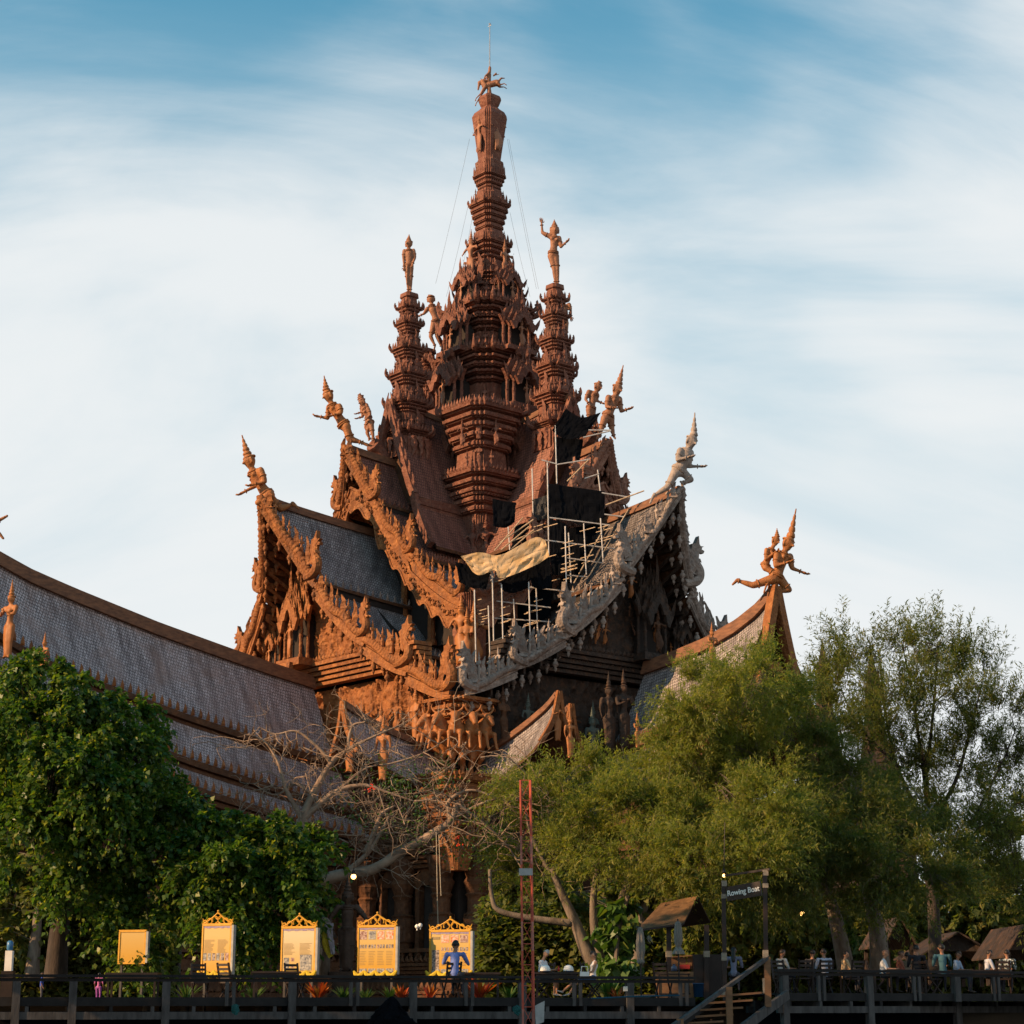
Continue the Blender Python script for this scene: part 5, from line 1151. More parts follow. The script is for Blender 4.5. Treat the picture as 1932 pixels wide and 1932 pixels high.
# ------------------------------------------------------------ ground, water
def sheet_obj(name, x0, y0, x1, y1, z, mat):
    mb = MB(); mb.add([(x0,y0,z),(x1,y0,z),(x1,y1,z),(x0,y1,z)], [(0,1,2,3)]); return structure(mb.obj(name, mat))
m, nt, N, Lk, b = nodes('lagoon_water'); b.inputs['Base Color'].default_value = (.012,.02,.018,1); b.inputs['Roughness'].default_value = .08; tcx = N.new('ShaderNodeTexCoord'); bump(N, Lk, b, noise_tex(N, Lk, tcx.outputs['Object'], 1.2, 4), .25, .05)
sheet_obj('water', -3000, -200, 3000, 5000, 0, m)
GR = plain('earth', (.085,.062,.042), (.05,.04,.028), .8, .95, .4, .05)
gm = MB(); gm.box((0, 1010, .75), (2400, 1900, 1.5)); structure(gm.obj('ground', GR))
DW = plain('deck_wood', (.085,.080,.076), (.040,.037,.035), 2.2, .85, .35, .02, stretch=(3,3,.7)); DWD = plain('deck_wood_dark', (.022,.020,.019), (.012,.011,.011), 2.2, .85, .3, .02); TEAK = plain('teak_plank', (.20,.105,.045), (.13,.065,.03), 2.5, .6, .25, .01, stretch=(1,1,4)); DKW = plain('dark_teak', (.024,.014,.010), (.013,.008,.006), 3, .5, .2, .01)
# ------------------------------------------------------------ deck and railings
def deck(nm, label, A, B, ztop, zr, posts, pairs, depth):
    A, B = Vector(A), Vector(B); d = (B-A).normalized(); n = Vector((-d.y, d.x, 0)); L = (B-A).length
    r = thing(nm, label, 'deck', (A.x, A.y, 0)); 
    Pn = lambda s, o, z: Vector((d.x*s+n.x*o, d.y*s+n.y*o, z))
    def bm(name, p, q2, w, h, mat): mb = MB(); mb.beam(p, q2, w, h); return mb.obj(name, mat, r)
    bm('rail', Pn(0,0,zr-.04), Pn(L,0,zr-.04), .16, .07, DWD); bm('rail', Pn(0,.02,zr-.14), Pn(L,.02,zr-.14), .05, .08, DWD)
    bm('floor_edge', Pn(0,.05,ztop-.11), Pn(L,.05,ztop-.11), .10, .22, DWD); bm('lower_beam', Pn(0,.0,ztop-.46), Pn(L,0,ztop-.46), .14, .19, DW)
    bm('back_beam', Pn(0,1.6,ztop-.46), Pn(L,1.6,ztop-.46), .14, .19, DWD)
    k = int(depth/.16); pl = MB(); pl.box((L/2, 0, 0), (L, .15, .05)); pme = pl.mesh('floor_plank', DWD); an = math.atan2(d.y, d.x)
    for i in range(k): link('floor_plank', pme, r, Pn(0, .12+i*.16, ztop-.03), (0,0,an))
    for s in posts:
        mb = MB(); mb.beam(Pn(s,0,-1.5), Pn(s,0,zr-.18), .20, .20, up=d); mb.obj('post', DW, r)
        mb = MB(); mb.beam(Pn(s,1.5,-1.5), Pn(s,1.5,ztop-.2), .16, .16, up=d); mb.obj('post', DWD, r)
    for s in pairs:
        for o in (-.09, .09): mb = MB(); mb.beam(Pn(s+o,0,ztop-.22), Pn(s+o,0,zr-.18), .09, .09, up=d); mb.obj('baluster', DW, r)
    for i in range(int(L/1.05)):
        s = .4+i*1.05; mb = MB(); mb.beam(Pn(s,-.05,ztop-.30), Pn(s,depth*.5,ztop-.30), .09, .14); mb.obj('joist', DW if i % 3 else DWD, r)
    nt_ = MB(); nt_.grid([[tuple(Pn(s, .9+.12*math.sin(s*1.7+t), ztop-.35-t*.45)) for s in np.linspace(0, L, 60)] for t in range(4)]); nt_.obj('under_screen', blk, r)
    return r, Pn
Z1 = 1.72
dA, dB = W(-60, 1888, 50.2), W(1312, 1888, 54.6)
def along(A, B, x):
    """distance along a ground line at which photo column x crosses it"""
    u = (x-966)/FPX; c = math.cos(PITCH); d = B-A; lo, hi = 0.0, 1.0
    for _ in range(40):
        t = (lo+hi)/2; p = A.lerp(B, t); dep = p.y*c + (p.z-EYE)*math.sin(PITCH)
        if p.x/dep < u: lo = t
        else: hi = t
    return (Vector((B.x-A.x, B.y-A.y, 0)).length)*lo
dk1, P1 = deck('deck', 'long dark timber deck with grey railing posts left of the stairs', dA, dB, Z1, 2.29, [along(dA, dB, x) for x in (30, 137, 313, 551, 779, 985, 1188)], [along(dA, dB, x) for x in (434, 668, 885, 1089, 1290)], 9)
eA, eB = W(1466, 1880, 56.2), W(1990, 1880, 60.5)
dk2, P2 = deck('deck', 'timber deck with railing right of the stairs, crowded with seated people', eA, eB, 1.86, 2.52, [along(eA, eB, x) for x in (1480, 1640, 1805)], [along(eA, eB, x) for x in (1550, 1730, 1880)], 9)
# paved ground just behind the decks stays level with them
sheet_obj('terrace_path', -60, 58, 60, 150, 1.62, GR)
# ------------------------------------------------------------ stairs with sloping handrail
st = thing('stairs', 'wooden stairs with sunlit orange treads climbing from the water to the deck', 'stairs', W(1340, 1932, 53))
def at_s(p): return Vector(p)-st.location
for a, b_ in (((1350,1880),(1435,1873)), ((1332,1893),(1418,1887)), ((1315,1906),(1400,1901)), ((1297,1919),(1382,1914)), ((1284,1931),(1363,1927)), ((1268,1944),(1346,1940))):
    i = (a[1]-1880)/13; Y = 54.3-i*.22; mb = MB(); mb.beam(at_s(W(*a, Y)), at_s(W(*b_, Y+.1)), .30, .05); mb.obj('tread', TEAK, st)
    mb = MB(); mb.beam(at_s(W(a[0]+45, a[1]+3, Y+.1)), at_s(W(a[0]+45, a[1]+11, Y+.1)), .05, .05, up=(1,0,0)); mb.obj('tread_bracket', TEAK, st)
for nm, a, b_, w, h, mt, Ya, Yb in (('handrail', (1268,1937), (1449,1806), .13, .09, DW, 52.2, 54.6), ('stringer', (1395,1945), (1486,1876), .10, .26, DW, 53.2, 55.8), ('stringer', (1255,1950), (1345,1886), .10, .22, DWD, 52.3, 54.4)):
    mb = MB(); mb.beam(at_s(W(*a, Ya)), at_s(W(*b_, Yb)), w, h); mb.obj(nm, mt, st)
for x, y0, y1, Y, mt in ((1283,1922,1960,52.4,TEAK), (1375,1862,1945,53.5,TEAK), (1447,1806,1900,54.6,TEAK)):
    mb = MB(); mb.beam(at_s(W(x, y0, Y)), at_s(W(x+2, y1, Y)), .17, .17, up=(1,0,0)); mb.obj('newel_post', mt, st)
# ------------------------------------------------------------ the boat sign
WHT = plain('white_paint', (.80,.78,.73), (.7,.67,.6), 4, .6, .1); ROPE = plain('rope_wrap', (.30,.25,.19), (.2,.165,.12), 9, .8, .4, .02, stretch=(1,1,6))
sg = thing('boat_sign', 'dark hanging sign lettered Rowing Boat between two tall posts', 'sign', W(1405, 1885, 55))
def at_g(p): return Vector(p)-sg.location
for x, y0, Y in ((1365,1665,55.6), (1443,1645,54.6)):
    mb = MB(); mb.beam(at_g(W(x, y0, Y)), at_g(W(x+3, 1890, Y)), .115, .115, up=(1,0,0)); mb.obj('sign_post', DKW, sg)
    for yy, hh in ((y0+2, 10), (1800 if x > 1400 else 1805, 14), (1860, 26) if x > 1400 else (1870, 14), (y0+26, 8)):
        mb = MB(); p = at_g(W(x+1.2, yy, Y)); k = hh*mpp(Y); mb.box((p.x, p.y, p.z), (.145, .145, k)); mb.obj('rope_binding', ROPE, sg)
mb = MB(); mb.beam(at_g(W(1368, 1652, 55.6)), at_g(W(1452, 1640, 54.5)), .05, .06); mb.obj('cross_beam', DKW, sg)
c0, c1 = at_g(W(1372, 1687, 55.5)), at_g(W(1436, 1676, 54.7)); mb = MB(); mb.beam(c0, c1, .05, .40); mb.obj('sign_board', DKW, sg)
fc = bpy.data.curves.new('sign_lettering', 'FONT'); fc.body = 'Rowing Boat'; fc.size = .30; fc.align_x = 'CENTER'; fc.align_y = 'CENTER'; fc.extrude = .006; fc.offset = .004
fo = bpy.data.objects.new('sign_lettering', fc); COL.objects.link(fo); fc.materials.append(WHT); fo.parent = sg
mid = (c0+c1)/2; dd = (c1-c0); yaw = math.atan2(dd.y, dd.x); fo.rotation_euler = (PI/2, -math.atan2(dd.z, math.hypot(dd.x, dd.y)), yaw); fo.location = mid + Vector((math.sin(yaw), -math.cos(yaw), 0))*.04
bpy.context.view_layer.update(); fk = (c1-c0).length*.94/max(.1, fo.dimensions.x)
fm = bpy.data.meshes.new_from_object(fo.evaluated_get(bpy.context.evaluated_depsgraph_get())); fo2 = link('sign_lettering', fm, sg, fo.location.copy(), fo.rotation_euler.copy(), (fk, fk, 1)); bpy.data.objects.remove(fo); fo2.name = 'sign_lettering'
# ------------------------------------------------------------ information boards
YEL = plain('board_gold', (.62,.33,.035), (.5,.25,.02), 5, .5, .1); EDGE = plain('board_edge', (.34,.35,.34), (.25,.26,.25), 5, .5, .05)
def paper(nm, c1, c2):
    m, nt, N, Lk, b = nodes(nm); tc = N.new('ShaderNodeTexCoord'); sp = N.new('ShaderNodeSeparateXYZ'); Lk.new(tc.outputs['Object'], sp.inputs[0]); mr = N.new('ShaderNodeMapRange'); mr.inputs[1].default_value = 0; mr.inputs[2].default_value = 1.4; Lk.new(sp.outputs[2], mr.inputs[0])
    Lk.new(ramp2(N, Lk, mr.outputs[0], c1, c2, .1, .8), b.inputs['Base Color']); b.inputs['Roughness'].default_value = .35; return m
PAP = paper('printed_sheet', (.50,.27,.02), (.52,.37,.13)); PAPW = paper('printed_sheet_pale', (.52,.34,.08), (.56,.47,.30))
INK = plain('print_text', (.30,.22,.10), (.24,.17,.08), 9, .5, 0); PHO = [plain('print_photo_'+n, a, b_, 14, .4, 0, detail=2) for n, a, b_ in (('dark', (.05,.035,.03), (.42,.36,.32)), ('pink', (.16,.06,.045), (.5,.38,.32)), ('blue', (.10,.11,.13), (.42,.40,.34)), ('orange', (.6,.14,.03), (.6,.5,.42)))]; PRP = plain('print_border_violet', (.20,.16,.30), (.35,.28,.36), 12, .5, 0)
def info_board(xl, xr, yt, yb, Y, label, layout, yaw=R(-18), crest=True, pale=False):
    k = mpp(Y); w = (xr-xl)*k/math.cos(yaw); h = (yb-yt)*k; base = W((xl+xr)/2, yb, Y)
    r = thing('info_board', label, 'board', base, yaw, 'yellow information boards behind the deck')
    mb = MB(); mb.box((0,.03,h/2), (w,.06,h)); mb.obj('panel', PAPW if pale else PAP, r)
    mb = MB()
    for s in (-1, 1): mb.box((s*(w/2+.015),.03,h/2), (.05,.10,h+.04))
    mb.box((0,.03,h+.03), (w+.08,.10,.07)); mb.box((0,.03,-.02), (w+.08,.10,.05)); mb.obj('frame', YEL, r)
    mb = MB(); mb.box((w/2+.075,.05,h/2), (.07,.14,h+.02)); mb.obj('side_light_strip', EDGE, r)
    for s in (-1, 1): mb = MB(); mb.box((s*w*.42,.06,-.55), (.07,.07,1.1)); mb.obj('leg', DW, r)
    if crest:
        mb = MB(); 
        for s in (-1, 1):
            for x, z, rr in ((.10,.10,.10), (.30,.06,.08), (.46,.03,.06), (.0,.20,.09)):
                mb.tube([(s*x*w+rr*math.cos(t)*s, .03, h+.07+z+rr*math.sin(t)) for t in np.linspace(-.6, 4.6, 10)], .020, 5)
            mb.tube([(s*w*.54, .03, h+.06), (s*w*.52, .03, h+.12), (s*w*.56, .03, h+.22)], [.03,.025,.008], 5)
            mb.tube([(s*w*.5*(1-t), .03, h+.08+.30*t**1.3) for t in np.linspace(0, 1, 8)], .022, 5)
        mb.ball((0,.03,h+.42), .04, 6); mb.obj('crest', YEL, r)
    if not crest: return
    # flat print: photos, text lines, top border
    pr = MB(); mi = []
    def quad(x, z, a, b_, m): pr.add([(x*w,-.004-.001*m,z*h), ((x+a)*w,-.004-.001*m,z*h), ((x+a)*w,-.004-.001*m,(z+b_)*h), (x*w,-.004-.001*m,(z+b_)*h)], [(0,1,2,3)], m)
    for i in range(8): quad(-.49+i*.1225, .955-.012*(i % 2), .12, .03+.012*(i % 2), 5)
    rnd = random.Random(layout)
    if layout in (4, 5):
        for i in range(4):
            if layout == 5 and i == 0: quad(-.46, .12, .18, .45, 0); quad(-.46, .82, .2, .06, 4); continue
            quad(-.47+i*.245, .74, .20, .18, 1+((i+layout) % 4) if 1+((i+layout) % 4) != 4 else 3)
            for j in range(3): quad(-.47+i*.245+j*.075, .55, .055, .08, rnd.choice((0,0,1)))
            for j in range(9): quad(-.465+i*.245, .48-j*.035, .19*rnd.uniform(.7, 1), .008, 4)
        for i in range(4): quad(-.47+i*.245, .03, .21, .09, 2)
    elif layout == 2:
        for c in (-.45, .04):
            for j in range(13): quad(c, .70-j*.022, .38*rnd.uniform(.6, 1), .008, 4)
        for i in range(6): quad(-.47+i*.16, .28, .12, .15, (2, 2, 0, 2, 0, 1)[i])
    else:
        for c in (-.45, .04):
            for j in range(10): quad(c, .66-j*.026, .38*rnd.uniform(.6, 1), .008, 4)
        quad(-.44, .12, .16, .24, 2); quad(-.22, .28, .10, .08, 1); quad(-.22, .14, .10, .08, 1); quad(.06, .08, .36, .34, 2); quad(.12, .13, .24, .24, 1)
    stuff(pr.obj('printed_artwork', [PHO[0], PHO[1], PHO[2], PHO[3], INK, PRP], r))
    sw = MB()
    for i in range(4):
        x0, x1 = -w*.6+i*w*.3, -w*.6+(i+1)*w*.3; sw.tube([(x0+(x1-x0)*t, -.08, .10-.16*math.sin(PI*t)) for t in np.linspace(0, 1, 7)], [.03,.06,.075,.08,.075,.06,.03], 6)
    sw.obj('cloth_swag', plain('yellow_cloth_%d' % layout, (.62,.44,.03), (.5,.34,.02), 8, .7, .2), r)
info_board(224, 272, 1762, 1816, 60, 'blank tan panel half hidden by hanging leaves at the left', 3, R(-16), False)
info_board(380, 433, 1752, 1838, 58.6, 'yellow board with a strip of six small photos, under the left tree', 2, R(-24))
info_board(531, 592, 1757, 1838, 58.6, 'pale yellow board with a round emblem picture, left of the dark statue', 3, R(-22), True, True)
info_board(676, 743, 1755, 1838, 58.6, 'yellow board with four photos, right of the dark statue', 4, R(-22))
info_board(813, 884, 1763, 1838, 58.6, 'yellow board behind the seated man in the blue shirt', 5, R(-22))
# ------------------------------------------------------------ red lattice mast
RED_ = plain('mast_red_paint', (.48,.085,.04), (.34,.055,.035), 3, .55, .2); mast = thing('lattice_mast', 'thin red and white lattice mast rising in front of the railing', 'mast', W(995, 1950, 48.5))
MW = plain('mast_faded_band', (.40,.17,.13), (.34,.10,.07), 5, .6, .2)
def mp_(x, y, o=0): return W(x, y, 48.5+o)-mast.location
for xa, xb, o in ((982,987,0), (1001,1008,0), (1000,1006,.26)):
    for i in range(9):
        t0, t1 = i/9, (i+1)/9; p, q2 = mp_(xa, 1472, o).lerp(mp_(xb, 1960, o), t0), mp_(xa, 1472, o).lerp(mp_(xb, 1960, o), t1); mb = MB(); mb.tube([p, q2], .028, 6); mb.obj('mast_leg', MW if i % 3 == 2 else RED_, mast)
def leg(k, t): xa, xb, o = ((982,987,0), (1001,1008,0), (1000,1006,.26))[k]; return mp_(xa, 1472, o).lerp(mp_(xb, 1960, o), t)
for i in range(13):
    t0, t1 = i/12.5, (i+1)/12.5
    for k in range(3):
        k2 = (k+1) % 3; mb = MB(); mb.tube([leg(k, t0), leg(k2, t0)], .012, 4); mb.obj('mast_rung', RED_, mast)
        mb = MB(); mb.tube([leg(k, t0) if i % 2 else leg(k2, t0), leg(k2, t1) if i % 2 else leg(k, t1)], .008, 4); mb.obj('mast_brace', RED_, mast)
p = mp_(992, 1645, -.06); mb = MB(); mb.box(p, (.34,.05,.17)); mb.obj('mast_plate', EDGE, mast)
p = mp_(1020, 1912, -.1); mb = MB(); mb.prism([(-.12,-.28),(.08,-.2),(.1,.3),(-.14,.18)], .03, Matrix.Translation(p)); mb.obj('hanging_slat', EDGE, mast)
# ------------------------------------------------------------ kiosk, umbrellas, furniture
THA = shingle('kiosk_shingle', (.34,.19,.075), (.26,.14,.055), (.12,.065,.03), (.2,.11,.05), .07, .06, .012)
ki = thing('kiosk', 'small wooden stall with a tan shingled roof and a counter beside the deck', 'kiosk', W(1260, 1885, 59))
def ak(x, y, Y=59): return W(x, y, Y)-ki.location
def roofq(name, a, b_, c, d, mat):
    A_, B_, C_, D_ = a, b_, c, d
    sheet(lambda t, s: tuple(A_.lerp(B_, s).lerp(D_.lerp(C_, s), t)), np.linspace(0, 1, 6), np.linspace(0, 1, 6), mat, name, ki, .06, DKW)
roofq('roof_slope', ak(1247,1704,60.2), ak(1316,1690,60.2), ak(1290,1741,58.3), ak(1201,1754,58.3), THA)
roofq('roof_slope', ak(1316,1690,60.3), ak(1247,1704,60.3), ak(1256,1750,62.4), ak(1340,1738,62.4), THA)
for x, Y in ((1262,58.8), (1333,58.8), (1262,61.8), (1333,61.8)):
    mb = MB(); mb.beam(ak(x, 1745, Y), ak(x, 1886, Y), .14, .14, up=(1,0,0)); mb.obj('stall_post', DKW, ki); p = ak(x, 1800, Y); mb = MB(); mb.box(p, (.18,.18,.18)); mb.obj('rope_binding', ROPE, ki)
mb = MB(); mb.prism([(p.x, p.z) for p in (ak(1262,1700), ak(1250,1745), ak(1225,1752))], .06, Matrix.Translation((0,.9,0))); mb.obj('gable_board', DKW, ki)
mb = MB(); c = (ak(1238,1834,58)+ak(1307,1882,58))/2; mb.box(c, (1.08,.5,.74)); cn = mb.obj('counter', TEAK, ki)
for dx, dz, w_, h_ in ((0,.30,.9,.03), (0,-.26,.9,.03), (-.46,.02,.03,.6), (.40,.02,.03,.6)): mb = MB(); mb.box((c.x+dx, c.y-.26, c.z+dz), (w_,.03,h_)); mb.obj('panel_moulding', DKW, cn)
mb = MB(); p = ak(1335,1840,59.2); mb.box(p, (.9,.6,1.2)); mb.obj('cabinet', DKW, ki)
mb = MB(); mb.beam(ak(1265,1806,59.4), ak(1330,1801,59.4), .3, .03); mb.beam(ak(1265,1829,59.4), ak(1330,1826,59.4), .3, .03)
for x in (1266, 1285, 1306, 1328): mb.beam(ak(x,1806,59.4), ak(x,1829,59.4), .03, .3, up=(1,0,0))
mb.obj('shelf', TEAK, ki)
def small_box(name, label, x, y, w, h, Y, col, cat, rough=.5, shape='box'):
    m_ = plain(name+'_%d_%d' % (x, y) , col, tuple(q_*.8 for q_ in col), 6, rough, .05); p = W(x, y, Y); mb = MB(); k = mpp(Y)
    if shape == 'bottle': mb.lathe([(w*k*.5,0),(w*k*.5,h*k*.6),(w*k*.2,h*k*.78),(w*k*.2,h*k*.9),(w*k*.24,h*k*.9),(w*k*.24,h*k)], 10)
    elif shape == 'bin': mb.lathe([(w*k*.42,0),(w*k*.5,h*k*.95),(w*k*.54,h*k*.95),(w*k*.54,h*k),(w*k*.46,h*k),(w*k*.42,h*k*.2)], 14)
    else:
        mb.box((0,0,h*k/2), (w*k,w*k*.6,h*k)); mb.box((0,0,h*k*1.02), (w*k*.8,w*k*.45,h*k*.06))
    o = mb.obj(name, m_, None, shape != 'box'); o.location = p; tag(o, label, cat); return o
small_box('drink_cooler', 'turquoise bottle on the stall shelf', 1312, 1826, 8, 13, 59.3, (.06,.45,.50), 'bottle', .4, 'bottle')
small_box('jar', 'dark blue jar on the stall counter', 1272, 1832, 11, 12, 58.2, (.06,.09,.16), 'jar', .4, 'bottle')
small_box('cloth_bundle', 'red cloth bundle on the stall shelf', 1292, 1828, 18, 7, 59.3, (.32,.03,.03), 'cloth', .8)
small_box('waste_bin', 'blue bin standing beside the stall cabinet', 1318, 1881, 20, 24, 57.5, (.015,.07,.17), 'bin', .5, 'bin')
small_box('fuse_box', 'small white box fixed to a railing post left of the stall', 1180, 1870, 8, 8, 54.0, (.6,.58,.5), 'box')
GRYC = plain('umbrella_canvas', (.22,.20,.17), (.14,.125,.105), 5, .85, .3, .02, stretch=(6,6,.6))
def umbrella(x, y0, y1, Y, label, tip):
    h = (y1-y0)*mpp(Y); r = thing('folded_umbrella', label, 'umbrella', W(x, 1884, Y)); z1 = (1884-y1)*mpp(Y)
    star = [((1+.35*(i % 2))*math.cos(2*PI*i/16), (1+.35*(i % 2))*math.sin(2*PI*i/16)) for i in range(16)]
    mb = MB(); mb.lathe([(.05,z1), (.09,z1+h*.05), (.075,z1+h*.16), (.105,z1+h*.35), (.10,z1+h*.6), (.075,z1+h*.85), (.05,z1+h*.97), (.02,z1+h)] if not tip else [(.15,z1), (.13,z1+h*.08), (.06,z1+h*.22), (.10,z1+h*.4), (.095,z1+h*.7), (.07,z1+h*.95), (.03,z1+h)], star); mb.obj('canopy', GRYC, r)
    mb = MB(); mb.tube([(0,0,0), (0,0,z1+h+.08)], .022, 6); mb.obj('pole', DKW, r); mb = MB(); mb.box((0,0,.03), (.5,.5,.06)); mb.obj('base', DW, r)
umbrella(1210, 1758, 1824, 57, 'folded striped grey umbrella at the left end of the stall', False)
umbrella(1282, 1748, 1806, 57.4, 'folded grey umbrella with flared hem hanging in front of the stall', True)
def table(x, Y, w, label, z0, group='dark wooden tables on the deck', h=.68, d=.7):
    b = W(x, 1885, Y); r = thing('table', label, 'table', (b.x, b.y, z0), 0, group); mb = MB(); mb.box((0,0,h), (w,d,.06)); mb.obj('table_top', DKW, r)
    mb = MB(); mb.box((0,0,h-.08), (w*.92,d*.86,.09)); mb.obj('apron', DKW, r)
    for sx in (-1, 1):
        for sy in (-1, 1): mb = MB(); mb.box((sx*(w/2-.08), sy*(d/2-.08), h/2), (.06,.06,h)); mb.obj('leg', DKW, r)
    return r
def chair(x, Y, rz, label, z0, group='dark slatted wooden chairs', dx=0):
    b = W(x, 1885, Y); r = thing('chair', label, 'chair', (b.x+dx, b.y, z0), rz, group); mb = MB(); mb.box((0,0,.43), (.44,.42,.04)); mb.obj('seat', DKW, r)
    for sx in (-1, 1):
        mb = MB(); mb.beam((sx*.2,-.2,.43), (sx*.2,.16,0), .04, .04); mb.obj('leg', DKW, r); mb = MB(); mb.beam((sx*.2,.2,.43), (sx*.2,-.18,0), .04, .04); mb.obj('leg', DKW, r)
        mb = MB(); mb.beam((sx*.2,.19,.42), (sx*.2,.34,.98), .045, .05); mb.obj('back_post', DKW, r)
    for k in range(4): mb = MB(); mb.beam((-.19,.22+.04*k,.56+.12*k), (.19,.22+.04*k,.56+.12*k), .02, .07); mb.obj('back_slat', DKW, r)
    return r
# ------------------------------------------------------------ people
SKIN = [plain('skin_tan', (.42,.22,.13), (.36,.18,.10), 6, .55, 0), plain('skin_brown', (.26,.13,.075), (.2,.10,.06), 6, .55, 0)]
HAIR = {'black': plain('hair_black', (.012,.010,.009), (.02,.016,.014), 20, .5, .2), 'grey': plain('hair_grey', (.45,.43,.40), (.3,.29,.27), 20, .6, .2), 'brown': plain('hair_brown', (.07,.035,.02), (.04,.02,.012), 20, .5, .2), 'shaved': plain('hair_shaved', (.24,.12,.075), (.2,.1,.06), 10, .5, .1)}
CLO = {}
def clothm(c):
    if c not in CLO: CLO[c] = plain('cloth_%d' % len(CLO), c, tuple(q*.72 for q in c), 5, .85, .35, .015)
    return CLO[c]
def floral():
    m, nt, N, Lk, b = nodes('cloth_floral'); tc = N.new('ShaderNodeTexCoord'); n = noise_tex(N, Lk, tc.outputs['Object'], 14, 2, .5, 1.5); Lk.new(ramp2(N, Lk, n, (.02,.03,.035), (.55,.6,.58), .52, .58), b.inputs['Base Color']); b.inputs['Roughness'].default_value = .85; return m
def striped():
    m, nt, N, Lk, b = nodes('cloth_striped'); tc = N.new('ShaderNodeTexCoord'); w = N.new('ShaderNodeTexWave'); w.inputs['Scale'].default_value = 9; Lk.new(tc.outputs['Object'], w.inputs[0]); Lk.new(ramp2(N, Lk, w.outputs[1], (.45,.42,.44), (.72,.70,.70), .2, .6), b.inputs['Base Color']); b.inputs['Roughness'].default_value = .85; return m
def sit(H=1.0, **kw):
    J = dict(head=(0,-.06,1.20), neck=(0,-.02,1.05), chest=(0,0,.90), waist=(0,.03,.72), hip=(0,.04,.56), shL=(-.19,-.01,.99), shR=(.19,-.01,.99), elL=(-.24,-.10,.74), elR=(.24,-.10,.74), haL=(-.16,-.33,.74), haR=(.16,-.33,.74), hiL=(-.09,.02,.53), hiR=(.09,.02,.53), knL=(-.11,-.40,.54), knR=(.11,-.40,.54), anL=(-.11,-.38,.10), anR=(.11,-.38,.10), toL=(-.12,-.54,.06), toR=(.12,-.54,.06))
    J.update(kw); return {k: (Vector(v)*H if isinstance(v, tuple) and k not in ('face', 'front') else v) for k, v in J.items()}
def stand_p(**kw):
    J = {k: v for k, v in std('stand', 1.65).items()}; J.update(kw); return J
def person(label, x, Y, z0, rz, top, bottom, hair='black', skin=0, female=False, J=None, shoe=(.05,.045,.04), sleeve=1, topm=None, sc=1.0, group='people on the deck', bare_shin=False, yb=1885):
    J = dict(J or sit()); J['mats'] = [SKIN[skin], topm or clothm(top), clothm(bottom), HAIR[hair], clothm(shoe)]; J.setdefault('face', (0,-1,0)); J['sleeve'] = sleeve
    M = dict(skin=0, top=1, bottom=2, hair=3, shoe=4)
    if bare_shin: M['shin'] = 0
    me = body(J, 1.68, female, M, voxel=.019, bare=False); b = W(x, yb, Y); o = link('person', me, None, (b.x, b.y, z0), (0,0,rz), sc); tag(o, label, 'person', group); return o
Z2 = 1.86
# man in blue shirt, back to us
b0 = 858; chair(850, 55.6, R(200), 'dark carved chair under the man in the blue shirt', Z1); person('man in a rumpled blue shirt with short black hair, seated with his back to us', b0, 55.4, Z1, R(172), (.16,.23,.55), (.05,.05,.06), 'black', 1, J=sit(elL=(-.30,-.12,.76), elR=(.30,-.10,.78), haL=(-.22,-.36,.80), haR=(.22,-.36,.80)), sc=1.2)
table(908, 56.6, 1.1, 'dark table in front of the man in the blue shirt', Z1)
# couple at the table
table(1050, 56.0, 1.25, 'dark table holding two white helmets', Z1, d=.8)
chair(1022, 56.3, R(-70), 'dark chair under the grey-haired man', Z1); chair(1120, 56.0, R(75), 'dark chair under the woman in the white top', Z1)
person('grey-haired man in a striped white shirt seated at the table with helmets', 1024, 56.2, Z1, R(70), (.6,.6,.6), (.10,.12,.16), 'grey', 0, topm=striped(), J=sit(head=(.02,-.10,1.22), face=(-.75,-.8,-.15), haL=(-.12,-.42,.78), haR=(.14,-.40,.76)), bare_shin=True, shoe=(.5,.45,.4))
person('woman in a sleeveless white top with tied dark hair leaning back in her chair', 1117, 55.9, Z1, R(-78), (.72,.70,.68), (.04,.09,.18), 'brown', 0, True, sit(head=(0,.05,1.17), neck=(0,.08,1.03), chest=(0,.08,.89), shL=(-.16,.08,.97), shR=(.16,.08,.97), elL=(-.20,-.02,.72), elR=(.20,-.02,.72), haL=(-.07,-.26,.64), haR=(.07,-.28,.64), knL=(-.10,-.40,.52), knR=(.10,-.40,.50), anL=(-.08,-.85,.16), anR=(.12,-.70,.10), toL=(-.08,-1.0,.20), toR=(.12,-.86,.06), bun=1), sleeve=0, bare_shin=True, shoe=(.6,.5,.45))
def helmet(x, Y, label):
    mb = MB(); mb.lathe([(.145,0), (.15,.03), (.14,.10), (.11,.155), (.06,.185), (.005,.195)], 16); r = thing('helmet', label, 'helmet', (W(x, 1885, Y).x, Y, Z1+.71)); mb.obj('shell', WHT, r, True); mb = MB(); mb.lathe([(.15,-.005), (.158,.0), (.158,.025), (.15,.03)], 16); mb.obj('rim_band', DKW, r, True); mb = MB(); mb.box((.02,-.15,.02), (.16,.10,.02)); mb.obj('visor', clothm((.03,.05,.1)), r)
helmet(1029, 55.7, 'white helmet with dark visor in front of the grey-haired man'); helmet(1073, 55.8, 'white helmet on the middle of the table')
small_box('sauce_bottle', 'small red bottle on the table between the two helmets', 1054, 1833, 4, 10, 55.9, (.5,.02,.015), 'bottle', .4, 'bottle')
hb = MB(); hb.box((0,0,.10), (.26,.10,.19)); hb.tube([(-.1,0,.19), (-.08,0,.34), (.08,0,.34), (.1,0,.19)], .012, 5); o = hb.obj('handbag', WHT); o.location = W(1103, 1847, 55.4); tag(o, 'white handbag beside the woman in the white top', 'bag')
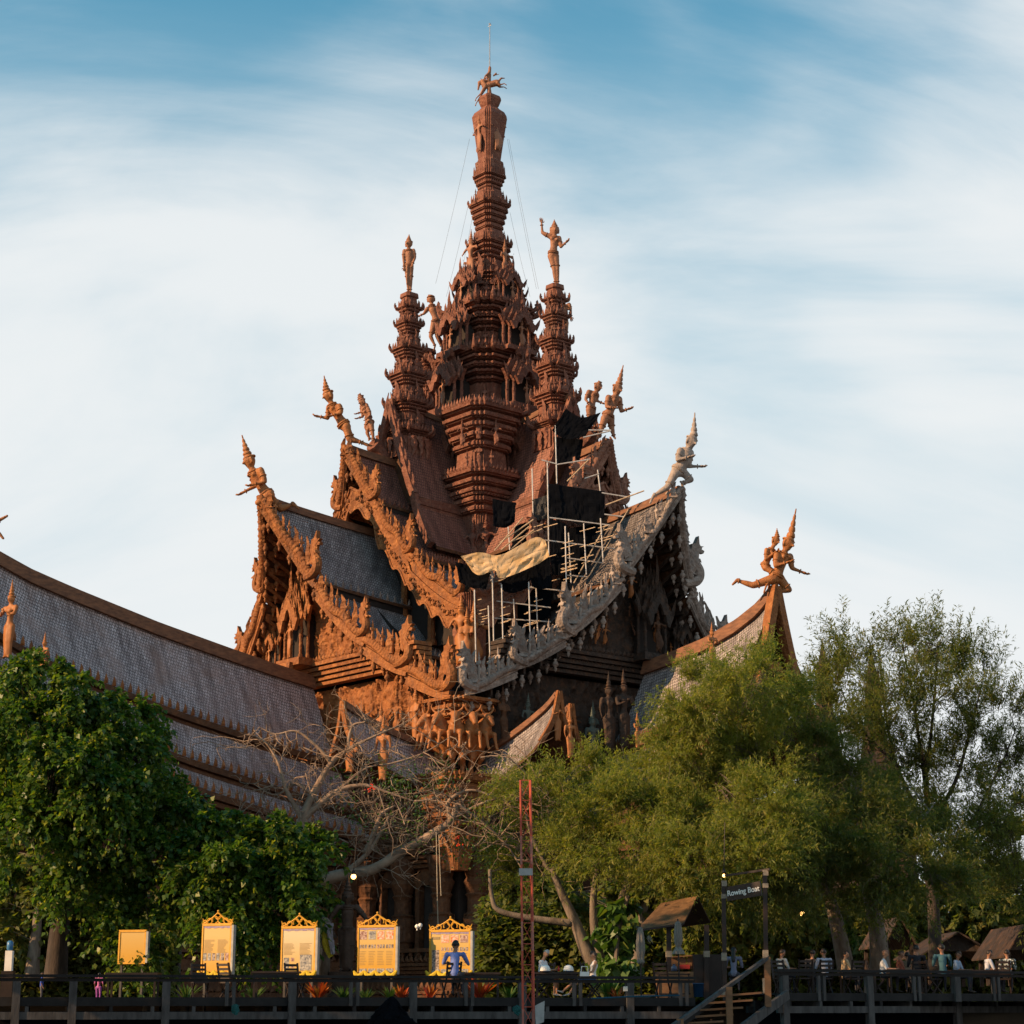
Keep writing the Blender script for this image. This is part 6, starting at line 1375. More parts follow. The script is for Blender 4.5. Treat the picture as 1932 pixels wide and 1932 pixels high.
# crowd on the right deck
crowd = [(1386,57.6,170,(.16,.17,.24),'black',1,True,'woman in a checked top with long dark hair, seated behind the stairs',1885), (1476,60,120,(.5,.48,.45),'black',1,False,'person at the left end of the right deck, head just above a dark chair',1885),
 (1535,60.4,150,(.03,.03,.035),'black',1,False,'person in black left of the man in the pale blue shirt',1885), (1558,59.4,188,(.34,.37,.46),'black',1,False,'man in a pale blue shirt seated left of the tree trunk',1885), (1596,61.5,100,(.5,.35,.2),'black',0,True,'woman in a tan top seen between the two tree trunks',1885),
 (1670,60.6,75,(.6,.62,.64),'shaved',0,False,'shaven-headed man in a white tee right of the second trunk',1885), (1700,61.8,90,(.25,.08,.05),'brown',1,True,'woman in dark red seated beside the shaven-headed man',1885), (1715,63.2,160,(.16,.12,.08),'black',1,False,'person in brown half hidden behind the man in black',1885),
 (1734,60.8,180,(.015,.015,.02),'black',1,False,'broad man in black seated with his back turned at the middle table',1885), (1782,60.0,178,(.035,.10,.13),'black',1,False,'large man in a teal hooded top, back turned',1885), (1809,62.4,60,(.30,.38,.5),'brown',1,False,'person in a cap and light blue shirt right of the teal hooded man',1885),
 (1868,60.8,95,(.5,.52,.58),'black',1,True,'person in a white and blue top leaning over a table',1885), (1905,60.4,170,(.3,.3,.3),'black',1,False,'man in a floral dark shirt at the right edge of the deck',1885)]
for x, Y, a, c_, hr, sk, fe, lb, yb in crowd:
    big = 1.12 if 'large' in lb or 'broad' in lb else 1.0
    person(lb, x, Y, Z2, R(a), c_, (.04,.04,.05), hr, sk, fe, sit(longhair=1) if 'long dark' in lb else sit(), topm=floral() if 'floral' in lb else None, sc=big, group='people seated on the right deck')
for i, (x, Y, w, lb) in enumerate(((1500,59.2,1.2,'dark table at the left end of the right deck'), (1620,60.2,1.1,'dark table between the tree trunk and the shaven-headed man'), (1712,60,1.2,'dark table in front of the man in black'), (1838,60.6,1.4,'dark table between the teal man and the white-topped person'))): table(x, Y, w, lb, Z2)
for i, (x, Y, a, lb) in enumerate(((1478,58.6,20,'dark chair at the very left of the right deck'), (1516,58.7,190,'empty dark chair with high back left of the pale blue shirt'), (1556,59.1,190,'dark chair under the man in the pale blue shirt'), (1612,59.6,200,'empty dark chair right of the first trunk'), (1658,60.2,75,'dark slatted chair under the shaven-headed man'), (1732,60.5,185,'dark chair under the man in black'), (1762,60.2,110,'pale-backed chair left of the teal man'), (1895,60.2,170,'dark chair under the man in the floral shirt'))): chair(x, Y, R(a), lb, Z2)
table(520, 57.0, 1.35, 'dark low table with arched apron in front of the pale board', Z1, h=.72); table(250, 57.2, 1.5, 'dark table beneath the tan panel at the left', Z1)
for x, a, lb in ((556,30,'dark folding chair leaning beside the low table'), (432,150,'dark folding chair at the left of the low table'), (376,20,'dark folding chair in front of the photo strip board')): chair(x, 56.8, R(a), lb, Z1)
chair(1252, 56.0, R(160), 'folding chair with crossed legs before the stall counter', Z1)
person('small child in a blue shirt seen through the left end of the railing', 77, 62, 1.62, R(100), (.04,.08,.4), (.1,.1,.12), 'black', 1, False, stand_p(), sc=.55, group='people beyond the railing'); person('person in a pink and purple outfit far behind the railing at the left', 185, 70, 1.62, R(170), (.5,.15,.35), (.35,.1,.4), 'black', 1, True, stand_p(), sc=.62, group='people beyond the railing')
# ------------------------------------------------------------ trees
LEAF_A = leafmat('leaf_bodhi', (.026,.068,.012), (.075,.145,.022), (.24,.26,.03), .42, .4)
LEAF_B = leafmat('leaf_feathery', (.115,.145,.030), (.205,.225,.045), (.32,.27,.06), .5, .6)
LEAF_C = leafmat('leaf_dark', (.065,.092,.022), (.120,.140,.034), (.20,.17,.04), .5, .6)
LEAF_D = leafmat('leaf_plant', (.035,.09,.018), (.07,.14,.03), (.16,.20,.04), .3, .45)
LEAF_R = leafmat('leaf_red', (.30,.035,.02), (.42,.10,.02), (.5,.2,.03), .3, .5)
BARK = plain('bark_grey', (.20,.165,.13), (.11,.085,.065), 3, .9, .6, .03, stretch=(2,2,.7)); BARKP = plain('bark_pale', (.34,.25,.18), (.17,.115,.08), 2.5, .85, .5, .02)
def leaves(P, size, mode, rng, droop=.4):
    """leaf blades: P (n,3) -> kite quads"""
    n = len(P); w = rng.uniform(0, 2*PI, n); el = rng.normal(-droop, .45, n); sz = size*rng.uniform(.65, 1.25, n)
    d = np.stack([np.cos(w)*np.cos(el), np.sin(w)*np.cos(el), np.sin(el)], 1); up = np.stack([rng.normal(0, .5, n), rng.normal(0, .5, n), np.ones(n)], 1)
    s = np.cross(d, up); s /= np.linalg.norm(s, axis=1)[:, None]; nrm = np.cross(s, d)
    ww, mid = (.42, .38) if mode == 'broad' else (.10, .5)
    a = P; t = P + d*sz[:, None]; m1 = P + d*(sz*mid)[:, None] + s*(sz*ww)[:, None] + nrm*(sz*.10)[:, None]; m2 = P + d*(sz*mid)[:, None] - s*(sz*ww)[:, None] + nrm*(sz*.10)[:, None]
    V = np.stack([a, m1, t, m2], 1).reshape(-1, 3); F = np.arange(4*n).reshape(-1, 4); return V, F
def blob_pts(blobs, n, Y, rng, hollow=.45, deep=2.2):
    """points in a crown of clumps given in photo units (x,y,rx,ry[,dy,weight])"""
    out = []; wts = np.array([b_[2]*b_[3]*(b_[5] if len(b_) > 5 else 1) for b_ in blobs], float); wts /= wts.sum(); k = mpp(Y)
    for b_, w in zip(blobs, wts):
        m_ = int(n*w); c = W(b_[0], b_[1], Y+(b_[4] if len(b_) > 4 else rng.uniform(-deep, deep))); d = rng.normal(size=(m_, 3)); d /= np.linalg.norm(d, axis=1)[:, None]; r = (hollow+(1-hollow)*rng.random(m_))**.7*(1+.16*rng.normal(size=m_))
        nsub = max(5, int(b_[2]*b_[3]/260)); sd = rng.normal(size=(nsub, 3)); sd /= np.linalg.norm(sd, axis=1)[:, None]; sc_ = np.array([b_[2]*k, (b_[2]+b_[3])*.7*k, b_[3]*k])
        sub = np.array(c)[None] + sd*(.45+.6*rng.random(nsub))[:, None]*sc_*1.02; pick = rng.integers(nsub, size=m_); sr = rng.uniform(.16, .34, nsub)[pick]
        out.append(np.where((rng.random(m_) < .80)[:, None], sub[pick] + d*r[:, None]*sr[:, None]*sc_.mean()*np.array([1.15, 1.15, .8]), np.array(c)[None] + d*r[:, None]*sc_))
    return np.vstack(out)
def shoots(blobs, N, per, L, Y, rng, size, mode, upw=.45, droop=.35, deep=2.2, hollow=.55):
    """leafy shoots growing outwards from a crown's clumps -> leaf quads and twig lines"""
    wts = np.array([b_[2]*b_[3]*(b_[5] if len(b_) > 5 else 1) for b_ in blobs], float); wts /= wts.sum(); k = mpp(Y); S = []; D = []; C0 = []
    for b_, w in zip(blobs, wts):
        m_ = max(4, int(N*w)); c = np.array(W(b_[0], b_[1], Y+(b_[4] if len(b_) > 4 else rng.uniform(-deep, deep)))); sc_ = np.array([b_[2]*k, (b_[2]+b_[3])*.6*k, b_[3]*k])
        nsub = max(4, int(b_[2]*b_[3]/420)); sd = rng.normal(size=(nsub, 3)); sd /= np.linalg.norm(sd, axis=1)[:, None]; sub = c + sd*(.35+.55*rng.random(nsub))[:, None]*sc_
        pick = rng.integers(nsub, size=m_); d = rng.normal(size=(m_, 3)); d /= np.linalg.norm(d, axis=1)[:, None]; p = sub[pick] + d*(hollow*rng.random(m_))[:, None]*sc_.mean()*.30
        o = (p-c)/sc_; o /= np.maximum(np.linalg.norm(o, axis=1), .05)[:, None]; dd = o*.75 + d*.55 + np.array([0, 0, upw]); dd /= np.linalg.norm(dd, axis=1)[:, None]; S.append(p); D.append(dd)
    S = np.vstack(S); D = np.vstack(D); n = len(S); Ls = L*rng.uniform(.55, 1.3, n); t = rng.uniform(.12, 1.0, (n, per)); tt = t[..., None]
    down = np.array([0, 0, -1.0]); dr = droop*rng.uniform(.4, 1.4, n)
    P = S[:, None] + D[:, None]*(Ls[:, None, None]*tt) + down*((dr*Ls)[:, None, None]*tt**2); T = D[:, None] + down*(2*dr[:, None, None]*tt); T /= np.linalg.norm(T, axis=2)[..., None]
    rv = rng.normal(size=(n, per, 3)); sv = np.cross(T, rv); sv /= np.linalg.norm(sv, axis=2)[..., None]; d = T*.65 + sv*.75 + down*(.35 if mode == 'broad' else .1); d = d.reshape(-1, 3); d /= np.linalg.norm(d, axis=1)[:, None]; P = P.reshape(-1, 3); m_ = len(P)
    sz = size*rng.uniform(.6, 1.25, m_); up = np.stack([rng.normal(0, .6, m_), rng.normal(0, .6, m_), np.ones(m_)], 1); s = np.cross(d, up); s /= np.linalg.norm(s, axis=1)[:, None]; nr = np.cross(s, d); ww, mid = (.40, .36) if mode == 'broad' else (.10, .5)
    a = P; tip = P + d*sz[:, None]; m1 = P + d*(sz*mid)[:, None] + s*(sz*ww)[:, None] + nr*(sz*.12)[:, None]; m2 = P + d*(sz*mid)[:, None] - s*(sz*ww)[:, None] + nr*(sz*.12)[:, None]
    V = np.stack([a, m1, tip, m2], 1).reshape(-1, 3); F = np.arange(4*m_).reshape(-1, 4)
    q = np.array([0, .5, 1.0])[None, :, None]; lines = S[:, None] + D[:, None]*(Ls[:, None, None]*q) + down*((dr*Ls)[:, None, None]*q**2)
    return V, F, lines
def clumpify(P, rng, per, spread):
    m_ = len(P)//per; C = P[rng.choice(len(P), m_, replace=False)]; Q = np.repeat(C, per, 0) + rng.normal(size=(m_*per, 3))*spread; return Q, C
def limb(mb, pts, r0, r1, Y, n=7, wob=.0):
    P = smoothpath([W(p[0], p[1], Y+(p[2] if len(p) > 2 else 0)) for p in pts], 6); k = len(P); mb.tube(P, [r0+(r1-r0)*(i/(k-1))**.8 for i in range(k)], n); return P
def twigs(mb, C, limbs, rng, r=.02, n=4):
    L = np.array([tuple(p) for P in limbs for p in P])
    for c in C:
        j = np.argmin(((L-c)**2).sum(1)); a, b_ = Vector(L[j]), Vector(c); mid = a.lerp(b_, .5)+Vector((rng.normal()*.15, rng.normal()*.15, .12*(b_-a).length+rng.normal()*.1)); mb.tube([a, a.lerp(mid, .6), mid, mid.lerp(b_, .6), b_], [r, r*.9, r*.7, r*.5, r*.25], n, 0, False)
def tree(name, label, Y, base, limbs, blobs, nleaf, leaf, size, mode, per=40, spread=.25, bark=None, seed=1, ntw=250, droop=.4, hollow=.45, twr=.02, group=None, cat='tree', upw=.45, deep=2.2):
    rng = np.random.default_rng(seed); b = W(*base, Y); r = thing(name, label, cat, (b.x, b.y, b.z), 0, group); mb = MB(); LP = []
    for pts, r0, r1 in limbs: LP.append(limb(mb, pts, r0, r1, Y))
    V, F, lines = shoots(blobs, nleaf, per, spread, Y, rng, size, mode, upw, droop, deep)
    tb = MB(); idx = rng.choice(len(lines), min(ntw, len(lines)), replace=False); twigs(tb, lines[idx, 0], LP, rng, twr)
    for k in rng.choice(len(lines), min(ntw*2, len(lines)), replace=False): tb.tube([tuple(p) for p in lines[k]], [twr*.5, twr*.4, twr*.2], 3, 0, False)
    off = np.array(b)
    def shift(m_): m_.v = [(p[0]-off[0], p[1]-off[1], p[2]-off[2]) for p in m_.v]
    shift(mb); mb.obj('trunk', bark or BARK, r, True); shift(tb); stuff(tb.obj('branches', bark or BARK, r, True))
    o = link('crown', np_mesh('crown', V-off[None], F, leaf), r); stuff(o); return r, LP, rng
BARKD = plain('bark_dark', (.06,.045,.035), (.03,.024,.02), 3, .9, .6, .03, stretch=(2,2,.7))
tree('broadleaf_tree', 'large dense tree with heart-shaped leaves filling the left edge', 64, (110,1840), [([(105,1850), (112,1760), (120,1660), (95,1560), (80,1470)], .42, .12), ([(118,1680), (180,1600), (230,1520), (260,1440)], .2, .05), ([(112,1640), (60,1590), (20,1540)], .16, .05), ([(88,1530,-3.5), (125,1520,-3.5), (178,1508,-3.5)], .10, .04), ([(120,1650), (230,1640), (330,1600), (420,1590)], .15, .04), ([(60,1590,-3), (80,1560,-3.4), (95,1515,-3.5)], .09, .04)],
     [(20,1255,45,40), (70,1290,50,40), (130,1310,45,35), (175,1325,45,45), (225,1350,45,40), (275,1400,40,45), (40,1370,80,60), (150,1400,80,60), (240,1440,60,50), (300,1480,45,40), (340,1500,35,30), (30,1470,70,70,-1.5), (120,1490,80,60,-2), (220,1520,80,55,-2), (310,1555,65,45,-1.5), (390,1580,55,40), (60,1580,90,60,-2.5), (180,1610,90,50,-2), (290,1630,70,45,-2), (90,1665,80,28), (210,1680,70,30,-2), (330,1680,45,35,-1), (225,1740,22,30,-2.5), (270,1745,25,35,-2.5), (290,1800,22,30,-3), (250,1785,22,25,-3), (60,1330,60,50,2), (180,1480,70,60,-3), (100,1430,70,50,-3)], 5200, LEAF_A, .185, 'broad', 17, .95, BARKD, seed=1, ntw=260, droop=.8, upw=.35)
tree('broadleaf_tree', 'lower leafy tree between the information boards and the bare branches', 62, (500,1835), [([(425,1840), (440,1770), (470,1700), (500,1640)], .16, .06), ([(490,1835), (485,1760), (500,1690), (540,1610)], .18, .05), ([(470,1720), (400,1660), (360,1620)], .1, .04)],
     [(400,1605,45,35), (450,1590,45,40), (510,1575,45,35), (555,1580,35,35), (590,1590,22,25), (430,1650,60,40), (510,1640,60,45), (570,1640,30,40), (380,1660,45,45), (460,1700,60,40), (540,1710,45,40), (500,1750,40,30), (590,1710,18,30), (430,1750,30,30)], 2300, LEAF_A, .185, 'broad', 17, .85, BARKD, seed=2, ntw=160, droop=.8, upw=.35)
# tall bank trees just out of view on the left: their shade falls over the water's edge and the deck
for i, (X, Yt, hh) in enumerate(((-19,41,15), (-24,36,14), (-18.5,46.2,17.5))):
    k = mpp(Yt); px = 966+X/Yt*FPX*.985; py = lambda z: 1898-(z-EYE)/k
    tree('broadleaf_tree', ('middle', 'farthest left', 'nearest')[i]+' of three tall bank trees just past the left edge', Yt, (px, 1898), [([(px,1925), (px+4,py(hh*.5)), (px,py(hh*.8))], .4, .1)], [(px+dx/k, py(hh*fz), 2.4/k, 1.9/k, dy) for dx, fz, dy in ((0,.9,0), (-1.6,.72,-2), (1.2,.74,1.5), (-1,.55,2), (.6,.58,-2.5), (0,.42,0), (-1,.35,-2))], 900, LEAF_A, .42, 'broad', 14, 1.3, BARKD, seed=30+i, ntw=40, droop=.7, group='bank trees past the left edge')
# bare tree
def bare():
    rng = np.random.default_rng(5); Y = 66; b = W(590, 1840, Y); r = thing('bare_tree', 'tangled leafless tree with pale twisting branches in front of the temple corner', 'tree', b); mb = MB(); LP = []
    for pts, r0, r1 in (([(600,1845), (592,1760), (578,1680), (572,1600), (570,1545)], .30, .20), ([(570,1548), (590,1500), (625,1440), (655,1415), (700,1392), (762,1365)], .17, .02), ([(572,1545), (605,1515), (640,1490), (690,1482), (728,1494), (782,1512)], .15, .025), ([(578,1670), (640,1652), (705,1640), (760,1605), (820,1572), (852,1545), (862,1515)], .24, .10), ([(705,1640), (770,1597), (830,1560), (900,1520), (960,1500)], .13, .03), ([(578,1665), (620,1663), (660,1640), (695,1608), (718,1572), (735,1540)], .15, .05), ([(690,1610), (710,1560), (720,1535), (745,1520)], .12, .03),
                        ([(850,1545), (845,1515), (870,1495), (900,1492), (945,1508), (965,1500)], .09, .02), ([(625,1440), (600,1410), (560,1380), (520,1385), (490,1372)], .08, .015), ([(655,1415), (665,1370), (690,1360), (672,1330)], .07, .015), ([(570,1545), (540,1490), (525,1440), (500,1400), (470,1385)], .10, .015), ([(605,1515), (560,1480), (520,1500), (480,1480)], .07, .012), ([(782,1512), (830,1500), (860,1440), (880,1400)], .04, .012), ([(640,1490), (690,1450), (740,1440), (800,1420), (850,1390)], .05, .012), ([(860,1515), (920,1560), (960,1600), (985,1640)], .07, .02)):
        LP.append(limb(mb, pts, r0, r1, Y))
    def grow(p, d, L, rad, dep):
        pts = [p]; 
        for i in range(4):
            d = (d + Vector((rng.normal()*.30, rng.normal()*.25, rng.normal()*.28+.02))).normalized(); p = p + d*L/4; pts.append(p)
        mb.tube(pts, [rad*(1-.16*i) for i in range(5)], 4, 0, False)
        if dep > 0:
            for _ in range(3 if dep > 1 else 2):
                q2 = pts[int(rng.integers(1, 5))]; grow(q2, (d + Vector((rng.normal()*.8, rng.normal()*.5, rng.normal()*.7))).normalized(), L*rng.uniform(.5, .8), rad*.58, dep-1)
    for P in LP[1:]:
        for i in range(3, len(P), 3):
            d = Vector((rng.normal(), rng.normal()*.6, rng.normal()*.8)).normalized(); grow(P[i], d, rng.uniform(.7, 1.5), .026, 2)
    for _ in range(70): p = W(rng.uniform(470, 980), rng.uniform(1380, 1620), Y+rng.uniform(-1, 1)); grow(p, Vector((rng.normal(), .1, rng.normal()*.6)).normalized(), 1.6, .03, 2)
    mb.v = [(p[0]-b.x, p[1]-b.y, p[2]-b.z) for p in mb.v]; mb.obj('trunk_and_branches', BARKP, r, True)
    P = blob_pts([(820,1560,120,40), (900,1600,80,40), (760,1500,140,60)], 2200, Y, rng); Q_, C = clumpify(P, rng, 30, .25); V, F = leaves(Q_, .10, 'broad', rng); stuff(link('sparse_leaves', np_mesh('sparse_leaves', V-np.array(b)[None], F, LEAF_D), r))
    fl = MB()
    for x, y in ((697,1490), (703,1487), (862,1582), (866,1596)):
        for k in range(6): p = W(x+rng.normal()*3, y+rng.normal()*3, Y-.5)-b; fl.ball(p, .03, 5)
    fl.obj('red_blossoms', plain('blossom_red', (.7,.03,.01), (.6,.06,.01), 6, .5, 0), r)
bare()
# feathery trees on the right
tree('feathery_tree', 'broad feathery green tree in front of the right wing, lit at its top left', 66, (1125,1842), [([(1135,1845), (1105,1790), (1085,1740), (1062,1690), (1040,1640)], .30, .10), ([(1080,1742), (1000,1732), (942,1718), (928,1690), (924,1640)], .14, .06), ([(1140,1840), (1122,1760), (1120,1690), (1128,1640), (1150,1560)], .2, .06), ([(1175,1835), (1165,1740), (1185,1660), (1220,1580), (1260,1480)], .2, .05), ([(1180,1680), (1260,1600), (1340,1500), (1390,1380)], .14, .03), ([(1040,1650), (1000,1570), (990,1500)], .09, .02), ([(1128,1640), (1080,1560), (1060,1480)], .09, .02)],
     [(1310,1330,45,45), (1360,1290,55,45), (1420,1270,55,40), (1475,1280,45,50), (1285,1400,50,50), (1350,1370,70,60), (1430,1350,70,60), (1250,1460,60,45), (1340,1450,80,60), (1430,1440,80,70), (1180,1480,60,35), (1110,1470,55,35), (1050,1460,50,35), (1015,1475,45,28), (1140,1540,80,45,-2), (1040,1540,60,45), (1250,1540,80,50,-3), (1350,1540,90,60,-4), (1450,1540,80,70,-4), (1000,1600,50,50), (1090,1610,70,45,-2), (1200,1620,80,45,-4), (1310,1630,80,45,-6), (1420,1640,80,45,-6), (985,1500,30,30), (1130,1660,50,30), (990,1660,30,35), (1240,1680,50,25,-3), (1340,1690,50,25,-3)], 9400, LEAF_B, .17, 'fine', 25, 1.25, seed=3, ntw=420, droop=.30, twr=.016, upw=.55)
tree('feathery_tree', 'darker feathery tree with two leaning trunks in the crowd on the right', 68, (1600,1835), [([(1598,1840), (1582,1760), (1565,1700), (1530,1645), (1485,1595), (1430,1560)], .34, .10), ([(1660,1840), (1655,1760), (1640,1690), (1625,1620), (1600,1500)], .40, .10), ([(1565,1700), (1560,1600), (1540,1480), (1520,1380)], .14, .03), ([(1640,1690), (1700,1600), (1760,1520)], .13, .03)],
     [(1510,1360,40,60), (1520,1450,60,70), (1580,1400,40,70), (1590,1500,70,70), (1500,1560,80,60,-3), (1580,1590,90,60,-4), (1660,1560,80,60,-2), (1480,1640,80,45,-5), (1580,1660,90,40,-6), (1680,1650,80,45,-5), (1760,1600,60,50), (1420,1680,60,30,-3), (1540,1690,60,25,-3), (1640,1490,50,60), (1760,1680,70,35,-4)], 5200, LEAF_C, .18, 'fine', 24, 1.25, seed=4, ntw=260, droop=.4, twr=.016)
tree('sparse_tree', 'airy backlit tree with sky showing through at the right edge', 74, (1770,1830), [([(1765,1835), (1760,1700), (1745,1600), (1750,1520), (1740,1430)], .30, .08), ([(1750,1560), (1800,1480), (1830,1380), (1850,1300)], .12, .02), ([(1745,1560), (1690,1440), (1670,1340), (1660,1250)], .11, .02), ([(1745,1480), (1760,1350), (1770,1220)], .10, .02), ([(1760,1640), (1830,1580), (1900,1540)], .14, .03), ([(1700,1450), (1620,1370), (1580,1280)], .08, .015), ([(1740,1440), (1720,1300), (1700,1210)], .08, .015), ([(1830,1560), (1890,1440), (1915,1380)], .08, .015)],
     [(1560,1270,40,45), (1610,1240,50,45), (1670,1230,45,40), (1730,1250,50,45), (1790,1240,50,45), (1840,1290,40,40), (1880,1360,40,45), (1600,1330,55,50), (1680,1320,60,50), (1770,1330,65,55), (1850,1400,55,50), (1720,1420,80,50), (1810,1450,80,50), (1900,1450,45,60), (1640,1420,60,50), (1740,1510,80,45), (1830,1540,90,50), (1910,1540,50,60), (1700,1580,70,40), (1790,1610,90,40), (1890,1620,70,50), (1840,1680,90,35), (1930,1690,50,50)], 4600, LEAF_C, .20, 'fine', 22, 1.7, BARKD, seed=6, ntw=500, droop=.05, twr=.016, upw=.9)
tree('background_tree', 'dark tree mass low behind the gazebos at the far right', 96, (1850,1840), [([(1850,1845), (1850,1700), (1840,1600)], .4, .1)], [(1560,1760,90,60), (1680,1740,90,60), (1800,1720,100,70), (1900,1700,80,80), (1960,1620,60,90), (1460,1740,70,60)], 1300, LEAF_C, .42, 'broad', 15, 1.4, seed=8, ntw=60)
tree('background_tree', 'dark foliage behind the stall and the feathery tree trunks', 92, (1200,1840), [([(1200,1845), (1210,1740), (1230,1660)], .4, .1)], [(1150,1720,80,50), (1280,1700,90,50), (1390,1700,80,50), (1030,1700,60,40)], 800, LEAF_C, .40, 'broad', 15, 1.4, seed=9, ntw=60)
tree('background_tree', 'dark foliage behind the left tree trunk', 92, (60,1840), [([(60,1845), (70,1740), (80,1660)], .4, .1)], [(20,1640,70,80), (150,1660,90,60), (300,1680,90,60), (0,1740,60,60)], 700, LEAF_C, .40, 'broad', 15, 1.4, seed=10, ntw=60)
# clipped hedges closing the view under the trees
for x0, x1, Y, seed, lb in ((1330,2010,98,21,'long dark hedge behind the pavilions and the crowd'), (-80,330,96,22,'dark hedge behind the left trees'), (900,1340,99,23,'dark hedge behind the stall')):
    rng = np.random.default_rng(seed); a, b_ = W(x0, 1880, Y), W(x1, 1880, Y); n = int((b_.x-a.x)*1100); P = np.stack([rng.uniform(a.x, b_.x, n), Y+rng.normal(0, .5, n), 1.6+4.6*rng.random(n)**.8*(1+.15*np.sin(rng.uniform(0, 6, n)))], 1)
    hd = thing('hedge', lb, 'hedge', ((a.x+b_.x)/2, Y, 1.6)); V, F = leaves(P, .36, 'broad', rng, .3); stuff(link('hedge_leaves', np_mesh('hedge_leaves', V-np.array(hd.location)[None], F, LEAF_C), hd)); mb = MB(); mb.box((0,1.0,2.0), (b_.x-a.x, .8, 4.2)); mb.obj('hedge_core', W_DARK, hd)
# low plants behind the railing
def plant(x, Y, label, h, n, mat, seed, wide=.10, z0=1.62, group='low plants behind the railing'):
    rng = np.random.default_rng(seed); r = thing('plant', label, 'plant', (W(x, 1885, Y).x, Y, z0), 0, group); mb = MB()
    for i in range(n):
        w = rng.uniform(0, 2*PI); L = h*rng.uniform(.7, 1.1); o = rng.uniform(.35, .9); pts = [Vector((math.cos(w)*L*o*t, math.sin(w)*L*o*t, L*(t-.45*o*t*t))) for t in (0, .35, .7, 1)]; s = Vector((-math.sin(w), math.cos(w), 0))
        wd = [.3, 1, .8, .02]; V = [];
        for p, q2 in zip(pts, wd): V += [p+s*wide*q2*.5, p-s*wide*q2*.5]
        mb.add([tuple(v) for v in V], [(0,1,3,2), (2,3,5,4), (4,5,7,6)])
    mb.obj('leaf_cluster', mat, r); return r
for i, (x, Y, h, n, m_, wd, lb) in enumerate(((352,58.2,.7,40,LEAF_D,.05,'grassy green plant below the photo strip board'), (600,58.4,.75,34,LEAF_R,.09,'red-leaved plant right of the pale board'), (480,58,.6,40,LEAF_D,.05,'grassy plant below the low table'), (648,58,.6,44,LEAF_D,.05,'grassy plant at the foot of the dark statue'), (757,58,.6,30,LEAF_R,.07,'orange-red plant at the right foot of the four-photo board'), (735,57.8,.55,40,LEAF_D,.05,'grassy plant in front of the four-photo board'), (905,58.2,.95,34,LEAF_R,.11,'tall red-leaved plant right of the blue-shirted man'), (960,57.6,.6,44,LEAF_D,.05,'grassy plant left of the red mast'), (1150,58,.9,50,LEAF_D,.10,'leafy green plant behind the woman in white'), (1165,57.4,.5,30,LEAF_R,.05,'small red plant low beside the trunk'), (810,57.8,.6,26,LEAF_R,.06,'small orange plant left of the last board'), (690,57.6,.5,40,LEAF_D,.05,'low grass tuft in front of the boards'))): plant(x, Y, lb, h, n, m_, 40+i, wd)
# climbing vine with big leaves on the feathery tree's trunk
rng = np.random.default_rng(77); vb = W(1160, 1845, 64.5); vine = thing('climbing_vine', 'large-leaved climber covering the foot of the feathery tree', 'plant', vb); P = blob_pts([(1150,1790,35,60), (1180,1740,30,50), (1165,1830,35,30)], 900, 64.5, rng, .7); V, F = leaves(P, .42, 'broad', rng, .9); stuff(link('leaf_mass', np_mesh('leaf_mass', V-np.array(vb)[None], F, LEAF_D), vine)); mb = MB(); mb.tube([W(1160,1845,64.8)-vb, W(1165,1760,65)-vb, W(1185,1690,65)-vb], .08, 6); mb.obj('vine_stem', BARK, vine)
# ------------------------------------------------------------ dark statue, lamps, ropes, gazebos
STD = plain('statue_dark_wood', (.075,.045,.03), (.045,.028,.02), 4, .7, .5, .03)
o = link('guardian_statue', body(std('stand', 2.5, [STD], elL=(-.22,-.02,.66), haL=(-.17,-.08,.50), elR=(.24,-.02,.66), haR=(.20,-.06,.50)), 2.9, False, crown=1, skirt=.9), None, (W(652, 1885, 62).x, 62, 1.62)); tag(o, 'dark carved guardian statue standing between two yellow boards', 'statue'); o.location.z += .9
mb = MB(); mb.lathe([(.55,0),(.55,.2),(.42,.3),(.42,.7),(.5,.8),(.5,.92)], RED); o = mb.obj('statue_plinth', STD); o.location = (W(652, 1885, 62).x, 62, 1.62); tag(o, 'dark carved plinth under the guardian statue', 'plinth')
SASH = [plain('sash_yellow', (.50,.40,.03), (.38,.30,.02), 4, .8, .3), plain('sash_grey', (.30,.28,.30), (.2,.18,.2), 4, .8, .3)]
q = lambda x, y: (x, y)
cloth('sash', 'yellow sash hanging from a stump left of the dark statue', [(603,1741), (610,1740), (616,1742)], [(612,1790), (622,1806), (629,1800)], 61.4, SASH[0], .05, cat='cloth'); cloth('sash', 'grey-white drape beside the yellow sash left of the dark statue', [(613,1743), (620,1741), (627,1742)], [(620,1765), (627,1800), (630,1795)], 61.3, SASH[1], .05, cat='cloth')
mb = MB(); mb.tube([(0,0,0), (.05,0,.8), (-.05,0,1.5), (-.1,0,1.75)], [.16,.13,.16,.05], 8); mb.ball((-.05,0,1.6), .22, 8); o = mb.obj('tree_stump', BARK, None, True); o.location = W(612, 1842, 61.8); tag(o, 'short knotted stump with sashes, left of the dark statue', 'stump')
BULB = plain('bulb_glow', (1,.75,.4), (1,.7,.35), 3, .4, 0, emit=((1,.5,.14), 4.0))
def lamp(x, y, Y, label, rr=.085):
    r = thing('lamp', label, 'lamp', W(x, y, Y)); mb = MB(); mb.ball((0,0,0), rr, 12); mb.obj('bulb', BULB, r, True); mb = MB(); mb.lathe([(.05,.07),(.06,.10),(.045,.18),(.02,.2)], 10); mb.tube([(0,0,.2), (.02,0,.5), (.1,.3,1.6)], .012, 5); mb.obj('lamp_holder', DKW, r)
lamp(667, 1654, 62, 'glowing bulb hanging above the dark guardian statue'); lamp(1514, 1724, 66, 'glowing bulb left of the leaning trunks on the right'); lamp(1366, 1652, 58, 'small glowing bulb above the boat sign', .05)
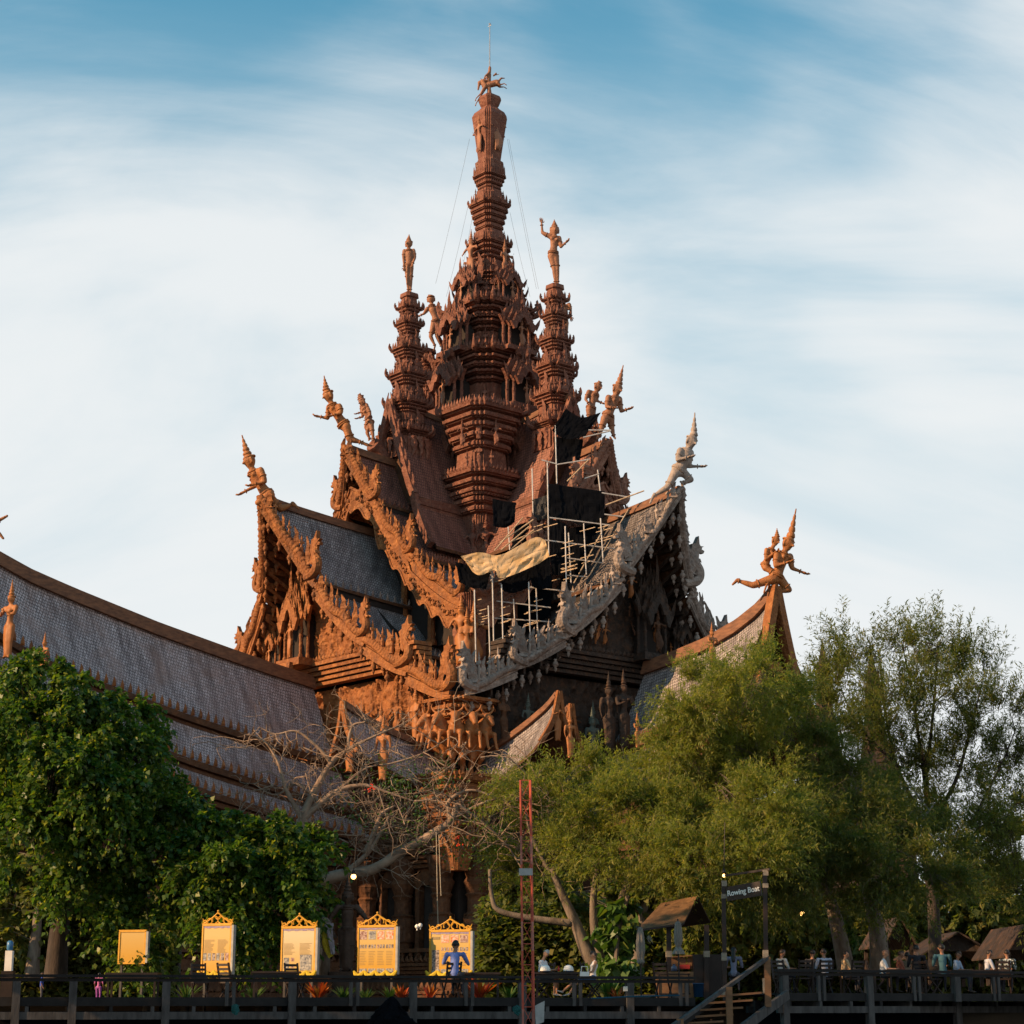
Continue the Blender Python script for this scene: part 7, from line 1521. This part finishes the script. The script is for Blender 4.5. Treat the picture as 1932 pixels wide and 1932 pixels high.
mb = MB(); 
for a in (((823,1570), (825,1690), (827,1764)), ((828,1575), (830,1640), (832,1690))): mb.tube([W(x, y, 64)-W(823,1570,64) for x, y in a], .014, 5)
mb.ball(W(827,1766,64)-W(823,1570,64), .06, 6); o = mb.obj('hanging_rope', plain('rope', (.45,.38,.28), (.35,.29,.2), 9, .9, .2)); o.location = W(823, 1570, 64); tag(o, 'knotted rope dangling from the thick bare limb', 'rope')
def gazebo(x, y, w, h, Y, label, long):
    k = mpp(Y); r = thing('gazebo', label, 'gazebo', W(x, 1860, Y)); zt = (1860-y)*k; W2 = w*k/2; H2 = h*k; GM = THA
    for s in (-1, 1):
        mb = MB(); mb.add([(0,-.4,zt), (s*W2,-.4,zt-H2), (s*W2+s*.02,long,zt-H2), (0,long,zt), (0,-.4,zt-.07), (s*W2,-.4,zt-H2-.07), (s*W2+s*.02,long,zt-H2-.07), (0,long,zt-.07)], [(0,1,2,3), (7,6,5,4), (0,4,5,1), (1,5,6,2)]); mb.obj('roof_slope', T_DRK, r)
        for yy in (0, long-.4): mb = MB(); mb.beam((s*W2*.7,yy,0), (s*W2*.7,yy,zt-H2+.15), .14, .14); mb.obj('gazebo_post', T_DRK, r)
    mb = MB(); mb.prism([(-W2*.72,zt-H2*.8), (W2*.72,zt-H2*.8), (0,zt-H2*.12)], .08); mb.obj('gable_panel', T_DRK, r)
gazebo(1700, 1738, 62, 50, 76, 'small gabled wooden pavilion behind the crowd', 5); gazebo(1936, 1752, 80, 56, 76, 'second wooden pavilion at the far right edge', 5)
gazebo(1810, 1764, 150, 44, 84, 'wide dark pavilion roof between the two gabled ones', 5)
# tall dark roof horns of the right hall's far porch, seen through the trees
for x, y0, y1, Y, lb in ((1562,1208,1480,138,'dark pointed roof horn among the trees, nearer the right hall'), (1655,1228,1480,136,'dark pointed roof horn behind the airy tree')):
    k = mpp(Y); H_ = (y1-y0)*k; mb = MB(); mb.lathe([(2.4,-8.0), (1.9,-2.5), (1.4,0), (.95,H_*.22), (.62,H_*.45), (.42,H_*.62), (.5,H_*.66), (.34,H_*.78), (.16,H_*.92), (.02,H_)], RED)
    for zz_ in range(9):
        for an_ in range(6): mb.add(LEAFV, LEAFF, 0, Matrix.Translation((math.cos(an_)*(1.35-.12*zz_), math.sin(an_)*(1.35-.12*zz_), H_*(.05+.09*zz_))) @ Matrix.Rotation(an_+PI/2, 4, 'Z') @ Matrix.Diagonal((.6,.6,1.0,1)))
    o = mb.obj('roof_horn', T_DRK); o.location = W(x, y1, Y); tag(o, lb, 'roof spire')
# bright ceramic odds and ends seen in the shade
for x, y, lb in ((787,1748,'left one of two small white globe lamps on the temple terrace'), (793,1746,'right one of two small white globe lamps on the temple terrace')):
    mb = MB(); mb.ball((0,0,0), .17, 10); mb.lathe([(.05,-.3),(.05,-.15)], 8); o = mb.obj('globe_lamp', WHT, None, True); o.location = W(x, y, 148); tag(o, lb, 'lamp')

# clutter along the deck edge
TEAL = plain('teal_rag', (.012,.10,.095), (.008,.06,.06), 6, .8, .3)
q = lambda x, y: (x, y)
for x, y, lb in ((443,1898,'teal rag hanging on the beam below the photo strip board'), (975,1900,'teal rag hanging on the beam just left of the red mast')):
    cloth('rag', lb, [(x-7,y), (x,y-3), (x+8,y)], [(x-4,y+12), (x+3,y+17), (x+6,y+10)], 50.6 if x < 600 else 52.2, TEAL, .05, 14, 8, cat='cloth', seed=int(x))
cloth('rag', 'dark net bundle draped below the four-photo board', [(705,1912), (740,1880), (765,1912)], [(690,1935), (740,1940), (790,1935)], 50.8, blk, .1, 20, 10, cat='net', seed=5)
mb = MB(); p0 = W(1115, 1884, 53.4); mb.tube([(0,0,0), W(1200,1880,53.6)-p0, W(1282,1878,53.9)-p0], .022, 6); o = mb.obj('pipe', plain('blue_pipe', (.01,.06,.10), (.008,.05,.08), 5, .5, .1)); o.location = p0; tag(o, 'thin blue pipe fixed under the deck edge left of the stairs', 'pipe')
r = thing('water_dispenser', 'white dispenser with a blue top at the far left edge of the deck', 'dispenser', W(16, 1832, 56)); mb = MB(); mb.box((0,0,.28), (.20,.2,.56)); mb.obj('cabinet', WHT, r); mb = MB(); mb.box((0,0,(Z1-r.location.z)/2), (.34,.3,r.location.z-Z1)); mb.obj('stand', DKW, r); mb = MB(); mb.lathe([(.05,.56),(.09,.6),(.09,.8),(.04,.84)], 10); mb.obj('bottle', plain('dispenser_blue', (.05,.18,.35), (.04,.14,.3), 5, .3, 0), r, True)
